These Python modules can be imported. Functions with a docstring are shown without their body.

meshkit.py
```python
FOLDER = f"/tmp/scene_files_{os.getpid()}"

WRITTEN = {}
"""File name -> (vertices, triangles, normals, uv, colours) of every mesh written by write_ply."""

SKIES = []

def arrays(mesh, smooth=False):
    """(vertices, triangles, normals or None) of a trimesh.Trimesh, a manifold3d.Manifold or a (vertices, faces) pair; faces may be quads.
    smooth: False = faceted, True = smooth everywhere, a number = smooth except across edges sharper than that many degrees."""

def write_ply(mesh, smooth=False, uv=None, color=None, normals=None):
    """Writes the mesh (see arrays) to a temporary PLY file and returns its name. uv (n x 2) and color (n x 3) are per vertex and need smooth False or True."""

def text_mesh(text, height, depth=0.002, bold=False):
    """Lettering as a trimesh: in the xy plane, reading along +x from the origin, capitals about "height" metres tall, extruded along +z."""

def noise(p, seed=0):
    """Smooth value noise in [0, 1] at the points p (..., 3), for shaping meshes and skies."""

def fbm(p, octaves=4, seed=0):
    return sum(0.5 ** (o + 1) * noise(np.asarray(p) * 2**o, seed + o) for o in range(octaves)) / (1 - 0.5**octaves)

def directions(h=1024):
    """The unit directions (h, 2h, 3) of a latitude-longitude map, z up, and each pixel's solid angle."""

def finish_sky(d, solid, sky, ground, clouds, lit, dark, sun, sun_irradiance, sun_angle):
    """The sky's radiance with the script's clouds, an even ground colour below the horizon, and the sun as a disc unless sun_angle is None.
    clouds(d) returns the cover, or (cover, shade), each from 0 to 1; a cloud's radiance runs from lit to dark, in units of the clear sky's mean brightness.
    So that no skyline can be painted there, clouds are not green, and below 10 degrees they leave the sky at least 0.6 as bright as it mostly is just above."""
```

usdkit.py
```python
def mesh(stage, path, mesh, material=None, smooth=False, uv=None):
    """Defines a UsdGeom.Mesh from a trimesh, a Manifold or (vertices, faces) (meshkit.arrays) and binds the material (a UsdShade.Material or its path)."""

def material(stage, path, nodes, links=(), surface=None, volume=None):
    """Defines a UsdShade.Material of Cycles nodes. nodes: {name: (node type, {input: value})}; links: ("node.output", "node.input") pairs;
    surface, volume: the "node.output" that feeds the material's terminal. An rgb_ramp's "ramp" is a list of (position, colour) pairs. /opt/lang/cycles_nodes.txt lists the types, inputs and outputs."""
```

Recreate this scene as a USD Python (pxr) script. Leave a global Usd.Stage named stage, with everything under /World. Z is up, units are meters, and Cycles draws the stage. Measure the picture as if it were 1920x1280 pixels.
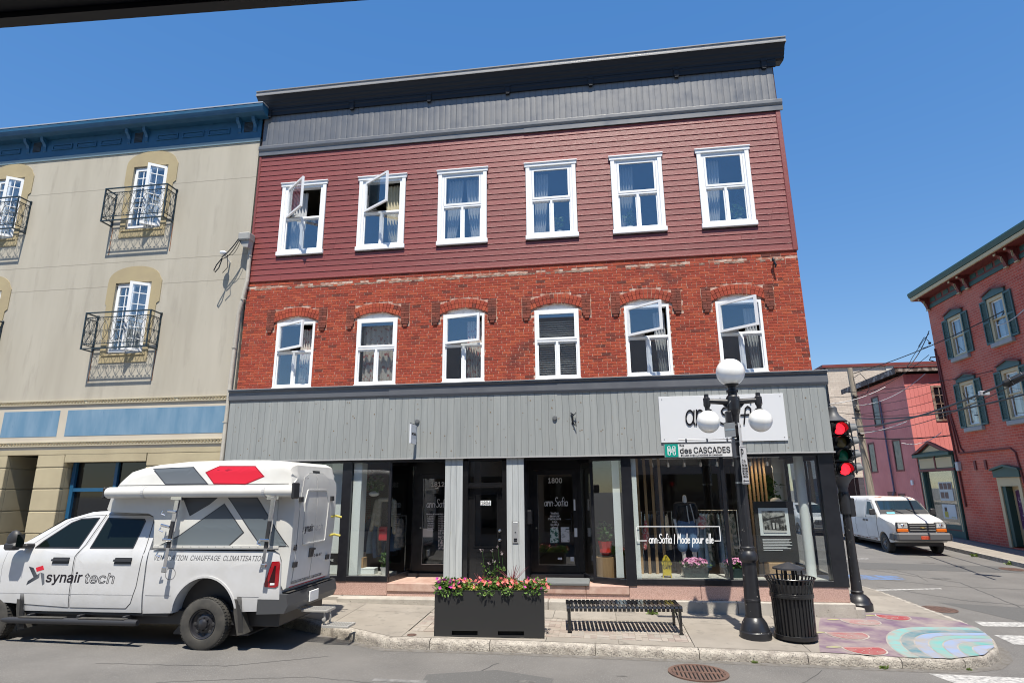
import math, random
import numpy as np, trimesh, usdkit, meshkit
import manifold3d as m3
from shapely.geometry import Polygon, LineString, Point, box as sbox, MultiPolygon
from shapely.ops import unary_union
from shapely import affinity
from pxr import Usd, UsdGeom, UsdLux, UsdShade, Gf, Sdf
stage = Usd.Stage.CreateInMemory()
UsdGeom.Xform.Define(stage, '/World'); UsdGeom.Scope.Define(stage, '/World/Looks')
rng = random.Random(7); nrng = np.random.default_rng(7)
PI = math.pi
# ---------------------------------------------------------------- camera, sky, sun, exposure
CAM = dict(f=1129.7, pitch=math.radians(13.8737), yaw=math.radians(-8.0021), roll=math.radians(-0.4974), pos=(0.0, -14.0, 2.5))
cam = UsdGeom.Camera.Define(stage, '/World/camera')
p_, y_, r_ = CAM['pitch'], CAM['yaw'], CAM['roll']
fw = np.array([math.sin(y_)*math.cos(p_), math.cos(y_)*math.cos(p_), math.sin(p_)])
rt = np.cross(fw, [0, 0, 1]); rt /= np.linalg.norm(rt); up = np.cross(rt, fw)
rt, up = rt*math.cos(r_)+up*math.sin(r_), -rt*math.sin(r_)+up*math.cos(r_)
cam.AddTransformOp().Set(Gf.Matrix4d(*rt, 0, *up, 0, *(-fw), 0, *CAM['pos'], 1))
cam.CreateHorizontalApertureAttr(36.0); cam.CreateVerticalApertureAttr(24.0)
cam.CreateFocalLengthAttr(36.0*CAM['f']/1920)
cam.CreateExposureAttr(EXPOSURE := 0.72)
SUN_EL, SUN_AZ = math.radians(65.5), math.radians(8.0)          # behind the camera, a little to the right
sd = np.array([math.cos(SUN_EL)*math.sin(SUN_AZ), -math.cos(SUN_EL)*math.cos(SUN_AZ), math.sin(SUN_EL)])
sky_m = usdkit.material(stage, '/World/Looks/sky', {
    's': ('sky_texture', {'sky_type': 'single_scattering', 'sun_disc': False, 'sun_elevation': SUN_EL, 'sun_rotation': math.atan2(sd[0], sd[1]), 'altitude': 100.0, 'air_density': 1.0, 'aerosol_density': 0.1, 'ozone_density': 3.0}),
    'k': ('gamma', {'gamma': 0.45}), 'h': ('hsv', {'hue': 0.512, 'saturation': 2.05, 'value': 2.3}), 'b': ('background_shader', {'strength': 0.10})}, [('s.color', 'k.color'), ('k.color', 'h.color'), ('h.color', 'b.color')], surface='b.background')
dome = UsdLux.DomeLight.Define(stage, '/World/sky'); UsdShade.MaterialBindingAPI.Apply(dome.GetPrim()).Bind(sky_m)
dome.GetPrim().SetCustomDataByKey('kind', 'structure')
sun = UsdLux.DistantLight.Define(stage, '/World/sun')
sun.CreateIntensityAttr(1.2); sun.CreateAngleAttr(0.53); sun.CreateNormalizeAttr(True); sun.CreateColorAttr(Gf.Vec3f(1.0, 0.94, 0.83))
zz = sd; xx = np.cross([0, 0, 1], zz); xx /= np.linalg.norm(xx); yy = np.cross(zz, xx)
sun.AddTransformOp().Set(Gf.Matrix4d(*xx, 0, *yy, 0, *zz, 0, 0, 0, 30, 1))
# ---------------------------------------------------------------- scene tree helpers
class Node:
    def __init__(s, prim, o, local): s.prim, s.o, s.local, s.path = prim, np.array(o, float), local, str(prim.GetPath())
taken = {}
def uniq(parent, name):
    k = parent + '/' + name; n = taken.get(k, 0); taken[k] = n+1
    return k if n == 0 else '%s_%03d' % (k, n)
def tagp(prim, label=None, cat=None, group=None, kind=None):
    for k, v in (('label', label), ('category', cat), ('group', group), ('kind', kind)):
        if v: prim.SetCustomDataByKey(k, v)
def thing(name, label=None, cat=None, o=(0, 0, 0), rz=0.0, group=None, kind=None, local=False, parent=None):
    """An Xform; rz in degrees. local: meshes put under it are in its own coordinates, else in world coordinates."""
    x = UsdGeom.Xform.Define(stage, uniq(parent.path if parent else '/World', name))
    base = parent.o if parent and not parent.local else np.zeros(3)
    x.AddTranslateOp().Set(Gf.Vec3d(*(np.array(o, float)-base)))
    if rz: x.AddRotateZOp().Set(rz)
    tagp(x.GetPrim(), label, cat, group, kind)
    return Node(x.GetPrim(), o, local or bool(rz) or bool(parent and parent.local))
def sub(parent, name, o=None, label=None): return thing(name, label, o=parent.o if o is None and not parent.local else (o or (0, 0, 0)), parent=parent)
def put(parent, name, mesh, mat, smooth=False, label=None, cat=None, group=None, kind=None):
    rnd = None
    if isinstance(mesh, list):
        if len(mesh) > 1: rnd = np.concatenate([np.full(len(m[0]), x) for m, x in zip(mesh, nrng.random(len(mesh)))])
        mesh = cat_(mesh)
    elif isinstance(mesh, tuple) and len(mesh) == 3: rnd = np.repeat(nrng.random(len(mesh[0])//mesh[2]), mesh[2]); mesh = mesh[:2]
    if hasattr(mesh, 'to_mesh'):
        q = mesh.to_mesh(); mesh = (np.asarray(q.vert_properties)[:, :3].copy(), np.asarray(q.tri_verts))
    if isinstance(mesh, trimesh.Trimesh): mesh = (np.array(mesh.vertices), np.array(mesh.faces))
    v, f = mesh
    if parent is not None and not parent.local: v = v - parent.o
    m = usdkit.mesh(stage, uniq(parent.path if parent else '/World', name), (v, f), mat, smooth)
    if rnd is not None and not smooth: UsdGeom.PrimvarsAPI(m).CreatePrimvar('rnd', Sdf.ValueTypeNames.FloatArray, 'vertex').Set(rnd.astype(np.float32).tolist())
    tagp(m.GetPrim(), label, cat, group, kind)
    return Node(m.GetPrim(), parent.o if parent else (0, 0, 0), parent.local if parent else False)
def puts(parent, name, meshes, mat, smooth=False):
    for m in meshes: put(parent, name, m, mat, smooth)
def copy(src, o, rz=0.0, label=None, group=None):
    name = src.prim.GetName()
    x = UsdGeom.Xform.Define(stage, uniq('/World', name)); x.GetPrim().GetReferences().AddInternalReference(src.prim.GetPath())
    x.ClearXformOpOrder(); x.AddTranslateOp().Set(Gf.Vec3d(*o)); x.AddRotateZOp().Set(rz); x.GetPrim().SetInstanceable(True)
    tagp(x.GetPrim(), label, None, group); return x
# ---------------------------------------------------------------- mesh helpers: every mesh is (vertices, triangles)
def tri(f):
    f = np.asarray(f, int)
    return np.vstack([f[:, [0, 1, 2]], f[:, [0, 2, 3]]]) if f.shape[1] == 4 else f
def cat_(ms):
    vs, fs, n = [], [], 0
    for m in ms:
        if isinstance(m, trimesh.Trimesh): m = (np.array(m.vertices), np.array(m.faces))
        vs.append(m[0]); fs.append(m[1]+n); n += len(m[0])
    return np.vstack(vs), np.vstack(fs)
BF = tri([[0, 3, 2, 1], [4, 5, 6, 7], [0, 1, 5, 4], [1, 2, 6, 5], [2, 3, 7, 6], [3, 0, 4, 7]])
def box(x0, x1, y0, y1, z0, z1):
    return np.array([[x0, y0, z0], [x1, y0, z0], [x1, y1, z0], [x0, y1, z0], [x0, y0, z1], [x1, y0, z1], [x1, y1, z1], [x0, y1, z1]], float), BF
_cb = {}
def cbox(x0, x1, y0, y1, z0, z1, b=0.01):
    """A box with chamfered edges."""
    if 'f' not in _cb:
        P = np.array([[sx*(1 if k != 0 else .8), sy*(1 if k != 1 else .8), sz*(1 if k != 2 else .8)] for sx in (-1, 1) for sy in (-1, 1) for sz in (-1, 1) for k in range(3)])
        P = np.array([[sx*(.8 if k != 0 else 1), sy*(.8 if k != 1 else 1), sz*(.8 if k != 2 else 1)] for sx in (-1, 1) for sy in (-1, 1) for sz in (-1, 1) for k in range(3)])
        h = trimesh.Trimesh(P, trimesh.convex.convex_hull(P).faces, process=False)
        h = trimesh.convex.convex_hull(P)
        V = np.array(h.vertices); _cb['f'] = np.array(h.faces); _cb['s'] = np.sign(V); _cb['in'] = np.abs(V) < .9
    c, hf = np.array([x0+x1, y0+y1, z0+z1])/2, np.abs(np.array([x1-x0, y1-y0, z1-z0]))/2
    bb = min(b, hf.min()*.8)
    return c+_cb['s']*(hf-_cb['in']*bb), _cb['f']
AX = {'z': np.eye(3), 'y': np.array([[1, 0, 0], [0, 0, 1], [0, -1, 0]]), 'x': np.array([[0, 1, 0], [0, 0, 1], [1, 0, 0]])}
def prism(poly, axis, a0, a1):
    """A polygon (shapely or points) extruded along an axis. axis y: points are (x, z); axis x: (y, z); axis z: (x, y)."""
    if not hasattr(poly, 'geom_type'): poly = Polygon(poly)
    if not poly.is_valid: poly = poly.buffer(0)
    out = []
    for g in getattr(poly, 'geoms', [poly]):
        if g.area < 1e-9: continue
        t = trimesh.creation.extrude_polygon(g, abs(a1-a0), engine='earcut')
        v, f = np.array(t.vertices), np.array(t.faces)
        lo = min(a0, a1)
        if axis == 'z': w = v+[0, 0, lo]
        elif axis == 'y': w = np.stack([v[:, 0], lo+abs(a1-a0)-v[:, 2], v[:, 1]], 1)      # (x,z) with depth towards +y
        else: w = np.stack([lo+v[:, 2], v[:, 0], v[:, 1]], 1)
        out.append((w, f))
    return cat_(out)
def tube(pts, r, n=8, cap=True):
    p = np.asarray(pts, float); r = np.broadcast_to(np.asarray(r, float), (len(p),))
    t = np.gradient(p, axis=0); t /= np.linalg.norm(t, axis=1, keepdims=True)+1e-12
    a = np.cross(t[0], [0, 0, 1.0] if abs(t[0][2]) < .9 else [1.0, 0, 0]); a /= np.linalg.norm(a)
    vs = []
    th = np.arange(n)*2*PI/n
    for i in range(len(p)):
        a = a-t[i]*(a@t[i]); a /= np.linalg.norm(a)+1e-12; b = np.cross(t[i], a)
        vs.append(p[i]+r[i]*(np.cos(th)[:, None]*a+np.sin(th)[:, None]*b))
    i, j = np.meshgrid(np.arange(len(p)-1), np.arange(n), indexing='ij')
    q = np.stack([i*n+j, i*n+(j+1) % n, (i+1)*n+(j+1) % n, (i+1)*n+j], -1).reshape(-1, 4)
    V, F = np.vstack(vs), tri(q)
    if cap:
        k = len(V); V = np.vstack([V, p[0], p[-1]]); m = (len(p)-1)*n
        F = np.vstack([F, [[k, (j+1) % n, j] for j in range(n)], [[k+1, m+j, m+(j+1) % n] for j in range(n)]])
    return V, F
def lathe(prof, c=(0, 0, 0), n=24, axis='z', a0=0, a1=2*PI):
    """(r, h) profile from bottom to top turned about an axis through c."""
    full = abs(a1-a0-2*PI) < 1e-6
    th = np.linspace(a0, a1, n, endpoint=not full); pr = np.asarray(prof, float)
    v = np.stack([pr[:, None, 0]*np.cos(th), pr[:, None, 0]*np.sin(th), np.broadcast_to(pr[:, None, 1], (len(pr), n))], -1).reshape(-1, 3)
    m = n if full else n-1
    i, j = np.meshgrid(np.arange(len(pr)-1), np.arange(m), indexing='ij')
    q = np.stack([i*n+j, i*n+(j+1) % n, (i+1)*n+(j+1) % n, (i+1)*n+j], -1).reshape(-1, 4)
    F = tri(q)
    if axis == 'y': v = np.stack([v[:, 0], -v[:, 2], v[:, 1]], 1)     # h runs towards -y (towards the street)
    elif axis == 'x': v = np.stack([v[:, 2], v[:, 0], v[:, 1]], 1)
    return v+np.array(c, float), F
def ball(c, r, n=20, s=(1, 1, 1)):
    th = np.linspace(-PI/2, PI/2, n//2+1); v, f = lathe([(max(math.cos(t), 1e-4), math.sin(t)) for t in th], n=n)
    return v*np.array(s)*r+np.array(c, float), f
def grid(x0, x1, y0, y1, nx, ny, zf):
    X, Y = np.meshgrid(np.linspace(x0, x1, nx+1), np.linspace(y0, y1, ny+1), indexing='ij')
    v = np.stack([X, Y, zf(X, Y)], -1).reshape(-1, 3)
    i, j = np.meshgrid(np.arange(nx), np.arange(ny), indexing='ij')
    return v, tri(np.stack([i*(ny+1)+j, (i+1)*(ny+1)+j, (i+1)*(ny+1)+j+1, i*(ny+1)+j+1], -1).reshape(-1, 4))
def rot(m, deg, c=(0, 0, 0), axis='z'):
    a = math.radians(deg); C, S = math.cos(a), math.sin(a)
    R = {'z': [[C, -S, 0], [S, C, 0], [0, 0, 1]], 'x': [[1, 0, 0], [0, C, -S], [0, S, C]], 'y': [[C, 0, S], [0, 1, 0], [-S, 0, C]]}[axis]
    c = np.array(c, float); return (m[0]-c)@np.array(R).T+c, m[1]
def shift(m, d): return m[0]+np.array(d, float), m[1]
def sheet(poly, zf, th=0.004, seg=0.4):
    """A polygon laid on the ground as a thin sheet whose top follows zf(x, y)+th."""
    if not hasattr(poly, 'geom_type'): poly = Polygon(poly)
    poly = poly.segmentize(seg)
    out = []
    for g in getattr(poly, 'geoms', [poly]):
        if g.area < 1e-8: continue
        v, f = trimesh.creation.triangulate_polygon(g, engine='earcut'); v = np.asarray(v)
        w = np.c_[v, zf(v[:, 0], v[:, 1])+th]
        f = np.asarray(f)
        n = np.cross(w[f[:, 1]]-w[f[:, 0]], w[f[:, 2]]-w[f[:, 0]])[:, 2]
        f = np.where(n[:, None] < 0, f[:, ::-1], f); out.append((w, f))
    return cat_(out)
def slab(poly, zf, th, seg=0.5):
    """A polygon with its top on zf and its sides going down by th."""
    if not hasattr(poly, 'geom_type'): poly = Polygon(poly)
    poly = poly.segmentize(seg); out = []
    for g in getattr(poly, 'geoms', [poly]):
        if g.area < 1e-6: continue
        out.append(prism(g, 'z', 0, 1))
        v, f = out[-1]; v = v.copy(); top = zf(v[:, 0], v[:, 1]); v[:, 2] = top-th*(1-v[:, 2]); out[-1] = (v, f)
    return cat_(out)
def text(s, h, x0, z0, y, bold=False, w=None, depth=.004, shear=0.0):
    """Lettering on a wall that faces -y: from x0, baseline z0, standing out of the plane y."""
    t = meshkit.text_mesh(s, h, depth, bold); v = np.array(t.vertices)
    if w: v[:, 0] = (v[:, 0]-v[:, 0].min())*w/np.ptp(v[:, 0])
    v[:, 0] += shear*v[:, 1]
    return np.stack([x0+v[:, 0], y-v[:, 2], z0+v[:, 1]], 1), np.array(t.faces)
def arc(cx, cy, rx, ry, a0, a1, n=10): return [(cx+rx*math.cos(math.radians(a)), cy+ry*math.sin(math.radians(a))) for a in np.linspace(a0, a1, n)]
GL = {'a': (.44, [arc(.2, .25, .17, .25, 30, 390, 14), [(.38, .48), (.37, .1), (.43, 0)]]),
      'n': (.42, [[(.05, .5), (.06, 0)], [(.06, .25)]+arc(.2, .36, .13, .14, 150, 0, 6)+[(.35, 0)]]),
      'S': (.48, [[(.4, .86), (.3, .98), (.14, .95), (.06, .78), (.13, .6), (.3, .47), (.41, .3), (.34, .08), (.18, 0), (.03, .1)]]),
      'o': (.44, [arc(.2, .25, .17, .25, 0, 360, 14)]), 'f': (.36, [[(.36, .92), (.26, 1), (.17, .88), (.16, -.02)], [(0, .5), (.33, .52)]]),
      'i': (.18, [[(.08, .5), (.09, 0)], [(.08, .72), (.09, .7)]]), 'M': (.6, [[(.03, 0), (.1, 1), (.26, .42), (.43, 1), (.52, 0)]]),
      'd': (.46, [arc(.2, .25, .17, .25, 30, 390, 14), [(.38, 1), (.38, 0)]]), 'e': (.4, [[(.04, .26), (.32, .3), (.28, .45), (.17, .5), (.05, .38), (.04, .14), (.16, 0), (.33, .08)]]),
      'p': (.44, [[(.05, .5), (.05, -.4)], arc(.21, .25, .16, .25, 0, 360, 14)]), 'u': (.44, [[(.05, .5), (.06, .1), (.18, 0), (.31, .12), (.35, .5)], [(.35, .5), (.37, 0)]]),
      'r': (.34, [[(.05, .5), (.05, 0)], [(.05, .28), (.15, .47), (.29, .48)]]), 'l': (.18, [[(.08, 1), (.09, 0)]]), '|': (.2, [[(.1, .95), (.1, -.05)]]),
      '.': (.2, [[(.09, .3), (.1, .31)]]), ' ': (.3, [])}
def script_shape(s, h, pen, slant=.12, tall=1.0):
    """Thin handwritten lettering as a shapely shape, baseline at 0."""
    x, ls = 0.0, []
    for ch in s:
        adv, st = GL[ch]
        for l in st: ls.append(LineString([((x+a+slant*b)*h, b*h*(tall if ch in 'Sf' else 1)) for a, b in l]).buffer(pen, quad_segs=3))
        x += adv
    return unary_union(ls), x*h
def outline_shape(s, h, wd, bold=True):
    t = meshkit.text_mesh(s, h, .002, bold); v, f = np.array(t.vertices), np.array(t.faces)
    keep = (v[f][:, :, 2] > .001).all(1)
    p = unary_union([Polygon(v[q][:, :2]).buffer(1e-4) for q in f[keep]])
    return p.difference(p.buffer(-wd))
# ---------------------------------------------------------------- materials
L = '/World/Looks/'
def M(name, col, rough=.6, metal=0.0, spec=.5, col2=None, ns=None, nd=3.0, lo=.35, hi=.65, var=0.0, island=False, bump=0.0, bs=30.0, stretch=(1, 1, 1), coat=0.0, ramp=None, sheen=0.0, spots=None, rvar=0.0):
    """Principled material: base colour col, blended with col2 where a noise is high; var: each object (or island) a little lighter or darker."""
    n, l = {'p': ('principled_bsdf', {'base_color': col, 'roughness': rough, 'metallic': metal, 'specular_ior_level': spec, 'coat_weight': coat, 'sheen_weight': sheen})}, []
    n['g'] = ('geometry', {}); n['at'] = ('attribute', {'attribute': 'rnd'}) if island else ('geometry', {}); n['mp'] = ('mapping', {'scale': stretch}); l.append(('g.position', 'mp.vector'))
    cur = None
    if ramp is not None:
        if island: rnd = 'at.fac'
        else: n['oi'] = ('object_info', {}); rnd = 'oi.random'
        n['rr'] = ('rgb_ramp', {'ramp': ramp}); l.append((rnd, 'rr.fac')); cur = 'rr.color'
    if col2 is not None:
        n['nz'] = ('noise_texture', {'scale': ns or 4.0, 'detail': nd, 'roughness': .6}); l.append(('mp.vector', 'nz.vector'))
        n['mr'] = ('map_range', {'from_min': lo, 'from_max': hi, 'clamp': True}); l.append(('nz.fac', 'mr.value'))
        n['mx'] = ('mix', {'color1': col, 'color2': col2}); l.append(('mr.result', 'mx.fac'))
        if cur: l.append((cur, 'mx.color1'))
        cur = 'mx.color'
    if spots:
        sc, sl, sh, scol = spots
        n['n2'] = ('noise_texture', {'scale': sc, 'detail': 4.0, 'roughness': .65}); l.append(('mp.vector', 'n2.vector'))
        n['m2'] = ('map_range', {'from_min': sl, 'from_max': sh, 'clamp': True}); l.append(('n2.fac', 'm2.value'))
        n['x2'] = ('mix', {'color1': col, 'color2': scol}); l.append(('m2.result', 'x2.fac'))
        if cur: l.append((cur, 'x2.color1'))
        cur = 'x2.color'
    if var:
        if 'oi' not in n and not island: n['oi'] = ('object_info', {})
        n['vm'] = ('map_range', {'to_min': 1-var, 'to_max': 1+var}); l.append(('at.fac' if island else 'oi.random', 'vm.value'))
        n['hs'] = ('hsv', {'color': col}); l.append(('vm.result', 'hs.value'))
        if cur: l.append((cur, 'hs.color'))
        cur = 'hs.color'
    if cur: l.append((cur, 'p.base_color'))
    if rvar:
        n['n3'] = ('noise_texture', {'scale': 2.5, 'detail': 4.0}); l.append(('mp.vector', 'n3.vector'))
        n['m3'] = ('map_range', {'from_min': .3, 'from_max': .7, 'to_min': rough-rvar, 'to_max': rough+rvar}); l += [('n3.fac', 'm3.value'), ('m3.result', 'p.roughness')]
    if bump:
        n['nb'] = ('noise_texture', {'scale': bs, 'detail': 4.0}); l.append(('mp.vector', 'nb.vector'))
        n['bp'] = ('bump', {'strength': bump, 'distance': .02}); l += [('nb.fac', 'bp.height'), ('bp.normal', 'p.normal')]
    return usdkit.material(stage, L+name, n, l, surface='p.BSDF')
def GLASS(name, tint=(1, 1, 1), f0=.04, rough=0.0):
    """A thin pane: clear, with a reflection that grows towards grazing angles (Schlick), the same from both sides."""
    n = {'t': ('transparent_bsdf', {'color': tint}), 'g': ('glossy_bsdf', {'color': (1, 1, 1), 'roughness': rough}), 'w': ('layer_weight', {'blend': .5}), 'e': ('math', {'math_type': 'power', 'value2': 5.0}), 'a': ('math', {'math_type': 'multiply_add', 'value2': 1-f0, 'value3': f0}), 'm': ('mix_closure', {})}
    l = [('w.facing', 'e.value1'), ('e.value', 'a.value1'), ('a.value', 'm.fac'), ('t.BSDF', 'm.closure1'), ('g.BSDF', 'm.closure2')]
    return usdkit.material(stage, L+name, n, l, surface='m.closure')
def LEAF(name, col, col2, trans=.35):
    n = {'oi': ('attribute', {'attribute': 'rnd'}), 'r': ('rgb_ramp', {'ramp': [(0, col), (1, col2)]}), 'd': ('principled_bsdf', {'roughness': .5}), 't': ('translucent_bsdf', {}), 'm': ('mix_closure', {'fac': trans})}
    l = [('oi.fac', 'r.fac'), ('r.color', 'd.base_color'), ('r.color', 't.color'), ('d.BSDF', 'm.closure1'), ('t.BSDF', 'm.closure2')]
    return usdkit.material(stage, L+name, n, l, surface='m.closure')
def EMIT(name, col, s, base=(.2, .2, .2)):
    return usdkit.material(stage, L+name, {'p': ('principled_bsdf', {'base_color': base, 'roughness': .25, 'emission_color': col, 'emission_strength': s})}, [], surface='p.BSDF')
# ---------------------------------------------------------------- shared materials
white_pvc = M('white_pvc', (.78, .79, .80), .38, bump=.03, bs=8)
black_metal = M('black_metal', (.012, .0125, .016), .32, rvar=.08)
black_paint = M('black_paint', (.010, .010, .012), .3)
window_glass = GLASS('window_glass', (.93, .95, .95), .17)
shop_glass = GLASS('shop_glass', (.95, .965, .96), .075)
room_paint = M('room_paint', (.3, .27, .22), .8)
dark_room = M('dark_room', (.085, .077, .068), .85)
sheer = M('sheer_fabric', (.46, .47, .48), .9)
sheer_b = M('sheer_fabric_grey', (.33, .35, .37), .9)
# ---------------------------------------------------------------- ground: road, pavements, kerbs
def R(x, y): return -.21-.015*np.clip(x, -25, 25)+.036*np.clip(y, 0, 40)
def S(x, y): return .045-.017*np.clip(x, -25, 25)+np.where(np.asarray(y) < 0, .035*np.clip(y, -3.2, 0), .036*np.clip(y, 0, 40))
asphalt = M('asphalt', (.163, .154, .144), .92, col2=(.118, .112, .106), ns=.8, nd=9, lo=.32, hi=.70, bump=.6, bs=140, spots=(55, .55, .68, (.23, .225, .215)))
seal = M('sealed_crack', (.05, .05, .05), .85)
xs = np.r_[-400, -150, -60, np.arange(-26, 27, 2.0), 60, 150, 400]; ys = np.r_[-400, -150, -60, -26, np.arange(-16, 43, 2.0), 60, 150, 400]
gx, gy = np.meshgrid(xs, ys, indexing='ij'); vv = np.stack([gx, gy, R(gx, gy)], -1).reshape(-1, 3)
ii, jj = np.meshgrid(np.arange(len(xs)-1), np.arange(len(ys)-1), indexing='ij'); n_ = len(ys)
put(None, 'road', (vv, tri(np.stack([ii*n_+jj, (ii+1)*n_+jj, (ii+1)*n_+jj+1, ii*n_+jj+1], -1).reshape(-1, 4))), asphalt, kind='structure')
def cracks(pts, w):
    p = []
    for (ax, ay), (bx, by) in zip(pts, pts[1:]):
        n = max(2, int(math.hypot(bx-ax, by-ay)/.12))
        p += [(ax+(bx-ax)*t+rng.uniform(-.02, .02), ay+(by-ay)*t+rng.uniform(-.02, .02)) for t in np.linspace(0, 1, n)]
    return sheet(LineString(p).buffer(w), R, .003)
put(None, 'oil_stains', [sheet(affinity.scale(Point(x, y).buffer(r), 1.6, .7), R, .0042) for x, y, r in ((-1.2, -4.4, .10), (2.6, -4.5, .07), (.2, -3.9, .05), (8.6, .2, .12), (9.8, 6.5, .18), (11.0, 9.6, .14), (4.2, -3.8, .06))], M('oil_stain', (.075, .072, .068), .8, col2=(.14, .133, .125), ns=13, nd=5, lo=.4, hi=.6), kind='structure')
put(None, 'road_cracks', [cracks([(-.4, -5.2), (1.0, -4.5), (2.4, -4.3), (4.0, -3.9)], .006), cracks([(2.4, -4.3), (2.9, -3.7), (3.3, -3.1)], .005), cracks([(-6.4, -5.3), (-4.4, -4.7), (-2.6, -4.9)], .005), cracks([(7.4, 4.9), (8.8, 3.3), (11.5, 2.4), (15, 2.2)], .012), cracks([(8.0, -1.6), (9.0, -.4), (11, .3)], .008), cracks([(-2.3, -4.9), (-2.0, -4.2), (-1.75, -3.5)], .008), cracks([(-8, -4.6), (-5.9, -4.4), (-4.6, -3.6)], .006), cracks([(8.3, 8), (10, 5.9), (9.6, 2.5)], .014), cracks([(7.8, 6.2), (9.5, 5.2), (12, 5.0)], .01), cracks([(8.6, 10), (9.4, 7), (9.2, 6)], .009)], seal, kind='structure')
patch_m = M('asphalt_patch', (.098, .096, .093), .92, bump=.5, bs=150, spots=(40, .56, .72, (.17, .165, .16)))
put(None, 'road_patches', [sheet([(-2.6, -5.6), (-.9, -5.5), (-.8, -4.2), (-1.7, -3.9), (-2.7, -4.3)], R, .0035), sheet([(7.5, 9.5), (13, 9.2), (13, 7.9), (7.6, 8.0)], R, .0035), sheet([(8, 3.0), (16, 1.5), (16, -1), (9, .6)], R, .0035)], patch_m, kind='structure')
EDGE = [(-60, -1.05), (-8, -1.05), (-6.4, -1.68), (-3.83, -2.95), (-2, -2.86), (1.5, -2.8), (4.6, -2.78), (5.4, -2.72), (6.05, -2.42), (6.5, -1.9), (6.8, -1.3), (6.98, -.6), (7.0, .15), (6.9, 1.07), (6.78, 2.6), (6.7, 3.1), (6.45, 4.2), (6.4, 60)]
edge_line = LineString(EDGE)
walk_poly = Polygon(EDGE+[(-60, 60)]) if False else Polygon(EDGE+[(4.9, 60), (4.9, .6), (-60, .6)])
inner_line = edge_line.parallel_offset(.16, 'left', join_style=2)
concrete = M('concrete', (.275, .247, .212), .92, col2=(.21, .187, .16), ns=1.3, nd=8, lo=.32, hi=.72, bump=.3, bs=90, var=.07, spots=(4.5, .56, .74, (.16, .145, .125)))
kerb_m = M('kerb_concrete', (.40, .365, .315), .95, col2=(.21, .185, .16), ns=7, nd=8, lo=.38, hi=.68, bump=1.0, bs=38, var=.08, spots=(45, .55, .63, (.12, .11, .10)))
walk_in = walk_poly.difference(edge_line.buffer(.165, cap_style=2))
pav_zone = Polygon([(-3.6, -2.42), (1.46, -2.36), (1.46, -1.18), (-1.0, -1.05), (-3.6, -.9)])
pave = thing('pavement', None, None, kind='structure')
put(pave, 'bed', slab(walk_in, lambda x, y: S(x, y)-.02, .3), M('joint_dirt', (.12, .11, .095), .95))
cuts = [-24, -21, -18, -15, -12.4, -9.6, -6.9, -5.2, -3.6, -1.05, .2, 1.46, 3.3, 5.1]
bands = [(-3.2, -1.0), (-1.0, .62)]
def slab_piece(p):
    p = p.intersection(walk_in)
    if p.area > .02: put(pave, 'paving_slab', slab(p.buffer(-.005, join_style=2), S, .05), concrete)
for x0, x1 in zip([-60]+cuts, cuts+[7.4]):
    for (b0, b1) in bands:
        slab_piece(sbox(x0, b0, x1, b1).difference(pav_zone))
for k in range(14): slab_piece(sbox(4.9, .62+k*1.7, 7.4, .62+(k+1)*1.7))
slab_piece(sbox(4.9, .62+14*1.7, 7.4, 60))
pvm = [M('paver_%s' % n, c, .9, var=.10, bump=.3, bs=70, col2=(.30, .265, .23), ns=6, lo=.35, hi=.75) for n, c in (('rose', (.25, .20, .175)), ('buff', (.275, .24, .205)), ('grey', (.275, .25, .222)))]
W2 = .225; npv = 0
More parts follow.
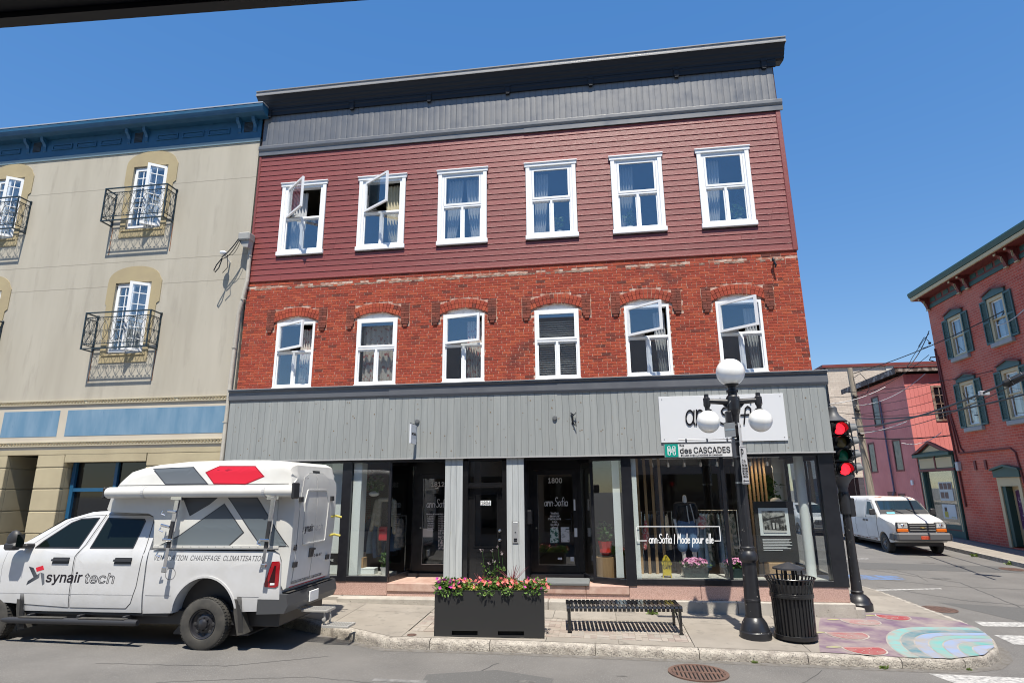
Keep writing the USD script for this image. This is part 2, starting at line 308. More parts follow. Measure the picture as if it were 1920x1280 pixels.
pz = pav_zone.buffer(-.01)
planter_foot = sbox(-3.02, -2.6, -1.15, -2.0)
for i in range(24):
    for j in range(8):
        cx, cy = -3.55+i*W2, -2.36+j*W2
        for k in range(2):
            q = (sbox(cx+.004, cy+k*W2/2+.004, cx+W2-.004, cy+(k+1)*W2/2-.004) if (i+j) % 2 else sbox(cx+k*W2/2+.004, cy+.004, cx+(k+1)*W2/2-.004, cy+W2-.004)).intersection(pz)
            if q.area < .004 or q.within(planter_foot) or npv >= 300: continue
            npv += 1; put(pave, 'paver', slab(q, lambda x, y, d=rng.uniform(-.004, .003): S(x, y)-.002+d, .05, 2), pvm[0 if rng.random() < .45 else rng.choice((1, 2))])
put(pave, 'paver_bed', slab(pz, lambda x, y: S(x, y)-.012, .06), M('paver_sand', (.27, .235, .2), .95))
# kerb: one stone after another round the corner, worn top edge
kerb = thing('kerb', None, None, kind='structure')
Lk = edge_line.length
stops = [0]
for q in ((-25, -1.05), (-20, -1.05), (-16, -1.05), (-12, -1.05), (-9.5, -1.05), (-8, -1.05), (-6.4, -1.68), (-5.1, -2.3), (-3.83, -2.95), (-3.05, -2.9), (-2, -2.86), (-.2, -2.83), (1.5, -2.8), (3.2, -2.79), (4.6, -2.78), (5.6, -2.64), (6.5, -1.9), (7.0, .15), (6.78, 2.6), (6.45, 4.2), (6.4, 7), (6.4, 10), (6.4, 14), (6.4, 20), (6.4, 30)): stops.append(edge_line.project(Point(q)))
stops.append(Lk)
from shapely.ops import substring
for s0, s1 in zip(stops, stops[1:]):
    seg = substring(edge_line, s0+.006, s1-.006); n = max(2, int(seg.length/.09)) if seg.length < 6 else 12
    P = np.array([seg.interpolate(t, normalized=True).coords[0] for t in np.linspace(0, 1, n+1)])
    T = np.gradient(P, axis=0); T /= np.linalg.norm(T, axis=1, keepdims=True); N = np.c_[-T[:, 1], T[:, 0]]
    prof = [(.16, -.25), (.16, 0), (.06, .0), (.022, -.012), (.004, -.045), (.0, -.1), (-.012, -.3)]
    V = []
    for k, (a, h) in enumerate(prof):
        w = np.array([rng.uniform(-.012, .012) if 1 < k < 6 else 0 for _ in P]); g = np.array([rng.uniform(-.012, .004) if 1 < k < 5 else 0 for _ in P])
        Q = P+N*(a+w)[:, None]; V.append(np.c_[Q, S(P[:, 0], P[:, 1])+h+g])
    V = np.stack(V, 1); m = len(prof); i, j = np.meshgrid(np.arange(len(P)-1), np.arange(m-1), indexing='ij')
    F = tri(np.stack([i*m+j, i*m+j+1, (i+1)*m+j+1, (i+1)*m+j], -1).reshape(-1, 4))
    Vf = V.reshape(-1, 3); e = (len(P)-1)*m
    F = np.vstack([F, [[0, k+1, k] for k in range(1, m-1)], [[e, e+k, e+k+1] for k in range(1, m-1)]])
    put(kerb, 'kerb_stone', (Vf, F), kerb_m, 40)
gut = edge_line.buffer(.17, cap_style=2).difference(Polygon(EDGE+[(-60, 60)])).difference(edge_line.buffer(.004))
gutter_m = M('gutter_dirt', (.115, .103, .088), .95, col2=(.16, .15, .138), ns=11, nd=8, lo=.36, hi=.58, bump=.6, bs=120, spots=(26, .6, .68, (.06, .05, .04)))
put(None, 'gutter_dirt', sheet(gut.intersection(sbox(-12, -4, 9, 8)), R, .0032), gutter_m, kind='structure')
# far pavement of the side street
far = Polygon([(13.55, -1.5), (13.55, 70), (30, 70), (30, -1.5)])
put(None, 'far_pavement', slab(far.difference(sbox(13, -2, 13.7, 80)), lambda x, y: R(x, y)+.14, .3, 2), concrete, kind='structure')
fk = thing('far_kerb', None, None, kind='structure')
for k in range(16): put(fk, 'kerb_stone', slab(sbox(13.55, -1.5+k*2.5+.005, 13.7, 1.0+k*2.5-.005), lambda x, y: R(x, y)+.14, .3, 2), kerb_m)
# painted markings
mark = thing('road_markings', None, None, kind='structure')
worn = M('worn_white_paint', (.44, .43, .41), .8, col2=(.19, .185, .18), ns=14, nd=6, lo=.42, hi=.64)
for q in ([(4.87, -3.0), (6.3, -3.0), (6.8, -3.45), (5.0, -3.45)], [(7.75, 1.1), (12.8, 1.5), (12.8, 1.05), (7.7, .72)], [(7.5, 0.02), (8.3, .05), (12.6, -.45), (12.6, -1.0), (7.4, -.75)], [(6.9, -3.0), (12, -3.0), (12, -3.45), (7.2, -3.45)]): put(mark, 'crosswalk_bar', sheet(q, R), worn)
put(mark, 'parking_line', sheet([(7.15, 4.3), (9.0, 4.8), (9.0, 4.93), (7.15, 4.43)], R), worn)
put(mark, 'parking_line', sheet([(7.2, 9.9), (9.4, 10.3), (9.4, 10.42), (7.2, 10.02)], R), worn)
put(mark, 'blue_patch', sheet([(7.15, 5.9), (8.7, 6.1), (8.75, 6.8), (7.15, 6.8)], R), M('worn_blue_paint', (.1, .17, .33), .85, col2=(.12, .12, .125), ns=5, nd=6, lo=.42, hi=.6))
put(mark, 'faded_line', sheet([(-3.4, -4.75), (-2.6, -4.72), (-2.6, -4.6), (-3.4, -4.62)], R), M('faint_paint', (.2, .195, .19), .85, col2=(.125, .122, .118), ns=9, nd=6, lo=.4, hi=.6))
# ---------------------------------------------------------------- the red three-storey corner building
BX0, BX1 = -9.03, 4.78
bld = thing('corner_building', 'three-storey red brick and maroon clapboard building with black cornice and grey plank shopfront', 'building', (-2.1, 0, 0))
CW3 = [(-8.257, -6.99), (-6.054, -4.772), (-3.881, -2.589), (-1.571, -.291), (.589, 1.852), (2.708, 3.95)]
CW2 = [(-8.075, -7.04), (-5.911, -4.858), (-3.682, -2.647), (-1.412, -.349), (.734, 1.771), (2.834, 3.852)]
Z3, Z2 = (8.59, 10.70), (5.05, 6.74)
RISE = .125
def arch_poly(a, b, z0, z1, rise):
    c, w = (a+b)/2, (b-a)/2; Rr = (w*w+rise*rise)/(2*rise); zc = z1+rise-Rr; th = math.asin(w/Rr)
    return Polygon([(a, z0), (b, z0)]+[(c+Rr*math.sin(t), zc+Rr*math.cos(t)) for t in np.linspace(th, -th, 13)])
open2 = [arch_poly(a, b, Z2[0]-.02, Z2[1]+.02, RISE) for a, b in CW2]; open3 = [sbox(a+.07, Z3[0]+.06, b-.07, Z3[1]-.06) for a, b in CW3]
mortar = M('mortar', (.34, .12, .075), .95, col2=(.55, .42, .34), ns=6.5, nd=5, lo=.42, hi=.60, bump=.3, bs=120)
put(bld, 'brick_backing', prism(sbox(BX0, 4.8, BX1, 7.95).difference(unary_union(open2)), 'y', 0, .3), mortar)
put(bld, 'upper_wall', prism(sbox(BX0, 7.95, BX1, 13.2).difference(unary_union(open3)), 'y', 0, .3), M('sheathing', (.05, .02, .02), .9))
RAMP = [(0, (.25, .036, .018)), (.3, (.30, .045, .021)), (.62, (.34, .055, .024)), (.88, (.375, .075, .031)), (.95, (.20, .036, .020)), (1, (.11, .027, .018))]
brick_a = M('brick', (.3, .06, .04), .85, ramp=RAMP, bump=.5, bs=60, col2=(.085, .026, .022), ns=.75, nd=7, lo=.57, hi=.72)
brick_b = M('brick_joined', (.3, .06, .04), .85, ramp=RAMP, island=True, bump=.5, bs=60, col2=(.085, .026, .022), ns=.75, nd=7, lo=.57, hi=.72)
brick_dark = M('brick_dark', (.22, .055, .034), .9, var=.25, bump=.5, bs=60, col2=(.10, .034, .026), ns=3, lo=.42, hi=.72)
bl, bh, gap = .2165, .0675, .0105
blocks = [p.buffer(.004, join_style=2) for p in open2]+[arch_poly(a-.05, b+.05, Z2[1]-.03, Z2[1]+.03, RISE+.02).buffer(.255, join_style=2).intersection(sbox(a-.09, Z2[1]-.05, b+.09, 8)) for a, b in CW2]+[sbox(q-.24 if s < 0 else q, 6.5, q if s < 0 else q+.24, 7.09) for a, b in CW2 for q, s in ((a-.07, -1), (b+.07, 1))]
BLK = unary_union(blocks)
bricks = []
nrow = int((7.93-4.95)/bh)
for r in range(nrow):
    z = 4.95+r*bh; x = BX0+.004-(bl/2 if r % 2 else 0)+rng.uniform(-.012, .012)
    header = r % 7 == 5
    zt = z+bh-gap
    cutters = [(g.bounds[0], g.bounds[2]) for g in getattr(BLK.intersection(sbox(-20, z+.012, 20, zt-.012)), 'geoms', [])]
    while x < BX1-.01:
        w = bl*(.53 if header else 1); a, b = max(x, BX0+.004), min(x+w-gap, BX1-.002); x += w
        pieces = [(a, b)]
        for c0, c1 in cutters:
            nx = []
            for p, q in pieces:
                if c1 <= p or c0 >= q: nx.append((p, q))
                else:
                    if c0-p > .02: nx.append((p, c0))
                    if q-c1 > .02: nx.append((c1, q))
            pieces = nx
        for p, q in pieces:
            if q-p < .03: continue
            if 7.66 < z < 7.74 and rng.random() < .75: continue        # the worn course below the clapboard
            d = rng.uniform(.005, .011)
            m = box(p, q, -d, .02, z+rng.uniform(-.0015, .0015), zt+rng.uniform(-.0015, .0015))
            bricks.append((math.dist(((p+q)/2, 0, z), CAM['pos']), m))
bricks.sort(key=lambda t: t[0])
for _, m in bricks[:280]: put(bld, 'brick', m, brick_a)
put(bld, 'brickwork', [m for _, m in bricks[280:]], brick_b, kind='stuff')
put(bld, 'worn_course', [prism([(BX0+k*.45, 7.665+rng.uniform(-.006, .006)), (BX0+k*.45+.452, 7.665+rng.uniform(-.006, .006)), (BX0+k*.45+.452, 7.715+rng.uniform(-.01, .01)), (BX0+k*.45, 7.715+rng.uniform(-.01, .01))], 'y', -.006-rng.uniform(0, .006), .01) for k in range(30)], M('crumbled_mortar', (.36, .28, .22), .95, col2=(.16, .08, .06), ns=14, bump=1.0, bs=50))
# brick heads over the windows: one arch of upright bricks, two drops with stepped feet
for a, b in CW2:
    hd = sub(bld, 'window_arch'); c, w = (a+b)/2, (b-a)/2+.03; Rr = (w*w+RISE*RISE)/(2*RISE); zc = Z2[1]+.03+RISE-Rr; th = math.asin(w/Rr)*1.10; n = 15
    for k in range(n):
        t0, t1 = -th+2*th*k/n+.004, -th+2*th*(k+1)/n-.004
        for ra, rb in ((Rr+.012, Rr+.122), (Rr+.13, Rr+.235)):
            put(hd, 'brick', prism([(c+ra*math.sin(t0), zc+ra*math.cos(t0)), (c+ra*math.sin(t1), zc+ra*math.cos(t1)), (c+rb*math.sin(t1), zc+rb*math.cos(t1)), (c+rb*math.sin(t0), zc+rb*math.cos(t0))][::-1], 'y', -.028-rng.uniform(0, .004), .01), brick_a)
    for s, q in ((-1, a-.085), (1, b+.085)):
        for k in range(7):
            z = 6.62+k*bh; e0, e1 = sorted((q, q+s*.21))
            if k % 2: put(hd, 'brick', box(e0, e1, -.034, .01, z, z+bh-gap), brick_dark)
            else: put(hd, 'brick', box(e0, (e0+e1)/2-.004, -.034, .01, z, z+bh-gap), brick_dark); put(hd, 'brick', box((e0+e1)/2+.004, e1, -.034, .01, z, z+bh-gap), brick_dark)
        e0, e1 = sorted((q+s*.03, q+s*.2)); put(hd, 'brick', box(e0, e1, -.046, .01, 6.555, 6.614), brick_dark)
        put(hd, 'brick', box(e0+.035, e1-.035, -.038, .01, 6.495, 6.551), brick_dark)
# clapboard
clap = M('maroon_clapboard', (.20, .045, .040), .42, spec=.5, var=.10, bump=.25, bs=22, stretch=(1, 1, 14), rvar=.08)
PITCH = (11.60-7.93)/24
cutw = [(a-.03, b+.03, Z3[0]-.0, Z3[1]+.0) for a, b in CW3]
for r in range(24):
    z0 = 7.93+r*PITCH; x = BX0+.005; first = rng.uniform(.8, 3.6)
    while x < BX1-.09:
        e = min(x+(first if x < BX0+.1 else 3.66), BX1-.085); pieces = [(x+.0015, e-.0015)]
        for c0, c1, w0, w1 in cutw:
            if w1 > z0+.03 and w0 < z0+PITCH-.03:
                pieces = [pq for p, q in pieces for pq in ((p, min(q, c0+.02)), (max(p, c1-.02), q)) if pq[1]-pq[0] > .03]
        for p, q in pieces:
            put(bld, 'clapboard', prism([(-.002, z0+PITCH-.004), (-.002, z0+.0), (-.020, z0), (-.0205, z0+.010), (-.0185, z0+.016), (-.010, z0+PITCH-.014), (-.006, z0+PITCH-.004)], 'x', p, q), clap)
        x = e
put(bld, 'corner_board', cbox(BX1-.085, BX1+.03, -.036, .12, 7.9, 11.6), clap)
put(bld, 'corner_board', cbox(BX0-.01, BX0+.05, -.034, .02, 7.9, 11.6), clap)
put(bld, 'drip_board', cbox(BX0, BX1+.03, -.034, 0, 7.895, 7.928), clap)
# upper cornice
slate = M('slate_metal', (.10, .105, .118), .46, spec=.85, var=.05, rvar=.1, bump=.06, bs=6)
slate_dark = M('slate_metal_dark', (.014, .017, .024), .5, spec=.25)
flash = M('grey_flashing', (.22, .22, .225), .4, rvar=.1)
def mould(name, prof, x0, x1, mat, parent=bld): return put(parent, name, prism(prof, 'x', x0, x1), mat)
mould('frieze_backing', [(0, 11.6), (.2, 11.6), (.2, 13.45), (0, 13.45)], BX0+.02, BX1-.02, slate_dark)
nsl = 89
for k in range(nsl):
    x0 = BX0+.02+(BX1-BX0-.04)*k/nsl; x1 = BX0+.02+(BX1-BX0-.04)*(k+1)/nsl; m_ = (x0+x1)/2+rng.uniform(-.02, .02); d = rng.uniform(.010, .014)
    put(bld, 'frieze_panel', prism([(x0+.002, 0), (x1-.002, 0), (x1-.002, -.008), (m_+.03, -d), (m_-.03, -d), (x0+.002, -.008)][::-1], 'z', 11.9, 12.98), slate)
mould('frieze_shelf', [(0, 11.61), (-.05, 11.61), (-.05, 11.74), (-.075, 11.76), (-.09, 11.80), (-.09, 11.88), (-.02, 11.94), (0, 11.94)], BX0-.03, BX1+.09, slate)
mould('frieze_shelf_overlap', [(0, 11.625), (-.056, 11.60), (-.056, 11.735), (0, 11.735)], -1.6, BX1+.095, slate)
mould('architrave', [(0, 12.86), (-.055, 12.86), (-.055, 12.96), (-.075, 12.985), (-.075, 13.04), (0, 13.05)], BX0-.02, BX1+.06, slate_dark)
mould('cornice', [(0, 13.03), (-.08, 13.05), (-.085, 13.10), (-.13, 13.14), (-.14, 13.18), (-.19, 13.22), (-.2, 13.26), (-.285, 13.33), (-.30, 13.335), (-.30, 13.36), (.3, 13.40), (.3, 13.1)], BX0-.12, BX1+.27, slate_dark)
mould('cornice_fascia', [(-.302, 13.345), (-.318, 13.345), (-.318, 13.385), (-.30, 13.41), (-.30, 13.47), (-.32, 13.475), (-.32, 13.50), (.35, 13.56), (.35, 13.40)], BX0-.13, BX1+.29, flash)
for k, x in enumerate((-8.85, -6.40, -4.19, -2.02, .19, 2.39, 4.55)):
    put(bld, 'cornice_bracket', [cbox(x-.065, x+.065, -.095, 0, 12.84, 13.06, .008), cbox(x-.075, x+.075, -.11, 0, 13.0, 13.055, .006), cbox(x-.05, x+.05, -.085, 0, 12.80, 12.85, .006)], slate_dark)
mould('roof', [(.35, 13.35), (10, 13.1), (10, 13.3), (.35, 13.56)], BX0, BX1, flash)
side_brick = usdkit.material(stage, L+'side_brick', {'g': ('geometry', {}), 'sx': ('separate_xyz', {}), 'c': ('combine_xyz', {}), 'b': ('brick_texture', {'scale': 1.0, 'brick_width': .215, 'row_height': .07, 'mortar_size': .006, 'color1': (.27, .05, .033), 'color2': (.2, .045, .035), 'mortar': (.34, .22, .18)}), 'p': ('principled_bsdf', {'roughness': .9})},
    [('g.position', 'sx.vector'), ('sx.y', 'c.x'), ('sx.z', 'c.y'), ('c.vector', 'b.vector'), ('b.color', 'p.base_color')], surface='p.BSDF')
put(bld, 'side_wall', [box(BX1-.3, BX1-.001, .3, 10, 4.8, 13.3)], side_brick); put(bld, 'side_wall', box(BX0, BX0+.3, .3, 10, 0, 13.3), side_brick); put(bld, 'rear_wall', box(BX0+.3, BX1-.3, 9.8, 10, 0, 13.3), side_brick)
put(bld, 'interior', [box(BX0+.3, BX1-.3, .3, 4.2, 7.75, 7.95), box(BX0+.3, BX1-.3, .3, 4.2, 4.55, 4.78), box(BX0+.3, BX1-.3, .3, 4.2, 11.2, 11.35)]+[box(x-.05, x+.05, .31, 4.2, z0, z1) for x in (-6.5, -4.3, -2.05, .2, 2.3) for z0, z1 in ((4.79, 7.74), (7.96, 11.19))], room_paint)
put(bld, 'room_wall', box(BX0+.3, BX0+.34, .31, 4.19, 4.79, 11.19), room_paint); put(bld, 'room_wall', box(BX0+.3, BX1-.3, 4.2, 4.3, 4.79, 11.3), room_paint)
# windows
def ring(a, b, z0, z1, w, y0, y1, wb=None): return prism(sbox(a, z0, b, z1).difference(sbox(a+w, z0+(wb or w), b-w, z1-w)), 'y', y0, y1)
head_m = M('window_head_paint', (.62, .63, .64), .6, col2=(.45, .45, .45), ns=9, nd=5, lo=.5, hi=.7)
def window(a, b, z0, z1, zt, top, opened=None, casing=False):
    """A window with one sash above and two below; opened: the upper sash swung out by that many degrees on its left edge."""
    w = sub(bld, 'window'); i0, i1 = (a+.10, b-.10) if casing else (a, b)
    k0, k1 = (z0+.11, z1-.11) if casing else (z0, z1)
    if casing:
        puts(w, 'casing', [cbox(a, a+.10, -.05, .02, z0+.1, z1-.1, .006), cbox(b-.10, b, -.05, .02, z0+.1, z1-.1, .006)], white_pvc)
        put(w, 'head', [cbox(a-.03, b+.03, -.062, .02, z1-.11, z1-.025, .006), cbox(a-.045, b+.045, -.085, .02, z1-.025, z1+.005, .006)], white_pvc)
        put(w, 'sill', cbox(a-.02, b+.03, -.075, .02, z0-.005, z0+.105, .008), white_pvc)
    else:
        put(w, 'head', prism(arch_poly(a+.003, b-.003, z1-.05, z1+.018, RISE).difference(sbox(a-1, z1-.2, b+1, z1-.005)), 'y', .05, .12), head_m)
        put(w, 'sill', cbox(a-.02, b+.02, -.03, .1, z0-.035, z0+.004, .008), white_pvc)
    fr = [ring(i0, i1, k0, k1, .06, -.015 if not casing else -.02, .12), cbox(i0+.05, i1-.05, -.012, .11, zt-.035, zt+.025, .006)]
    c = (i0+i1)/2
    fr.append(cbox(c-.03, c+.03, -.012, .1, k0+.05, zt-.03, .006))
    put(w, 'frame', fr, white_pvc)
    for p, q in ((i0+.06, c-.03), (c+.03, i1-.06)):
        s = put(w, 'sash', ring(p, q, k0+.055, zt-.035, .028, .02, .06), white_pvc)
        put(w, 'pane', box(p+.02, q-.02, .036, .042, k0+.075, zt-.055), window_glass)
    p, q, e0, e1 = i0+.055, i1-.055, zt+.02, k1-.055
    sa, pa = ring(p, q, e0, e1, .055, -.02, .03), box(p+.045, q-.045, .002, .008, e0+.045, e1-.045)
    if opened: sa, pa = rot(sa, -opened, (p, -.02, 0)), rot(pa, -opened, (p, -.02, 0))
    put(w, 'open_sash' if opened else 'sash', sa, white_pvc); put(w, 'open_pane' if opened else 'pane', pa, window_glass)
    if opened:
        t = math.radians(opened*.8); put(w, 'stay', [tube([(p+.12, .0, e0-.0), (p+.12+.3*math.cos(t), -.3*math.sin(t), e0-.005)], .012, 6), box(p+.05, p+.4, -.03, 0, e0-.012, e0)], flash)
    return w
for k, ((a, b), o) in enumerate(zip(CW3, (40, 34, None, None, None, None))): window(a, b, *Z3, 9.66, Z3[1], o, True)
for k, ((a, b), o) in enumerate(zip(CW2, (25, None, 15, None, 38, 40))): window(a, b, *Z2, 5.97, Z2[1], o)
# curtains behind the panes
floral = M('floral_fabric', (.5, .47, .44), .9, col2=(.3, .07, .07), ns=9, lo=.55, hi=.62)
yellowish = M('cream_fabric', (.46, .42, .30), .9)
def curtain(a, b, z0, z1, y, mat, label, group, waves=7, sweep=0.0, name='curtain'):
    n = waves*6; u = np.linspace(0, 1, n+1); V = []
    for s in np.linspace(0, 1, 9):
        x = a+(b-a)*u; x = x+(1-s)*sweep*(a+(b-a)*(.0 if sweep > 0 else 1)-x)*0.0
        x = (a+(b-a)*u*(1-abs(sweep)*(1-s)**1.6)) if sweep >= 0 else (b-(b-a)*(1-u)*(1-abs(sweep)*(1-s)**1.6))
        V.append(np.c_[x, y+.035*np.sin(u*2*PI*waves+s)*(1-.3*s), np.full(n+1, z0+(z1-z0)*s)])
    V = np.concatenate(V); i, j = np.meshgrid(np.arange(8), np.arange(n), indexing='ij'); m = n+1
    F = tri(np.stack([i*m+j, i*m+j+1, (i+1)*m+j+1, (i+1)*m+j], -1).reshape(-1, 4))
    nd = put(None, name, (V, F), mat, True, label, 'curtain', group); return nd
ordn = ['first', 'second', 'third', 'fourth', 'fifth', 'sixth']
G3, G2 = 'curtains of the top storey', 'curtains of the brick storey'
for k, (a, b) in enumerate(CW3):
    side = 'at the near edge of' if k % 2 else 'at the far edge of'
    if k == 0: curtain(a+.18, a+.62, 8.75, 10.5, .22, sheer, 'pale drawn-aside curtain inside the open first clapboard window by the drainpipe', G3, 5)
    elif k == 1: curtain(b-.62, b-.18, 8.75, 10.5, .22, yellowish, 'cream curtain behind the open second clapboard window of the top storey', G3, 5, -.3)
    elif k == 2:
        curtain(a+.2, a+.62, 8.75, 10.5, .22, sheer, 'white curtain tied back on the drainpipe side of the third clapboard window', G3, 5, .5); curtain(b-.6, b-.16, 8.75, 10.5, .22, sheer, 'white curtain tied back on the lamp side of the third clapboard window', G3, 5, -.4)
    else: curtain(a+.2, a+.56, 8.75, 10.5, .22, sheer if k % 2 else sheer_b, 'bluish white curtain strip in the %s clapboard window counted from the drainpipe' % ordn[k], G3, 5, .3)
for k, (a, b) in enumerate(CW2):
    if k == 3: continue
    if k < 3: curtain((a+b)/2+.04 if k != 1 else a+.1, b-.08, 5.1, 6.6, .22, floral, 'flower-patterned curtain inside the %s brick-storey window counted from the drainpipe' % ordn[k], G2, 6)
    else: curtain(b-.36, b-.08, 5.1, 6.6, .22, sheer_b, 'plain pale curtain inside the %s brick-storey window counted from the drainpipe' % ordn[k], G2, 4, -.3)
a, b = CW2[3]
bl_ = thing('window_blind', 'pale crumpled slatted blind inside the fourth brick-storey window', 'blind', (a+.5, .2, 5.1))
for k in range(26): put(bl_, 'slat', rot(box(a+.09, b-.09, .17, .2, 5.1+k*.055, 5.104+k*.055), -35, (0, .185, 5.1+k*.055), 'x'), sheer)
# pots on the sills of the top storey
leafm = LEAF('house_plant_leaf', (.03, .09, .02), (.10, .2, .05))
def leaves(c, r, n, size, seed, flat=.5, up=.3):
    g = np.random.default_rng(seed); P = g.normal(size=(n, 3)); P /= np.linalg.norm(P, axis=1, keepdims=True); P *= (g.random(n)**.45)[:, None]; P = P*np.array(r)+np.array(c)
    D = g.normal(size=(n, 3)); D[:, 2] = D[:, 2]*flat+up; D /= np.linalg.norm(D, axis=1, keepdims=True); U = np.cross(D, g.normal(size=(n, 3))); U /= np.linalg.norm(U, axis=1, keepdims=True)
    s = size*(.6+.8*g.random(n))[:, None]; nn = np.cross(D, U)
    V = np.stack([P, P+D*s*.5+U*s*.28+nn*s*.08, P+D*s, P+D*s*.5-U*s*.28+nn*s*.08], 1).reshape(-1, 3)
    F = np.arange(n)[:, None]*4; return V, np.vstack([F+[0, 1, 2], F+[0, 2, 3]]), 4
pot_m = M('white_pot', (.7, .7, .68), .4)
for k, (x, lab) in enumerate(((-.75, 'fourth'), (1.0, 'fifth'), (3.6, 'sixth'))):
    t = thing('house_plant', 'leafy pot plant on the inner sill of the %s clapboard window' % lab, 'plant', (x, .16, 8.72))
    put(t, 'pot', lathe([(.01, 0), (.07, 0), (.09, .12), (.08, .12), (.07, .02)], (x, .16, 8.72), 16), pot_m, 40); put(t, 'foliage', leaves((x, .16, 9.05), (.13, .08, .22), 90, .09, k), leafm)
# ---------------------------------------------------------------- shopfront (still the corner building)
SX0, SX1 = -9.1, 4.95
plank = M('grey_plank', (.275, .288, .283), .75, var=.055, col2=(.215, .23, .23), ns=1.2, nd=6, lo=.35, hi=.75, stretch=(9, 9, .6), bump=.15, bs=40, spots=(3.2, .69, .74, (.30, .24, .15)))
knot = M('plank_knot', (.17, .12, .07), .8)
nb = 88; bw = (SX1-SX0)/nb
for k in range(nb):
    x0 = SX0+k*bw; d = rng.uniform(-.002, .002)
    put(bld, 'plank', cbox(x0+.0018, x0+bw-.0018, -.115+d, -.06, 3.255, 4.735, .003), plank)
kn = []
for k in range(150):
    x = SX0+(rng.randrange(nb)+rng.uniform(.25, .75))*bw; z = rng.uniform(3.3, 4.65); r = rng.uniform(.006, .017)
    kn.append(lathe([(r, 0), (r*.8, .0015), (0.0005, .002)], (x, -.1172, z), 7, 'y'))
put(bld, 'knot', kn, knot, kind='stuff')
put(bld, 'fascia_backing', [box(SX0, SX1, -.06, 0, 3.25, 4.74), box(BX1, SX1, 0, 4.5, 3.25, 4.74)], black_paint)
mould('fascia_flashing', [(-.06, 3.222), (-.155, 3.222), (-.155, 3.236), (-.12, 3.254), (-.06, 3.254)], SX0-.01, SX1+.04, flash)
mould('band_cornice', [(0, 4.70), (-.122, 4.70), (-.13, 4.735), (-.15, 4.75), (-.155, 4.93), (-.20, 4.955), (-.20, 4.985), (0, 5.01)], SX0-.03, SX1+.07, slate)
mould('band_flashing', [(0, 5.012), (-.205, 4.987), (-.215, 4.987), (-.215, 5.004), (-.19, 5.012), (0, 5.035)], SX0-.04, SX1+.08, flash)
mould('band_cornice_overlap', [(-.1, 4.70), (-.135, 4.695), (-.166, 4.745), (-.17, 4.90), (-.15, 4.92)], -.9, SX1+.075, slate)
mould('band_cornice_overlap', [(-.1, 4.70), (-.130, 4.70), (-.161, 4.75), (-.164, 4.915), (-.15, 4.93)], -4.95, -.9, slate)
put(bld, 'return_plank', [cbox(SX1-.002, SX1+.02, y, y+.16, 3.255, 4.735, .004) for y in np.arange(-.1, 4.4, .165)], plank)
put(bld, 'band_return', box(SX1, SX1+.07, -.15, 4.4, 4.72, 5.0), slate)
# base: pink granite over a concrete plinth, landings of the two recessed entrances
granite = M('pink_granite', (.50, .335, .285), .55, col2=(.36, .22, .18), ns=60, nd=4, lo=.4, hi=.6, var=.06, spots=(120, .6, .66, (.12, .09, .085)))
granite_top = M('pink_granite_step', (.46, .33, .27), .7, col2=(.34, .2, .16), ns=5, nd=6, lo=.35, hi=.7, var=.05)
plinth_m = M('old_concrete', (.40, .37, .325), .9, col2=(.30, .275, .24), ns=3, nd=6, bump=.4, bs=60, spots=(16, .62, .72, (.17, .15, .13)))
for x0, x1 in ((-9.0, -7.6), (-7.6, -6.3), (-6.3, -4.86), (.52, 2.0), (2.0, 3.5), (3.5, 4.93)): put(bld, 'granite_block', cbox(x0+.003, x1-.003, -.03, .2, .235, .525, .006), granite)
for x0, x1 in ((-4.86, -3.7), (-3.7, -2.62), (-2.62, -1.4), (-1.4, -.4), (-.4, .52)):
    put(bld, 'granite_step', cbox(x0+.003, x1-.003, -.06, 1.4, .33, .50, .01), granite_top)
    put(bld, 'granite_riser', cbox(x0+.003, x1-.003, -.03, 1.2, .2, .327, .004), granite)
for x0, x1 in ((-9.0, -5.9), (-5.9, -3.6), (-3.6, -1.2), (-1.2, .6)): put(bld, 'concrete_step', cbox(x0+.004, x1-.004, -.36 if x0 > -6 else -.15, .1, -.1, .228, .018), plinth_m)
for x0, x1 in ((.6, 2.7), (2.7, 4.98)): put(bld, 'plinth', cbox(x0+.004, x1-.004, -.15, .12, -.1, .232, .014), plinth_m)
puts(bld, 'plinth', [prism(Polygon(arc(5.0, .05, .2, .2, 0, 360, 16)), 'z', -.1, .12), box(4.75, 4.98, .12, 4, -.1, .23)], plinth_m); put(bld, 'granite_block', box(4.70, 4.95, .2, 4, .235, .53), granite)
# frames
puts(bld, 'shop_frame', [cbox(-9.0, -4.86, -.045, .08, .525, .64, .006), cbox(.50, 4.95, -.045, .08, .528, .645, .006), box(-9.0, 4.95, -.03, .06, 3.17, 3.25), cbox(-6.06, -5.83, -.05, .1, .52, 3.22, .008), cbox(.47, .69, -.05, .1, .50, 3.22, .008),
    cbox(4.65, 4.95, -.05, .22, .524, 3.22, .008), cbox(2.62, 2.69, -.01, .07, .64, 3.18, .004), cbox(-7.6, -7.5, -.02, .06, .64, 3.18, .004), cbox(-4.91, -4.85, -.03, .05, .62, 3.18, .004), cbox(-.23, -.17, .33, .39, .56, 3.2, .004),
    box(4.90, 4.95, .22, 3.3, .53, .65), box(4.90, 4.95, .22, 3.3, 3.12, 3.25), cbox(4.89, 4.95, 3.2, 3.32, .53, 3.25, .004), box(4.91, 4.95, 1.7, 1.75, .64, 3.15)], black_metal)
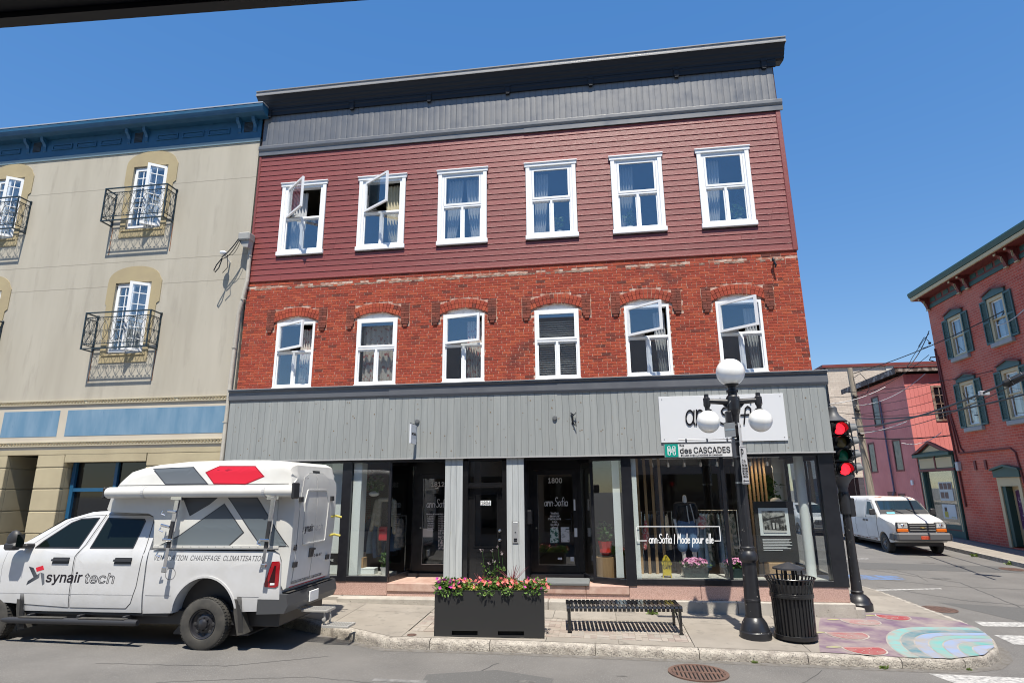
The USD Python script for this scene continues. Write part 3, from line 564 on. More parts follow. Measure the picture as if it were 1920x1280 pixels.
puts(bld, 'shop_frame', [prism([(-.24, .33), (.5, -.03), (.52, .02), (-.22, .40)], 'z', .50, .63), prism([(-.24, .33), (.5, -.03), (.52, .02), (-.22, .40)], 'z', 3.14, 3.25), prism([(-.2, .36), (-.46, 1.12), (-.50, 1.1), (-.24, .34)], 'z', .50, .62), prism([(-.2, .36), (-.46, 1.12), (-.50, 1.1), (-.24, .34)], 'z', 3.12, 3.25),
    prism([(-4.85, .03), (-4.66, 1.22), (-4.71, 1.22), (-4.90, .04)], 'z', .50, .62), prism([(-4.85, .03), (-4.66, 1.22), (-4.71, 1.22), (-4.90, .04)], 'z', 3.12, 3.25)], black_metal)
for x0, x1 in ((-8.98, -7.6), (-7.5, -6.06), (-5.83, -4.91), (.69, 2.62), (2.69, 4.65)): put(bld, 'shop_pane', box(x0-.01, x1+.01, .02, .03, .63, 3.18), shop_glass)
def wallpane(p, q, z0, z1, th=.01): d = np.array(q)-p; d = d/np.linalg.norm(d); n = np.array([-d[1], d[0]])*th/2; return prism([tuple(np.array(p)-n), tuple(np.array(q)-n), tuple(np.array(q)+n), tuple(np.array(p)+n)], 'z', z0, z1)
for p, q in (((-.2, .36), (.48, .03)), ((-.21, .4), (-.46, 1.1)), ((-4.88, .06), (-4.70, 1.18)), ((4.925, .24), (4.925, 3.2))): put(bld, 'shop_pane', wallpane(p, q, .61, 3.15), shop_glass)
pier = M('grey_pier_board', (.42, .44, .44), .7, var=.06, col2=(.33, .35, .355), ns=1.5, nd=6, stretch=(9, 9, .6), spots=(6, .66, .72, (.3, .25, .17)))
for x0, x1 in ((-3.55, -3.13), (-2.11, -1.71)):
    n = 3
    for k in range(n): put(bld, 'pier_board', cbox(x0+(x1-x0)*k/n+.002, x0+(x1-x0)*(k+1)/n-.002, -.085, -.05, .42, 3.222, .004), pier)
    put(bld, 'pier', box(x0+.004, x1-.004, -.05, 1.3, .5, 3.24), black_metal)
put(bld, 'entry_ceiling', box(-4.9, .6, .0, 1.4, 3.222, 3.3), black_paint)
puts(bld, 'entry_wall', [box(-4.70, -4.52, 1.2, 1.3, .5, 3.24), box(-3.7, -3.55, 1.2, 1.3, .5, 3.24), box(-1.71, -1.62, 1.1, 1.3, .5, 3.24), box(-.56, -.44, 1.1, 1.3, .5, 3.24)], black_metal)
# three doors
def rail_frame(x0, x1, z0, z1, w, wb, wt, y0, y1): return prism(sbox(x0, z0, x1, z1).difference(sbox(x0+w, z0+wb, x1-w, z1-wt)), 'y', y0, y1)
steel = M('brushed_steel', (.6, .6, .6), .25, metal=1.0)
whitev = M('white_vinyl', (.75, .76, .76), .6)
darkv = M('dark_print', (.02, .02, .022), .6)
def door(x0, x1, y, z0, z1, num, wordy):
    d = sub(bld, 'glass_door'); put(d, 'frame', rail_frame(x0, x1, z0, z1, .11, .2, .11, y-.03, y+.03), black_metal); put(d, 'pane', box(x0+.1, x1-.1, y-.005, y+.005, z0+.19, z1-.1), shop_glass)
    put(d, 'trim', [box(x0+.1, x0+.108, y-.034, y-.03, z0+.2, z1-.11), box(x0+.1, x1-.1, y-.034, y-.03, z0+.185, z0+.198)], steel)
    put(d, 'transom', [box(x0-.05, x1+.05, y-.02, y+.03, z1+.01, 3.22)], black_paint)
    put(d, 'threshold', box(x0-.05, x1+.05, y-.06, y+.1, .50, z0), black_metal)
    put(d, 'handle', [tube([(x1-.16, y-.035, 1.45), (x1-.16, y-.09, 1.47), (x1-.16, y-.09, 1.95), (x1-.16, y-.035, 1.97)], .012, 8), tube([(x1-.16, y-.09, 1.6), (x1-.30, y-.09, 1.6)], .01, 8), tube([(x1-.16, y-.09, 1.82), (x1-.30, y-.09, 1.82)], .01, 8)], black_paint)
    put(d, 'number', text(num, .115, (x0+x1)/2-.17, z1-.31, y-.006, True, .34), whitev)
    g, w = script_shape('ann.Sofia', .2, .008); k = .52/w; g = affinity.translate(affinity.scale(g, k*1.1, 1, origin=(0, 0)), (x0+x1)/2-.28, z0+1.53); put(d, 'lettering', prism(g, 'y', y-.008, y-.0055), whitev)
    rows = [('Veuillez', .19), ('passer par', .23), ("l'autre porte", .3), ('s.v.p.', .12), ('(au 1812)', .2), ('Merci!', .15)] if wordy else [("Heures d'ouverture", .44)]+[(t, .2) for t in ('Lundi', 'Mardi', 'Mercredi', 'Jeudi', 'Vendredi', 'Samedi', 'Dimanche')]
    lt = []
    for k, (t, w) in enumerate(rows):
        if wordy: lt.append(text(t, .045, (x0+x1)/2-w/2-.03, z0+1.34-k*.066, y-.006, True, w))
        else:
            lt.append(text(t, .036, x0+.22 if k else x0+.18, z0+1.35-k*.055, y-.006, True, w*.75 if k else w))
            if k: lt.append(text('9 h 30 a 17 h', .034, x0+.50, z0+1.35-k*.055, y-.006, True, .24))
    put(d, 'notice', cat_(lt), whitev)
    put(d, 'push_label', [box(x1-.095, x1-.055, y-.034, y-.03, 2.02, 2.28)], whitev); put(d, 'lock', lathe([(.02, 0), (.02, .02), (.0, .022)], (x0+.055, y-.03, 1.62), 10, 'y'), steel)
    if wordy:
        put(d, 'poster', [box(x0+.38, x0+.58, y-.009, y-.006, 1.28, 1.62)], M('poster_green', (.5, .6, .56), .6, col2=(.03, .12, .09), ns=13, lo=.5, hi=.53)); put(d, 'poster', [box(x0+.64, x0+.84, y-.009, y-.006, 1.30, 1.64)], M('poster_white', (.62, .64, .65), .6, col2=(.35, .37, .38), ns=17, lo=.58, hi=.62))
        puts(d, 'card', [box(x0+.55, x0+.65, y-.009, y-.006, .90, .95), box(x0+.85, x0+.93, y-.009, y-.006, .87, .97)], whitev); put(d, 'intercom', box(x1-.1, x1-.03, y-.05, y-.03, 1.42, 1.62), whitev)
    else:
        put(d, 'card', [box(x0+.10, x0+.36, y-.009, y-.006, 1.40, 1.60)], M('notice_card', (.6, .6, .57), .7)); put(d, 'poster', box(x0+.5, x0+.72, y-.009, y-.006, 1.12, 1.58), M('poster_dark', (.08, .1, .11), .5, col2=(.5, .5, .5), ns=21, lo=.5, hi=.55))
door(-4.52, -3.6, 1.2, .58, 2.92, '1812', False)
door(-1.62, -.56, 1.1, .60, 2.98, '1800', True)
e = sub(bld, 'entry_door'); gloss_black = M('gloss_black_door', (.010, .010, .011), .16, coat=.8)
puts(e, 'frame', [box(-3.13, -3.02, -.03, .2, .5, 3.22), box(-3.06, -2.18, -.012, -.002, 2.56, 2.575), box(-2.22, -2.11, -.03, .2, .5, 3.22), box(-3.02, -2.22, .06, .2, 2.60, 2.68), cbox(-3.05, -2.19, .0, .2, 2.585, 2.62, .004)], gloss_black)
put(e, 'leaf', prism(sbox(-3.02, .52, -2.22, 2.58).difference(sbox(-2.88, 1.28, -2.36, 2.42)), 'y', .10, .15), gloss_black); put(e, 'pane', box(-2.9, -2.34, .118, .124, 1.26, 2.44), shop_glass); put(e, 'transom_pane', box(-3.02, -2.22, .12, .126, 2.68, 3.22), shop_glass)
puts(e, 'moulding', [rail_frame(-2.9, -2.34, 1.26, 2.44, .025, .025, .025, .085, .1), rail_frame(-2.86, -2.38, .98, 1.18, .02, .02, .02, .09, .1), rail_frame(-2.86, -2.38, .62, .92, .02, .02, .02, .09, .1), box(-2.8, -2.44, .093, .1, 1.05, 1.11), box(-2.8, -2.44, .093, .1, .7, .84)], gloss_black)
put(e, 'sill', box(-3.05, -2.2, -.02, .2, .5, .525), steel)
puts(e, 'knob', [lathe([(.028, 0), (.028, .015), (.012, .02), (.012, .045), (.03, .055), (.032, .075), (.0, .085)], (-2.29, .1, z), 14, 'y') for z in (1.42, 1.62)], steel, 40)
put(e, 'number_plate', box(-2.74, -2.5, .08, .086, 2.17, 2.28), whitev); put(e, 'number', text('1806', .085, -2.725, 2.183, .08, True, .21), darkv)
ic = sub(bld, 'intercom'); put(ic, 'surround', prism(sbox(-1.995, 1.35, -1.83, 1.83).difference(sbox(-1.985, 1.36, -1.845, 1.82)), 'y', -.088, -.082), flash); put(ic, 'panel', cbox(-1.975, -1.855, -.105, -.085, 1.37, 1.81, .006), M('intercom_steel', (.5, .51, .52), .4, metal=.6))
put(ic, 'button', [box(-1.95, -1.88, -.11, -.105, 1.40, 1.43), box(-1.95, -1.88, -.11, -.105, 1.44, 1.47), lathe([(.012, 0), (.012, .008), (0, .01)], (-1.915, -.105, 1.6), 8, 'y')], black_metal)
put(bld, 'mailbox', [cbox(-1.70, -1.60, .35, .6, 1.75, 2.05, .01)], black_metal)
# things on the plank fascia
sb = thing('shop_sign', 'large white board on the grey planks with handwritten black shop name', 'sign', (2.72, -.13, 3.49)); put(sb, 'board', cbox(1.38, 4.06, -.145, -.118, 3.5, 4.525, .003), M('sign_white', (.60, .61, .63), .5))
g, w = script_shape('ann.Sofia', .64, .019, .12, .58); g = affinity.translate(affinity.scale(g, 1.66/w, 1, origin=(0, 0)), 1.92, 3.88); put(sb, 'lettering', prism(g, 'y', -.165, -.146), black_paint)
put(sb, 'screw', [lathe([(.012, 0), (.012, .004), (0, .005)], (x, -.145, z), 8, 'y') for x in (1.45, 2.72, 3.99) for z in (3.57, 4.46)], flash)
bs_ = thing('blade_sign', 'small white projecting sign on the planks above the left entrance', 'sign', (-4.2, -.12, 3.5)); put(bs_, 'panel', cbox(-4.265, -4.225, -.62, -.2, 3.56, 4.0, .004), M('blade_white', (.6, .62, .66), .5)); put(bs_, 'bracket', [box(-4.255, -4.235, -.62, -.118, 4.0, 4.02), box(-4.255, -4.235, -.2, -.118, 3.6, 3.62)], black_metal)
t = text('ann.Sofia', .07, 0, 0, 0, False, .3); put(bs_, 'lettering', shift((np.stack([-t[0][:, 1], t[0][:, 0], t[0][:, 2]], 1)*np.array([1, 1, 1]), t[1]), (-4.223, -.56, 3.76)), darkv)
cap_m = M('grey_cap', (.12, .125, .13), .5)
for x, z, lb in ((-4.235, 4.11, 'round grey plug in the planks just above the small projecting sign'), (-.97, 4.11, 'round grey plug in the planks beside the twisted iron hook')):
    put(None, 'wall_plug', lathe([(.055, 0), (.055, .03), (.045, .04), (.0, .042)], (x, -.115, z), 16, 'y'), cap_m, 40, lb, 'wall plug')
hk = thing('wall_bracket', 'twisted black iron sign hook left on the grey planks', 'bracket', (-.52, -.12, 3.9)); put(hk, 'scroll', [tube([(-.60, -.14, 4.22), (-.56, -.16, 4.14), (-.58, -.15, 4.05), (-.55, -.14, 3.98), (-.52, -.16, 3.93)], .014, 6), tube([(-.56, -.16, 4.14), (-.48, -.2, 4.2), (-.5, -.18, 4.24)], .01, 6), tube([(-.57, -.15, 4.03), (-.50, -.2, 4.0), (-.49, -.18, 3.9)], .01, 6)], black_metal); put(hk, 'plate', cbox(-.585, -.545, -.125, -.112, 3.95, 4.2, .003), black_metal)
ir = thing('wall_insulator', 'black iron insulator hook high on the brick near the right corner', 'bracket', (4.25, 0, 7.4)); put(ir, 'hook', [tube([(4.22, 0, 7.58), (4.22, -.12, 7.6), (4.25, -.14, 7.52), (4.22, -.1, 7.46)], .02, 6), tube([(4.24, -.1, 7.5), (4.2, -.12, 7.68)], .018, 6)], black_paint); put(ir, 'insulator', lathe([(.01, 0), (.03, .02), (.035, .06), (.02, .1)], (4.2, -.12, 7.6), 10), black_paint)
# window lettering of the right-hand pane
wl = thing('window_lettering', 'white handwritten slogan inside an open box stuck on the big right shop pane', 'lettering', (1.7, .01, 1.4))
g, w = script_shape('ann.Sofia | Mode pour elle', .2, .011); g = affinity.translate(affinity.scale(g, 1.36/w, .95, origin=(0, 0)), .99, 1.37); put(wl, 'slogan', prism(g, 'y', .012, .0185), whitev)
put(wl, 'outline', [box(.74, 2.5, .012, .0185, 1.705, 1.72), box(2.488, 2.503, .012, .0185, 1.41, 1.705), box(.735, .75, .012, .0185, 1.41, 1.72), box(.75, .95, .012, .0185, 1.41, 1.425), box(2.37, 2.49, .012, .0185, 1.41, 1.425)], whitev)
# ---------------------------------------------------------------- the inside of the shop
floor_m = M('shop_floor', (.19, .15, .115), .5, col2=(.14, .105, .08), ns=3, stretch=(1, 8, 1)); platform = M('display_floor', (.45, .44, .41), .6)
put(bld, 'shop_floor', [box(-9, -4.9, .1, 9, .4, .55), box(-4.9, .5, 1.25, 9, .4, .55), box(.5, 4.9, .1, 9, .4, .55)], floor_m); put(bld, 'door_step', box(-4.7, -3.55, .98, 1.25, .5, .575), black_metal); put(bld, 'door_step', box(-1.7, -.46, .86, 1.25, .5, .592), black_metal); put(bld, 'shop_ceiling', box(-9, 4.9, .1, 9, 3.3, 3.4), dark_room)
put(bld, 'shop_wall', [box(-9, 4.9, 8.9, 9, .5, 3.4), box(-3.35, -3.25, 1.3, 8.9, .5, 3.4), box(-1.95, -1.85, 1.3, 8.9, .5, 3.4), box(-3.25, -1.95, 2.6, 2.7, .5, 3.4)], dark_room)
put(bld, 'side_shop_wall', box(4.6, 4.93, 3.35, 9.9, .3, 4.8), M('white_wall', (.58, .6, .58), .8))
puts(bld, 'display_floor', [box(.52, 4.88, .08, 1.0, .55, .635), box(-9, -4.95, .08, .9, .55, .635)], platform)
panel_white = M('white_panel', (.66, .70, .70), .7)
puts(bld, 'reveal_panel', [box(.70, .80, .05, .5, .64, 3.17), box(.27, .43, .16, .3, .64, 3.14), box(-5.82, -5.62, .06, .4, .64, 3.17), box(-6.48, -6.10, .3, .34, 1.0, 3.17), box(-7.0, -6.10, .28, .4, 2.75, 2.9)], panel_white)
wood = M('light_wood', (.38, .25, .13), .55, var=.12, col2=(.30, .19, .095), ns=2, stretch=(12, 12, .8))
st = thing('wood_screen', 'four tall light wood slats standing at the left end of the right shop window', 'screen', (1.0, .9, .635))
for k in range(4): put(st, 'slat', rot(box(.84+k*.17, .90+k*.17, .85, .93, .635, 3.3), 0), wood)
st = thing('wood_screen', 'row of narrow wood slats behind the framed old shop photograph', 'screen', (3.6, 1.5, .55))
for k in range(8): put(st, 'slat', box(3.24+k*.092, 3.285+k*.092, 1.5, 1.57, .55, 3.3), wood)
col_m = M('white_column_paint', (.7, .74, .73), .55)
put(None, 'column', lathe([(.13, .56), (.13, .6), (.1, .62), (.1, 3.3)], (4.38, .42, 0), 24), col_m, 40, 'round white column inside the glass corner of the shop', 'column')
# mannequin
def skin(bones, edge=.03, it=8):
    tot = None
    for (p, rp), (q, rq) in bones:
        h = m3.Manifold.batch_hull([m3.Manifold.sphere(r, 14).translate(tuple(map(float, c))) for c, r in ((p, rp), (q, rq))]); tot = h if tot is None else tot+h
    k = tot.refine_to_length(edge).to_mesh(); t = trimesh.Trimesh(np.asarray(k.vert_properties)[:, :3], np.asarray(k.tri_verts), process=True); trimesh.smoothing.filter_taubin(t, iterations=it); return t
mx, my, mz = 1.90, .74, .77
J = lambda x, y, z: (mx+x, my+y, mz+z)
mq = thing('mannequin', 'headless white shop mannequin in black top and blue denim shorts', 'mannequin', (mx, my, mz))
body = skin([((J(0, 0, 1.55), .045), (J(0, 0, 1.42), .055)), ((J(-.15, 0, 1.36), .055), (J(.15, 0, 1.36), .055)), ((J(-.07, 0, 1.3), .1), (J(.07, 0, 1.3), .1)), ((J(0, 0, 1.3), .11), (J(0, 0, 1.08), .095)), ((J(-.07, 0, .93), .11), (J(.07, 0, .93), .11)), ((J(0, 0, 1.08), .1), (J(0, 0, .95), .12)),
    ((J(-.09, 0, .88), .09), (J(-.1, -.03, .5), .06)), ((J(-.1, -.03, .5), .055), (J(-.1, .0, .08), .035)), ((J(-.1, 0, .06), .035), (J(-.1, -.13, .03), .03)), ((J(.09, 0, .88), .09), (J(.13, -.05, .5), .06)), ((J(.13, -.05, .5), .055), (J(.14, .02, .08), .035)), ((J(.14, .02, .06), .035), (J(.15, -.11, .03), .03)),
    ((J(-.2, 0, 1.34), .05), (J(-.25, .01, 1.06), .038)), ((J(-.25, .01, 1.06), .036), (J(-.23, -.06, .82), .026)), ((J(-.23, -.06, .8), .03), (J(-.215, -.09, .72), .018)), ((J(.2, 0, 1.34), .05), (J(.25, .02, 1.06), .038)), ((J(.25, .02, 1.06), .036), (J(.24, -.05, .82), .026)), ((J(.24, -.05, .8), .03), (J(.225, -.08, .72), .018))])
put(mq, 'body', body, M('mannequin_white', (.7, .68, .66), .4), True)
top = skin([((J(-.15, 0, 1.37), .075), (J(.15, 0, 1.37), .075)), ((J(-.07, 0, 1.3), .125), (J(.07, 0, 1.3), .125)), ((J(0, 0, 1.3), .13), (J(0, 0, 1.02), .125)), ((J(-.19, 0, 1.36), .075), (J(-.245, 0, 1.12), .065)), ((J(.19, 0, 1.36), .075), (J(.245, 0, 1.12), .065)), ((J(-.05, 0, 1.04), .12), (J(.05, 0, 1.04), .12))])
put(mq, 'top', top, M('black_knit', (.012, .012, .014), .8), True)
den = skin([((J(-.07, 0, .96), .13), (J(.07, 0, .96), .13)), ((J(-.09, 0, .92), .125), (J(-.12, -.01, .46), .115)), ((J(.09, 0, .92), .125), (J(.14, -.03, .46), .115))])
denim = M('denim', (.07, .14, .27), .85, col2=(.12, .21, .36), ns=12); put(mq, 'shorts', den, denim, True)
put(mq, 'cardigan_edge', [tube([J(.02, -.15, 1.36), J(.03, -.16, 1.15), J(.05, -.15, .98)], .012, 6), tube([J(.1, -.13, 1.4), J(.14, -.15, 1.2), J(.17, -.13, 1.0)], .012, 6)], sheer)
put(mq, 'bag', ball(J(.34, -.08, 1.0), .13, 14, (.8, .5, 1.2)), M('patterned_bag', (.4, .12, .12), .7, col2=(.45, .4, .36), ns=16, lo=.48, hi=.52), True)
put(mq, 'stand', [lathe([(.2, -.13), (.2, 0), (.0, .0)], J(0, .02, 0), 24)], steel)
# hanging clothes
def garment(x, y, z, w, h, mat, seed, parent, ang=80):
    g = np.random.default_rng(seed); n = 10; u = np.linspace(-1, 1, n); V = []
    for s in np.linspace(0, 1, 8):
        ww = w/2*(.55+.45*min(1, s*5))*(1+.12*s); V.append(np.c_[u*ww, .05*np.sin(u*6+seed+s*2)*(.3+s)+.02, np.full(n, -h*s)-.05*np.abs(u)*(1-s)])
    V = np.concatenate(V); i, j = np.meshgrid(np.arange(7), np.arange(n-1), indexing='ij')
    q = np.stack([i*n+j, i*n+j+1, (i+1)*n+j+1, (i+1)*n+j], -1).reshape(-1, 4); m = rot((V, tri(q)), ang); m = shift(m, (x, y, z)); return put(parent, 'garment', m, mat, True)
cl = [M('cloth_%s' % n, c, .9, col2=c2, ns=sc, lo=.45, hi=.55) for n, c, c2, sc in (('blue', (.12, .2, .36), (.16, .26, .42), 5), ('pale', (.5, .5, .48), (.3, .34, .36), 12), ('beige', (.38, .34, .27), (.3, .27, .2), 6), ('black', (.02, .02, .022), (.03, .03, .03), 4), ('print', (.42, .42, .38), (.1, .14, .12), 14), ('navy', (.03, .06, .12), (.05, .09, .17), 5), ('sky', (.26, .38, .5), (.33, .43, .52), 6))]
def rack(x0, x1, y, z, n, label, seed, long=.9):
    r = thing('clothes_rack', label, 'clothes rack', ((x0+x1)/2, y, .56)); g = random.Random(seed)
    put(r, 'rail', [tube([(x0, y, .57), (x0, y, z), (x1, y, z), (x1, y, .57)], .016, 8), box(x0-.02, x0+.02, y-.25, y+.25, .56, .59), box(x1-.02, x1+.02, y-.25, y+.25, .56, .59)], steel)
    for k in range(n):
        x = x0+.06+(x1-x0-.12)*(k+.5)/n; garment(x, y, z-.05, .46, g.uniform(long*.6, long*1.1), g.choice(cl), seed*40+k, r, g.uniform(50, 88))
    put(r, 'hanger', [tube([(x0+.06+(x1-x0-.12)*(k+.5)/n, y, z+.01), (x0+.06+(x1-x0-.12)*(k+.5)/n, y, z-.05)], .005, 5) for k in range(n)], steel)
rack(1.0, 1.75, 2.2, 1.95, 7, 'short clothes rail of pale and blue garments behind the wood slats', 1)
rack(2.25, 3.15, 1.35, 2.0, 10, 'long clothes rail of mixed garments between mannequin and street lamp', 2, 1.2)
rack(-6.0, -4.95, 1.5, 1.9, 8, 'clothes rail in the left shop window behind the hanging jacket', 5, .9)
rack(-9, -6.4, 1.3, 2.0, 14, 'clothes rail hidden behind the white pickup camper', 6, 1.0)
jk = thing('jacket', 'beige jacket over a red bag hanging in the left shop window', 'jacket', (-5.25, .75, 1.5)); beige = cl[2]
put(jk, 'body', skin([(((-5.40, .75, 2.28), .06), ((-5.44, .75, 1.75), .08)), (((-5.10, .75, 2.28), .06), ((-5.06, .75, 1.75), .08)), (((-5.40, .75, 2.3), .05), ((-5.10, .75, 2.3), .05))]), beige, True)
put(jk, 'sleeve', skin([(((-5.46, .75, 2.25), .07), ((-5.58, .72, 1.6), .05))]), beige, True); put(jk, 'sleeve', skin([(((-5.04, .75, 2.25), .07), ((-4.98, .70, 1.55), .055))]), beige, True)
put(jk, 'shirt', cbox(-5.34, -5.16, .72, .78, 1.6, 2.25, .02), cl[3]); put(jk, 'bag', cbox(-5.36, -5.12, .62, .72, 1.35, 1.68, .03), M('red_leather', (.4, .03, .04), .4))
# plants, pots and small things in the window
pinkf = M('pink_petal', (.66, .20, .42), .6, var=.2, island=True, col2=(.7, .42, .55), ns=40)
def blossoms(c, r, n, size, seed, lay=True):
    g = np.random.default_rng(seed); V, F = [], []
    for k in range(n):
        d = g.normal(size=3); d[2] = abs(d[2])+.2; d /= np.linalg.norm(d); p = np.array(c)+d*np.array(r)*g.uniform(.75, 1.05); a = np.cross(d, [.3, .5, .8]); a /= np.linalg.norm(a); b = np.cross(d, a); s = size*g.uniform(.7, 1.25); m = 5; t0 = g.uniform(0, 6)
        pts = [p]
        for j in range(m*3):
            th = t0+j*2*PI/(m*3); rr = s*(1 if j % 3 == 1 else .82 if j % 3 == 2 else .6); pts.append(p+(a*math.cos(th)+b*math.sin(th))*rr+d*s*.35)
        o = len(V); V += pts; F += [[o, o+1+j, o+1+(j+1) % (m*3)] for j in range(m*3)]
    return np.array(V), np.array(F), 16
for x, lb in ((1.98, 'dark green trough of pink cyclamen at the feet of the mannequin'), (2.86, 'dark green trough of pink cyclamen partly hidden by the lamp post')):
    t = thing('flower_trough', lb, 'flower trough', (x, .4, .635)); put(t, 'trough', prism([(x-.24, .637), (x+.24, .637), (x+.29, .83), (x-.29, .83)], 'y', .3, .52), M('green_plastic_%s' % ('a' if x < 2.5 else 'b'), (.012, .03, .03), .5))
    put(t, 'foliage', leaves((x, .41, .9), (.31, .14, .07), 260, .07, int(x*10)), leafm); put(t, 'blossom', blossoms((x, .40, .90), (.3, .13, .13), 90, .04, int(x*10)+1), pinkf)
yl = thing('lantern', 'small yellow metal lantern with raised letters at the foot of the wood slats', 'lantern', (1.36, .3, .635)); ym = M('yellow_enamel', (.55, .42, .03), .4)
put(yl, 'case', [cbox(1.27, 1.45, .24, .36, .68, .93, .01), prism([(1.255, .93), (1.465, .93), (1.43, 1.02), (1.39, 1.08), (1.36, 1.095), (1.33, 1.08), (1.29, 1.02)], 'y', .235, .365)], ym); put(yl, 'foot', [box(1.265, 1.285, .25, .35, .635, .69), box(1.435, 1.455, .25, .35, .635, .69), box(1.255, 1.465, .236, .25, .9, .93)], ym); put(yl, 'lettering', text('CAFE', .05, 1.285, .82, .239, True, .15), darkv)
sc = thing('scarf', 'red and white patterned scarf hung on the slats at the left pane edge', 'scarf', (.98, .8, 1.2)); put(sc, 'cloth', skin([(((1.0, .8, 1.78), .03), ((.98, .78, 1.5), .07)), (((.98, .78, 1.5), .08), ((.95, .76, 1.2), .04))]), M('scarf_print', (.5, .10, .11), .8, col2=(.6, .5, .45), ns=26, lo=.52, hi=.56), True)
pn = thing('photo_board', 'dark upright panel with a framed old black-and-white shop photograph', 'panel', (3.75, .35, .95)); put(pn, 'board', rot(cbox(3.33, 4.17, .42, .46, .95, 2.22, .004), 0), M('panel_dark', (.035, .033, .03), .6))
put(pn, 'mount', box(3.42, 4.04, .412, .419, 1.5, 2.08), panel_white)
bw_ = M('old_photo', (.40, .40, .38), .6, col2=(.05, .05, .05), ns=7, nd=6, lo=.42, hi=.58); put(pn, 'photo', box(3.49, 3.97, .405, .411, 1.56, 2.02), bw_)
grey1, grey2 = M('photo_dark', (.03, .03, .03), .6), M('photo_pale', (.52, .52, .5), .6)
put(pn, 'photo_shopfront', [prism([(3.50, 1.84), (3.96, 1.93), (3.96, 1.89), (3.50, 1.80)], 'y', .4025, .4045), box(3.66, 3.76, .4025, .4045, 1.62, 1.80)]+[box(3.52+.06*k, 3.555+.06*k, .4025, .4045, 1.62, 1.70+.02*(k % 3)) for k in (0, 1, 5, 6, 7)], grey1); put(pn, 'photo_pavement', [prism([(3.49, 1.56), (3.97, 1.56), (3.97, 1.6), (3.49, 1.62)], 'y', .4025, .4045), box(3.69, 3.73, .4005, .402, 1.64, 1.77)], grey2)
put(pn, 'caption', [box(3.45, 3.45+w, .412, .418, 1.42-k*.032, 1.432-k*.032) for k, w in enumerate((.58, .55, .6, .56, .6, .5, .57, .4))], whitev); put(pn, 'foot', cbox(3.5, 4.0, .3, .7, .64, .95, .01), wood)
pl = thing('house_plant', 'tall leafy tree plant in front of the white shop wall', 'plant', (4.2, 2.4, .56)); put(pl, 'pot', lathe([(.12, 0), (.17, .35), (.15, .35), (.14, .1)], (4.2, 2.4, .56), 20), pot_m, 40); put(pl, 'stem', [tube([(4.2, 2.4, .7), (4.18, 2.38, 1.7), (4.1, 2.3, 2.6)], .014, 6), tube([(4.22, 2.4, .7), (4.28, 2.4, 1.6), (4.25, 2.35, 2.2)], .012, 6)], wood); put(pl, 'foliage', leaves((4.12, 2.32, 2.3), (.42, .35, .55), 130, .26, 77, .5, -.1), leafm)
hp = thing('wall_pot', 'white half-round pot hanging in front of the leafy shop plant', 'pot', (4.05, 1.2, 2.15)); put(hp, 'bowl', ball((4.02, 1.2, 2.2), .13, 16, (1, 1, .7)), pot_m, True); put(hp, 'cord', tube([(4.02, 1.2, 2.25), (4.02, 1.2, 3.3)], .003, 4), whitev)
rp = thing('wrapped_plant', 'plant wrapped in glossy red foil on a round wooden stool', 'plant', (.06, .62, 1.05)); put(rp, 'foil', lathe([(.08, 0), (.13, .06), (.13, .14), (.17, .3), (.15, .3), (.11, .14)], (.05, .62, 1.06), 9), M('red_foil', (.55, .02, .02), .25, coat=.5)); put(rp, 'foliage', leaves((.05, .62, 1.55), (.16, .16, .26), 120, .1, 5), leafm)
stl = thing('stool', 'round wooden drum stool behind the angled glass beside the right entrance', 'stool', (.05, .62, .55)); put(stl, 'drum', lathe([(.0, 0), (.22, 0), (.22, .46), (.0, .46)], (.05, .62, .56), 28), wood, 40); put(stl, 'saucer', lathe([(.0, 0), (.16, 0), (.17, .03), (.0, .03)], (.05, .62, 1.021), 20), darkv)
for x, y, z, lb, kind in ((-5.05, .3, .635, 'small bushy plant in a white pot at the left window corner', 0), (-5.5, .6, 2.45, 'round leafy plant hanging in a white bowl in the left window', 1)):
    t = thing('house_plant', lb, 'plant', (x, y, z)); put(t, 'pot', lathe([(.06, 0), (.10, .16), (.085, .16), (.06, .03)], (x, y, z), 16) if not kind else ball((x, y, z), .13, 14, (1, 1, .5)), pot_m, 40); put(t, 'foliage', leaves((x, y, z+.3), (.09, .09, .2), 90, .09, 9) if not kind else leaves((x, y, z+.22), (.24, .2, .2), 220, .1, 11), leafm)
for x0, x1, z0, z1, m_, lb in ((-5.78, -5.3, .637, .75, panel_white, 'low white display box on the left window floor'), (-5.80, -5.58, .755, .98, wood, 'tan storage tin on the low white display box'), (-6.7, -6.15, .637, .85, panel_white, 'white display box in the window beside the pickup')):
    t = thing('display_box', lb, 'box', ((x0+x1)/2, .4, z0)); put(t, 'box', cbox(x0, x1, .3, .55, z0, z1, .005), m_); put(t, 'lid', cbox(x0-.004, x1+.004, .296, .554, z1+.001, z1+.018, .004), m_)
kf = thing('window_decal', 'black poster reading KAFFE low in the window beside the pickup', 'poster', (-6.4, .05, .9)); put(kf, 'sheet', box(-6.62, -6.1, .045, .05, .86, 1.12), darkv); put(kf, 'lettering', text('KAFFE', .045, -6.46, .94, .044, True, .26), whitev); put(kf, 'emblem', lathe([(.035, 0), (.035, .002), (.026, .002), (.026, 0)], (-6.33, .044, 1.05), 16, 'y'), whitev)
spot_on = EMIT('spot_lit', (1.0, .80, .55), 120.0)
tl = thing('track_light', 'ceiling track with small spotlights behind the right shop pane', 'spotlights', (2.3, 1.2, 3.2)); put(tl, 'track', box(1.0, 4.2, 1.18, 1.22, 3.2, 3.23), whitev)
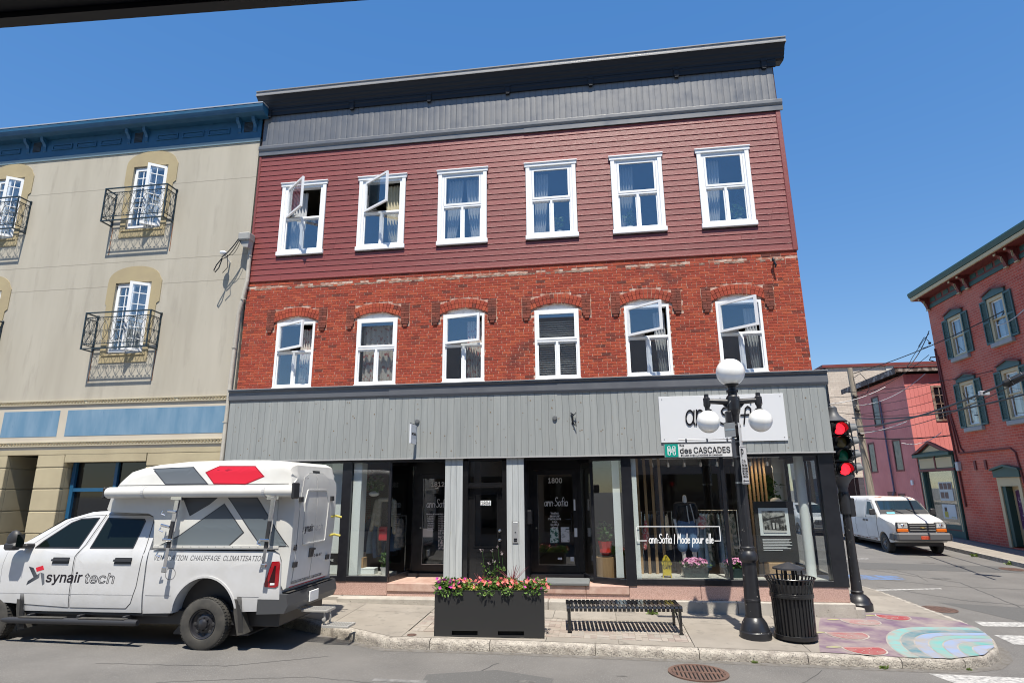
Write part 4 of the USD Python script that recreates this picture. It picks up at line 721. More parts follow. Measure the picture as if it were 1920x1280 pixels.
for k in range(8): puts(tl, 'spotlight', [tube([(1.25+k*.38, 1.2, 3.2), (1.25+k*.38, 1.17, 3.12)], .008, 5), shift(rot(lathe([(.0, 0), (.028, .0), (.042, -.1), (.036, -.1), (.02, -.02)], (0, 0, 0), 10), 25, axis='x'), (1.25+k*.38, 1.16, 3.12))], steel)
puts(tl, 'lamp', [shift(rot(lathe([(.034, -.098), (0, -.0981)], (0, 0, 0), 10), 25, axis='x'), (1.25+k*.38, 1.16, 3.12)) for k in range(8)], spot_on)
mt = thing('door_mat', 'grey ribbed mat on the step of the right entrance', 'mat', (-.85, .2, .5)); put(mt, 'base', cbox(-1.35, -.32, -.1, .72, .502, .55, .008), M('mat_grey', (.12, .125, .125), .9)); put(mt, 'rib', [box(-1.34, -.33, -.09+k*.04, -.07+k*.04, .55, .556) for k in range(20)], M('mat_rib', (.19, .2, .2), .9), kind='stuff')
# ---------------------------------------------------------------- the cream stucco building on the left
CX1 = -9.1
cr = thing('stucco_building', 'cream stucco building with deep blue cornice, wrought-iron balconies and blue fascia panels', 'building', (-13.5, 0, 0))
stucco = M('cream_stucco', (.435, .402, .335), .92, col2=(.35, .32, .262), ns=.5, nd=8, lo=.32, hi=.72, bump=.25, bs=130, spots=(1.1, .55, .80, (.31, .283, .235)), stretch=(2.6, 1, .42))
surround = M('tan_stucco', (.37, .305, .18), .92, col2=(.33, .27, .165), ns=1.5, bump=.2, bs=130)
base_st = M('ochre_stucco', (.42, .36, .235), .92, col2=(.36, .305, .2), ns=1.1, nd=5, bump=.25, bs=130, var=.04)
blue = M('deep_blue_paint', (.009, .068, .145), .5, col2=(.014, .085, .17), ns=1.5, rvar=.1)
blue_frame = M('blue_frame_paint', (.012, .08, .17), .4)
CWX = [(-12.92, -11.84), (-17.45, -16.5), (-21.9, -20.82)]
CWZ = [(9.68, 11.63), (6.11, 8.10)]
holes = [sbox(a, z0, b, z1) for a, b in CWX for z0, z1 in CWZ]
put(cr, 'wall', prism(sbox(-30, 4.9, CX1, 12.2).difference(unary_union(holes)), 'y', 0, .3), stucco)
puts(cr, 'joint', [box(-30, CX1, -.002, .001, z, z+.008) for z in (8.72, 8.02, 11.0)], M('stucco_joint', (.28, .25, .2), .9))
put(cr, 'roof', box(-30, CX1, .3, 10, 12.8, 13.0), flash); put(cr, 'side_wall', box(-30, -29.7, .3, 10, 0, 12.8), stucco)
put(cr, 'floor', [box(-29.7, CX1, .3, 4, z, z+.15) for z in (5.6, 9.2, 12.0)]+[box(-29.7, CX1, 4, 4.1, 0, 12.2)], room_paint)
# cornice
mould('frieze', [(0, 12.2), (-.03, 12.2), (-.03, 12.9), (0, 12.9)], -30, CX1+.03, blue, cr)
mould('frieze_trim', [(-.0, 12.10), (-.025, 12.10), (-.04, 12.2), (0, 12.2)], -30, CX1+.02, M('pale_blue_trim', (.2, .29, .34), .6), cr)
mould('cornice', [(-.03, 12.78), (-.20, 12.80), (-.34, 12.84), (-.36, 12.90), (-.40, 12.95), (-.40, 13.05), (.4, 13.1), (.4, 12.9), (-.03, 12.9)], -30, CX1+.23, blue, cr)
mould('cornice_flashing', [(-.41, 13.05), (-.41, 13.085), (.4, 13.15), (.4, 13.1)], -30, CX1+.235, M('galvanised', (.5, .5, .5), .35, metal=.5), cr)
vent = M('vent_dark', (.01, .012, .015), .6)
for x in (-9.25, -9.72, -12.64, -13.2, -15.98, -16.55, -19.4, -20.0):
    put(cr, 'cornice_bracket', prism([(-.03, 12.40), (-.055, 12.42), (-.06, 12.55), (-.1, 12.62), (-.2, 12.70), (-.22, 12.80), (-.03, 12.80)], 'x', x-.045, x+.045), blue)
for x in (-9.47, -12.92, -16.27, -19.7):
    v = sub(cr, 'cornice_vent'); put(v, 'opening', box(x-.13, x+.13, -.034, -.028, 12.42, 12.74), vent); put(v, 'slat', [box(x-.13, x+.13, -.045, -.03, 12.44+k*.04, 12.455+k*.04) for k in range(7)], M('vent_slat_%d' % int(-x), (.03, .045, .06), .5))
for x0, x1 in ((-12.38, -9.96), (-15.8, -13.4), (-19.2, -16.75)):
    for k in range(3):
        w = (x1-x0)/3; a, b = x0+k*w+.07, x0+(k+1)*w-.07
        put(cr, 'frieze_panel', [ring(a, b, 12.42, 12.60, .035, -.055, -.03), box(a+.05, b-.05, -.042, -.03, 12.47, 12.55)], blue)
# bands and blue panels
orn = M('ornament_tan', (.36, .29, .17), .85, col2=(.22, .17, .10), ns=14, lo=.45, hi=.6)
edge_m = M('ornament_edge', (.46, .41, .30), .85)
for z0, z1 in ((4.80, 4.90), (3.72, 3.82)):
    for a, b in ((-30, -18.4), (-18.4, -15.3 if z0 < 4 else -13.2), (-15.3 if z0 < 4 else -13.2, -10.6), (-10.6, CX1)):
        put(cr, 'ornament_band', [box(a+.004, b-.004, -.03, 0, z0, z1), box(a+.004, b-.004, -.045, 0, z1-.012, z1+.006), box(a+.004, b-.004, -.04, 0, z0-.012, z0+.004)], edge_m)
        n = int((b-max(a, -18.4))/.09)
        if n > 0: put(cr, 'ornament_scroll', [tube([(x, -.036, z0+.05+.03*math.sin(t)) for x, t in zip(np.linspace(q, q+.09, 6), np.linspace(0, 2*PI, 6))], .011, 5, False) for q in (max(a, -18.4)+.09*k for k in range(n))], orn, kind='stuff')
put(cr, 'fascia', box(-30, CX1, -.002, .3, 3.6, 4.9), M('fascia_stucco', (.50, .45, .365), .92, col2=(.45, .40, .33), ns=1.2))
bp = M('faded_blue_panel', (.105, .21, .315), .6, col2=(.17, .27, .37), ns=1.4, nd=6, lo=.38, hi=.65, stretch=(2.2, 1, .5), spots=(5, .62, .8, (.075, .15, .25)))
for a, b in ((-13.75, -9.21), (-15.66, -13.98), (-20, -15.9)): put(cr, 'fascia_panel', box(a, b, -.008, -.001, 3.965, 4.64), bp)
# rusticated ground floor with deep blue-framed bays
put(cr, 'lintel', box(-30, CX1, -.022, .3, 3.5, 3.62), base_st); put(cr, 'lintel', box(-13.6, -11.3, -.018, .35, 3.30, 3.498), base_st)
def pier_(a, b, depth=1.0):
    p = sub(cr, 'pier'); zs = [0.1, .5, 1.02, 1.55, 2.09, 2.64, 3.17, 3.505]
    put(p, 'core', box(a+.02, b-.02, .0, depth, .05, 3.49), base_st)
    for z0, z1 in zip(zs, zs[1:]): put(p, 'stone', cbox(a, b, -.02, .1, z0+.014, z1-.014, .012), base_st); puts(p, 'return_stone', [cbox(a+.002, a+.03, .1, depth, z0+.014, z1-.014, .006), cbox(b-.03, b-.002, .1, depth, z0+.014, z1-.014, .006)], base_st)
for a, b in ((-14.40, -13.62), (-16.2, -15.3), (-11.28, -9.1), (-18.6, -17.4)): pier_(a, b, .35 if a > -14 else .9)
dark_glass = M('dark_glass', (.006, .007, .009), .04, spec=.6)
put(cr, 'shop_window_pane', [box(-13.62, -11.28, .32, .33, .3, 3.3)], dark_glass)
puts(cr, 'shop_window_frame', [cbox(-13.58, -13.48, .24, .34, .3, 3.3, .006), cbox(-12.36, -12.27, .25, .33, .3, 3.3, .006), cbox(-13.5, -11.3, .25, .33, 2.56, 2.65, .006), cbox(-13.5, -11.3, .25, .33, .9, 1.0, .006), cbox(-11.4, -11.3, .25, .33, .3, 3.3, .006)], blue_frame)
put(cr, 'recess_door', [box(-15.3, -14.4, 1.0, 1.1, .3, 3.5)], dark_glass); puts(cr, 'recess_frame', [cbox(-14.56, -14.42, .45, .55, .3, 3.3, .006), cbox(-14.74, -14.66, .5, .56, .3, 3.3, .005), cbox(-15.28, -15.2, .9, 1.0, .3, 3.3, .005)], blue_frame)
puts(cr, 'base_wall', [box(-30, -16.2, .1, .3, 0, 3.6), box(-30, CX1, .05, 1.2, -.2, .3)], base_st)
# french windows, arched surrounds
for (a, b) in CWX[:2]:
    for (z0, z1) in CWZ:
        c = (a+b)/2; outer = Polygon([(a-.24, z0+1.42), (a-.24, z1+.02)]+[(c-(b-a)/2-.24+((b-a)/2+.24)*(1-math.cos(t)), z1+.02+.45*math.sin(t)**.8) for t in np.linspace(0, PI, 17)[1:-1]]+[(b+.30, z1+.02), (b+.30, z0+1.42), (b+.22, z0+1.36), (b+.16, z0+.0), (b+.16, z0-.24), (a-.16, z0-.24), (a-.16, z0), (a-.2, z0+1.36)])
        fw_ = sub(cr, 'french_window'); put(fw_, 'surround', prism(outer.difference(sbox(a, z0, b, z1)), 'y', -.02, .0), surround)
        put(fw_, 'sill', [box(a-.1, b+.1, -.04, .12, z0-.05, z0)], surround); put(fw_, 'frame', ring(a, b, z0, z1, .07, .06, .16), white_pvc)
        def leaf(x0, x1, ang, hinge):
            bars = [ring(x0, x1, z0+.05, z1-.05, .075, .02, .07)]+[box(x0+.07, x1-.07, .032, .058, z, z+.022) for z in np.linspace(z0+.05, z1-.05, 7)[1:-1]]+[box((x0+x1)/2-.011, (x0+x1)/2+.011, .033, .057, z0+.1, z1-.1)]
            g_ = box(x0+.06, x1-.06, .042, .047, z0+.1, z1-.1)
            m_ = [rot(q, ang, (hinge, .04, 0)) for q in (cat_(bars), g_)]; put(fw_, 'casement', m_[0], white_pvc); put(fw_, 'pane', m_[1], window_glass)
        leaf(a+.05, c, 0, a); leaf(c, b-.05, 38, b-.05)
        curtain(a+.1, c+.25, z0+.05, z1-.1, .35, sheer, 'white curtain in the %s french window of the %s cream wall' % ('upper' if z0 > 8 else 'lower', 'right part of the' if a > -14 else 'far left part of the'), 'curtains of the cream building', 6)
# balcony grilles of wrought iron, one shape set four times
iron = M('wrought_iron', (.018, .032, .042), .45)
rust = M('rust_streak', (.2, .09, .045), .9)
BW, BD, BH = 1.88, .40, 1.0
def scrolls(x0, x1, z0, z1, y, n):
    out = []; w = (x1-x0)/n
    def spiral(cx, cz, r, s, v): return [(cx+s*r*(1-t*.8)*math.cos(a), y, cz+v*r*(1-t*.8)*math.sin(a)) for t, a in zip(np.linspace(0, 1, 12), np.linspace(-PI/2, 1.45*PI, 12))]
    for k in range(n):
        c = x0+(k+.5)*w; r = w*.19; out.append(tube([(c, y, z0), (c, y, z1)], .006, 4, False))
        for s in (-1, 1):
            out.append(tube([(c+s*.01, y, z0+r*2.2)]+[(c+s*w*.46*math.sin(q), y, z0+r*2.2+(z1-z0-r*4)*q/PI) for q in np.linspace(.3, PI-.3, 7)]+[(c+s*.01, y, z1-r*2)], .008, 4, False))
            for zc, v in ((z0+r*1.05, 1), (z1-r*1.05, -1), ((z0+z1)/2-r*.2, 1)): out.append(tube(spiral(c+s*r*1.15, zc, r, s, v), .008, 4, False))
    return out
def balcony(x, z, label):
    b = thing('balcony_grille', label, 'balcony', (x, 0, z), group='wrought-iron balcony grilles', local=True)
    h = BW/2
    puts(b, 'top_rail', [box(-h-.015, h+.015, -BD-.015, -BD+.015, BH-.03, BH), box(-h-.015, -h+.015, -BD, 0, BH-.03, BH), box(h-.015, h+.015, -BD, 0, BH-.03, BH)], iron)
    puts(b, 'lower_rail', [box(-h-.015, h+.015, -BD-.015, -BD+.015, 0, .03), box(-h-.015, -h+.015, -BD, 0, 0, .03), box(h-.015, h+.015, -BD, 0, 0, .03)], iron)
    puts(b, 'panel_rail', [box(-h, h, -BD-.01, -BD+.01, .13, .148), box(-h, h, -BD-.01, -BD+.01, .84, .858), box(-h-.01, -h+.01, -BD, 0, .13, .148), box(h-.01, h+.01, -BD, 0, .13, .148), box(-h-.01, -h+.01, -BD, 0, .84, .858), box(h-.01, h+.01, -BD, 0, .84, .858)], iron)
    for sx, sy in ((-1, -BD), (1, -BD), (-1, -.02), (1, -.02)): put(b, 'post', [box(sx*h-.016, sx*h+.016, sy-.016, sy+.016, 0, BH)]+([ball((sx*h, sy, BH+.0), .035, 10)] if sy > -.1 else []), iron)
    put(b, 'scrollwork', scrolls(-h+.02, h-.02, .148, .84, -BD, 8), iron)
    for s in (-1, 1): put(b, 'scrollwork', [(np.c_[np.full(len(m[0]), s*h)+(m[0][:, 1]), m[0][:, 0], m[0][:, 2]], m[1][:, ::-1]) for m in scrolls(-BD+.02, -.03, .148, .84, 0, 2)], iron)
    return b
for x, z, lb in ((-12.40, 9.79, 'upper wrought-iron balcony grille beside the maroon clapboard, shadow of scrolls below it'), (-12.36, 6.17, 'lower wrought-iron balcony grille above the blue fascia panels'), (-17.06, 9.79, 'wrought-iron balcony grille at the far left, cut by the picture edge'), (-17.2, 6.17, 'lower far left balcony grille of which only a corner shows')): balcony(x, z, lb)
for x, z in ((-13.31, 9.78), (-11.45, 9.78), (-13.31, 6.17), (-11.45, 6.17)): put(cr, 'rust_stain', [box(x-.012, x+.012, -.003, -.001, z-.82, z)], rust)
# drainpipe, service head and floodlight between the two buildings
pipe_m = M('pipe_beige', (.47, .44, .38), .5, col2=(.38, .35, .3), ns=3)
dp = thing('drainpipe', 'beige drainpipe where the cream wall meets the red building', 'drainpipe', (-9.16, -.09, .3)); put(dp, 'pipe', [tube([(-9.0, -.08, 9.0), (-9.0, -.08, 7.9), (-9.14, -.09, 7.0), (-9.17, -.09, 5.2), (-9.2, -.09, .4)], .05, 12)], pipe_m)
puts(dp, 'bracket', [lathe([(.06, 0), (.066, 0), (.066, .03), (.06, .03)], (x, y, z), 12) for x, y, z in ((-9.0, -.08, 8.6), (-9.06, -.085, 7.4), (-9.16, -.09, 6.1), (-9.19, -.09, 4.2))], pipe_m)
sh = thing('service_head', 'grey electrical service cap with drooping black cables at the top of the drainpipe', 'service head', (-9.05, -.15, 8.95)); put(sh, 'cap', [cbox(-9.25, -8.92, -.32, -.02, 9.0, 9.22, .03), prism([(-9.24, 9.0), (-8.95, 9.0), (-8.97, 8.8), (-9.1, 8.82)], 'y', -.26, -.04)], M('service_grey', (.3, .3, .29), .5))
def droop(a, b, sag, r, n=14): t = np.linspace(0, 1, n)[:, None]; p = np.array(a)*(1-t)+np.array(b)*t; p[:, 2] -= sag*4*(t*(1-t))[:, 0]; return tube(p, r, 5)
put(sh, 'cable', [droop((-9.2, -.3, 9.08), (-9.62, -.35, 8.52), .06, .014), droop((-9.2, -.28, 9.05), (-9.58, -.35, 8.48), .12, .012), tube([(-9.6, -.35, 8.5), (-9.72, -.38, 8.3), (-9.78, -.38, 8.15), (-9.74, -.38, 8.1), (-9.66, -.36, 8.22), (-9.6, -.34, 8.5)], .014, 6), tube([(-9.5, -.3, 8.6), (-9.45, -.3, 8.25), (-9.58, -.3, 8.1)], .01, 5), droop((-9.15, -.3, 9.0), (-9.45, -.3, 8.6), .15, .007)], black_paint)
fl = thing('wall_lamp', 'white floodlight on an arm on the cream wall beside the drooping cables', 'lamp', (-9.6, -.2, 8.55)); put(fl, 'head', [ball((-9.62, -.3, 8.66), .085, 12, (1, 1.2, .7))], white_pvc, True); put(fl, 'arm', tube([(-9.6, 0, 8.5), (-9.6, -.25, 8.6)], .02, 6), white_pvc)
# ---------------------------------------------------------------- what stands behind the camera: its canopy reaches into the picture
op = thing('canopy_building', 'building on the near side of the street whose dark flat canopy reaches in overhead', 'building', (0, -16.5, 0))
put(op, 'wall', box(-13, 12, -17.5, -16.8, -.3, 11.4), M('far_wall', (.38, .33, .28), .9)); puts(op, 'shop_glass', [box(x, x+2.6, -16.8, -16.78, .4, 3.2) for x in (-9, -6, -3, 0, 3, 6)], dark_glass); puts(op, 'window', [box(x, x+1, -16.8, -16.77, 5, 7) for x in (-10, -7.5, -5, -2.5, 0, 2.5, 5, 7.5)], dark_glass)
an = math.atan2(.084, 1.484)
put(op, 'canopy', rot([box(-6.0, .35, -17, -12.34, 4.22, 4.5)][0], math.degrees(an), (-.68, -12.29, 0)), M('canopy_black', (.02, .019, .019), .7)); put(op, 'canopy_edge', rot(box(-6.0, .36, -12.335, -12.29, 4.2, 4.52), math.degrees(an), (-.68, -12.29, 0)), M('canopy_edge', (.03, .029, .029), .6))
# ---------------------------------------------------------------- across the side street: red brick house, annex, pink house, pale brick block
def yz_brick(name, c1, c2, mo, front=False, w=.215, h=.072, nz=None):
    n = {'g': ('geometry', {}), 'sx': ('separate_xyz', {}), 'c': ('combine_xyz', {}), 'b': ('brick_texture', {'scale': 1.0, 'brick_width': w, 'row_height': h, 'mortar_size': .008, 'color1': c1, 'color2': c2, 'mortar': mo}), 'p': ('principled_bsdf', {'roughness': .9}),
         'nz': ('noise_texture', {'scale': .8, 'detail': 6.0}), 'mr': ('map_range', {'from_min': .4, 'from_max': .72, 'clamp': True}), 'mx': ('mix', {'color2': nz or mo}), 'mm': ('math', {'math_type': 'multiply', 'value2': .55}), 'bp': ('bump', {'strength': .5, 'distance': .01, 'invert': True})}
    l = [('g.position', 'sx.vector'), ('sx.x' if front else 'sx.y', 'c.x'), ('sx.z', 'c.y'), ('c.vector', 'b.vector'), ('g.position', 'nz.vector'), ('nz.fac', 'mr.value'), ('mr.result', 'mm.value1'), ('mm.value', 'mx.fac'), ('b.color', 'mx.color1'), ('mx.color', 'p.base_color'), ('b.fac', 'bp.height'), ('bp.normal', 'p.normal')]
    return usdkit.material(stage, L+name, n, l, surface='p.BSDF')
RX = 16.4; RY1, RY0 = 17.2, 1.5
rb = thing('brick_house', 'old red brick house with green shutters and bracketed cornice across the side street', 'house', (RX, 9, 0))
rbk = yz_brick('old_red_brick', (.55, .095, .055), (.42, .068, .042), (.50, .25, .18), nz=(.54, .23, .17), w=.3, h=.11)
green = M('dark_green_paint', (.028, .075, .062), .5); shut = M('shutter_green', (.05, .105, .10), .55); tan = M('tan_trim', (.50, .40, .235), .6); redt = M('dark_red_trim', (.16, .03, .025), .6); stone = M('grey_stone_sill', (.33, .32, .31), .9)
WY = [(14.62, 15.72), (11.66, 12.76), (8.7, 9.8), (5.7, 6.8)]
put(rb, 'wall', prism(sbox(RY0, 0, RY1, 11.25).difference(unary_union([sbox(a, z0, b, z1) for a, b in WY for z0, z1 in ((8.24, 10.08), (5.06, 7.06))]+[sbox(13.05, .1, 14.2, 2.55)])), 'x', RX, RX+.35), rbk)
put(rb, 'end_wall', box(RX+.35, 28, RY1-.35, RY1, 0, 11.25), yz_brick('old_red_brick_front', (.36, .085, .06), (.27, .06, .045), (.36, .22, .19), True)); put(rb, 'front_wall', box(RX+.35, 28, RY0, RY0+.3, 0, 11.25), rbk); put(rb, 'roof', box(RX, 28, RY0, RY1, 11.3, 11.5), redt)
put(rb, 'inner_wall', box(RX+3, RX+3.1, RY0+.3, RY1-.35, 0, 11.2), room_paint); puts(rb, 'inner_floor', [box(RX+.35, RX+3, RY0+.3, RY1-.35, z, z+.1) for z in (4.2, 7.6)], room_paint)
mould2 = lambda n, pr, y0, y1, m_: put(rb, n, np_prism_y(pr, y0, y1), m_)
def np_prism_y(pr, y0, y1): return prism(pr, 'y', y0, y1)
mould2('cornice_board', [(RX, 10.98), (RX-.05, 10.98), (RX-.05, 11.16), (RX, 11.16)], RY0, RY1+.02, green); mould2('cornice_frieze', [(RX, 11.16), (RX-.03, 11.16), (RX-.03, 11.52), (RX, 11.52)], RY0, RY1, redt)
mould2('soffit', [(RX, 11.5), (RX-.5, 11.52), (RX-.5, 11.58), (RX, 11.58)], RY0, RY1+.25, redt); mould2('fascia', [(RX-.42, 11.52), (RX-.56, 11.54), (RX-.58, 11.68), (RX-.42, 11.70)], RY0, RY1+.3, tan); mould2('gutter', [(RX-.45, 11.7), (RX-.60, 11.70), (RX-.66, 11.88), (RX-.64, 11.95), (RX+.3, 12.0), (RX+.3, 11.7)], RY0, RY1+.34, green)
for y in (17.0, 14.35, 13.7, 11.07, 10.42, 7.8, 7.15, 4.6, 4.0):
    b = sub(rb, 'cornice_bracket'); put(b, 'scroll', prism([(RX-.03, 11.52), (RX-.42, 11.52), (RX-.42, 11.42), (RX-.3, 11.38), (RX-.2, 11.25), (RX-.14, 11.08), (RX-.1, 10.92), (RX-.03, 10.9)], 'y', y-.09, y+.09), redt); put(b, 'trim', [box(RX-.445, RX-.42, y-.06, y+.06, 11.42, 11.5)]+[box(RX-.26-.03*k, RX-.225-.03*k, y-.1, y-.085, 11.1+k*.03, 11.36) for k in range(2)]+[box(RX-.14, RX-.05, y-.1, y+.1, 10.9, 10.94)], tan)
for y0, y1 in ((14.55, 16.85), (11.25, 13.55), (8.0, 10.3)):
    for k in range(4): w = (y1-y0)/4; put(rb, 'frieze_panel', box(RX-.045, RX-.03, y0+k*w+.08, y0+(k+1)*w-.08, 11.24, 11.44), green)
for a, b in WY:
    for z0, z1 in ((8.24, 10.08), (5.06, 7.06)):
        w = sub(rb, 'window'); put(w, 'frame', [prism(sbox(a, z0, b, z1).difference(sbox(a+.14, z0+.1, b-.14, z1-.14)), 'x', RX-.03, RX+.1), box(RX-.0, RX+.08, a+.14, b-.14, (z0+z1)/2-.03, (z0+z1)/2+.03)], tan)
        put(w, 'sash', [prism(sbox(a+.15, z0+.1, b-.15, z1-.15).difference(sbox(a+.2, z0+.16, b-.2, z1-.2)), 'x', RX+.06, RX+.1)], white_pvc); put(w, 'pane', box(RX+.07, RX+.078, a+.13, b-.13, z0+.1, z1-.13), window_glass); put(w, 'curtain', box(RX+.2, RX+.21, b-.42, b-.12, z0+.1, z1-.1), sheer)
        put(w, 'hood', [prism([(a-.14, z1+.02), (b+.14, z1+.02), (b+.14, z1+.2), ((a+b)/2, z1+.36), (a-.14, z1+.2)], 'x', RX-.08, RX)], shut); put(w, 'hood_moulding', [prism([(a-.22, z1+.2), (a-.14, z1+.17), ((a+b)/2, z1+.33), (b+.14, z1+.17), (b+.22, z1+.2), ((a+b)/2, z1+.40)], 'x', RX-.14, RX-.01)], redt)
        put(w, 'sill', cbox(RX-.14, RX+.02, a-.12, b+.12, z0-.2, z0-.02, .015), stone)
        for s, q in ((-1, a), (1, b)):
            y0, y1 = sorted((q, q+s*.45)); sh_ = put(w, 'shutter', [prism(sbox(y0, z0, y1, z1).difference(unary_union([sbox(y0+.06, z0+.08, y1-.06, (z0+z1)/2-.05), sbox(y0+.06, (z0+z1)/2+.05, y1-.06, z1-.08)])), 'x', RX-.06, RX-.01), box(RX-.02, RX-.008, y0+.04, y1-.04, z0+.06, z1-.06)], shut)
            put(w, 'louvre', [rot(box(RX-.05, RX-.015, y0+.06, y1-.06, z, z+.012), 30, (RX-.03, 0, z), 'y') for z in np.arange(z0+.1, z1-.1, .075) if abs(z-(z0+z1)/2) > .06], shut)
dr = sub(rb, 'side_door'); put(dr, 'casing', prism(sbox(12.9, .1, 14.35, 2.85).difference(sbox(13.08, .1, 14.17, 2.5)), 'x', RX-.05, RX+.12), tan); put(dr, 'hood', [prism([(12.8, 2.86), (14.45, 2.86), (14.45, 3.12), (13.62, 3.26), (12.8, 3.12)], 'x', RX-.1, RX), prism([(12.72, 3.12), (13.62, 3.27), (14.53, 3.12), (14.5, 3.2), (13.62, 3.36), (12.75, 3.2)], 'x', RX-.18, RX)], green)
put(dr, 'jamb', [box(RX+.0, RX+.34, 13.95, 14.17, .15, 2.5)], green); put(dr, 'leaf', prism(sbox(13.08, .15, 13.95, 2.5).difference(sbox(13.2, .8, 13.83, 2.35)), 'x', RX+.25, RX+.3), tan); put(dr, 'pane', box(RX+.26, RX+.27, 13.19, 13.84, .79, 2.36), M('purple_poster', (.10, .03, .09), .4, col2=(.5, .48, .5), ns=3, lo=.52, hi=.56))
puts(rb, 'conduit', [tube([(RX-.04, 17.0, 8.6), (RX-.04, 16.9, 6), (RX-.04, 16.7, 3.98), (RX-.04, 13.1, 3.98), (RX-.04, 12.85, 3.8), (RX-.04, 12.7, 2.6)], .035, 6), tube([(RX-.05, 17.1, 9), (RX-.05, 17.05, 5), (RX-.05, 16.95, 3.2), (RX-.05, 16.9, 1.6)], .04, 6), tube([(RX-.04, 16.95, 6.5), (RX-.04, 16.5, 4.2), (RX-.04, 16.3, 4.0)], .03, 6)], redt)
put(rb, 'meter_box', [cbox(RX-.16, RX-.0, 16.75, 16.98, 3.2, 3.6, .02)], M('meter_grey', (.45, .45, .45), .5)); puts(rb, 'wall_anchor', [box(RX-.05, RX, y, y+.14, 3.2, 3.6) for y in (15.6, 14.85)], redt); put(rb, 'cable_hook', [tube([(RX, 17.15, 8.6), (RX-.2, 17.3, 8.62), (RX-.25, 17.35, 8.5), (RX-.1, 17.25, 8.4)], .03, 6)], black_paint)
# annex with the pedimented shop window
ax = thing('annex', 'low green and tan shop annex with pediment between brick and pink houses', 'annex', (RX, 18.9, 0)); A0, A1 = 17.25, 20.6
put(ax, 'wall', [box(RX+.2, RX+3, A0, A1-.05, 0, 3.9)], green); put(ax, 'fascia', [box(RX-.05, RX+.2, A0, A1-.15, 3.32, 3.95)], green)
for a, b in ((A0+.12, A0+1.5), (A0+1.65, A1-.3)): put(ax, 'fascia_panel', box(RX-.07, RX-.05, a, b, 3.4, 3.88), tan)
put(ax, 'fascia_rail', [box(RX-.1, RX+.1, A0, A1-.1, 3.24, 3.36), box(RX-.09, RX-.05, A0+1.52, A0+1.63, 3.36, 3.95)], redt)
put(ax, 'cornice', [cbox(RX-.22, RX+.2, A0-.02, A1+.08, 3.95, 4.12, .02), prism([(A0, 4.12), (A1+.05, 4.12), (A1-.6, 4.22), ((A0+A1)/2, 4.62), (A0+.6, 4.22)], 'x', RX-.1, RX+.1)], green); put(ax, 'pediment', prism([(A0+.85, 4.2), (A1-.85, 4.2), ((A0+A1)/2, 4.5)], 'x', RX-.12, RX-.1), tan); put(ax, 'pediment_trim', [prism([(A0-.02, 4.12), (A0+.6, 4.2), ((A0+A1)/2, 4.60), (A1-.6, 4.2), (A1+.08, 4.12), (A1-.5, 4.3), ((A0+A1)/2, 4.7), (A0+.5, 4.3)], 'x', RX-.24, RX-.08)], redt)
puts(ax, 'pilaster', [cbox(RX-.08, RX+.1, A0, A0+.26, .1, 3.3, .01), cbox(RX-.08, RX+.1, A1-.5, A1-.22, .1, 3.3, .01)], green); puts(ax, 'pilaster_strip', [box(RX-.09, RX-.08, A0+.1, A0+.18, .5, 3.2), box(RX-.09, RX-.08, A1-.4, A1-.32, .5, 3.2)], tan)
put(ax, 'pane', box(RX+.06, RX+.07, A0+.26, A1-.5, .75, 3.26), window_glass); put(ax, 'dark_back', box(RX+.6, RX+.7, A0, A1-.1, .2, 3.3), M('annex_inside', (.10, .16, .15), .8)); put(ax, 'base', [box(RX-.03, RX+.2, A0+.26, A1-.5, .12, .75)], green); puts(ax, 'base_strip', [box(RX-.04, RX-.03, A0+.3, A1-.5, .5, .56), box(RX-.06, RX+.1, A0+.2, A1-.4, .05, .2)], redt)
for z0, z1, cols in ((1.85, 2.72, ((.48, .50, .50), (.16, .09, .07))), (1.02, 1.68, ((.52, .54, .55), (.45, .36, .05)))):
    p = sub(ax, 'poster'); put(p, 'sheet', box(RX+.05, RX+.056, 17.95, 19.1, z0, z1), M('poster_%d' % int(z0*100), cols[0], .6)); mm = M('poster_print_%d' % int(z0*100), cols[1], .6)
    puts(p, 'print', [box(RX+.044, RX+.049, y, y+.3, z1-.34-.42*r, z1-.05-.42*r) for y in (18.0, 18.36, 18.72) for r in (0, 1) if z0 > 1.5 and not (r == 1 and y < 18.3)] if z0 > 1.5 else [box(RX+.044, RX+.049, 18.65, 18.95, z0+.06, z0+.32), box(RX+.044, RX+.049, 18.05, 18.4, z0+.05, z0+.08)], mm)
    if z0 < 1.5: put(p, 'portrait', [lathe([(.13, 0), (.13, .002), (0, .003)], (0, 0, 0), 14, 'x', 0, 2*PI)] and [box(RX+.044, RX+.049, 18.7, 18.9, z0+.33, z0+.52)], M('portrait_brown', (.09, .05, .035), .7))
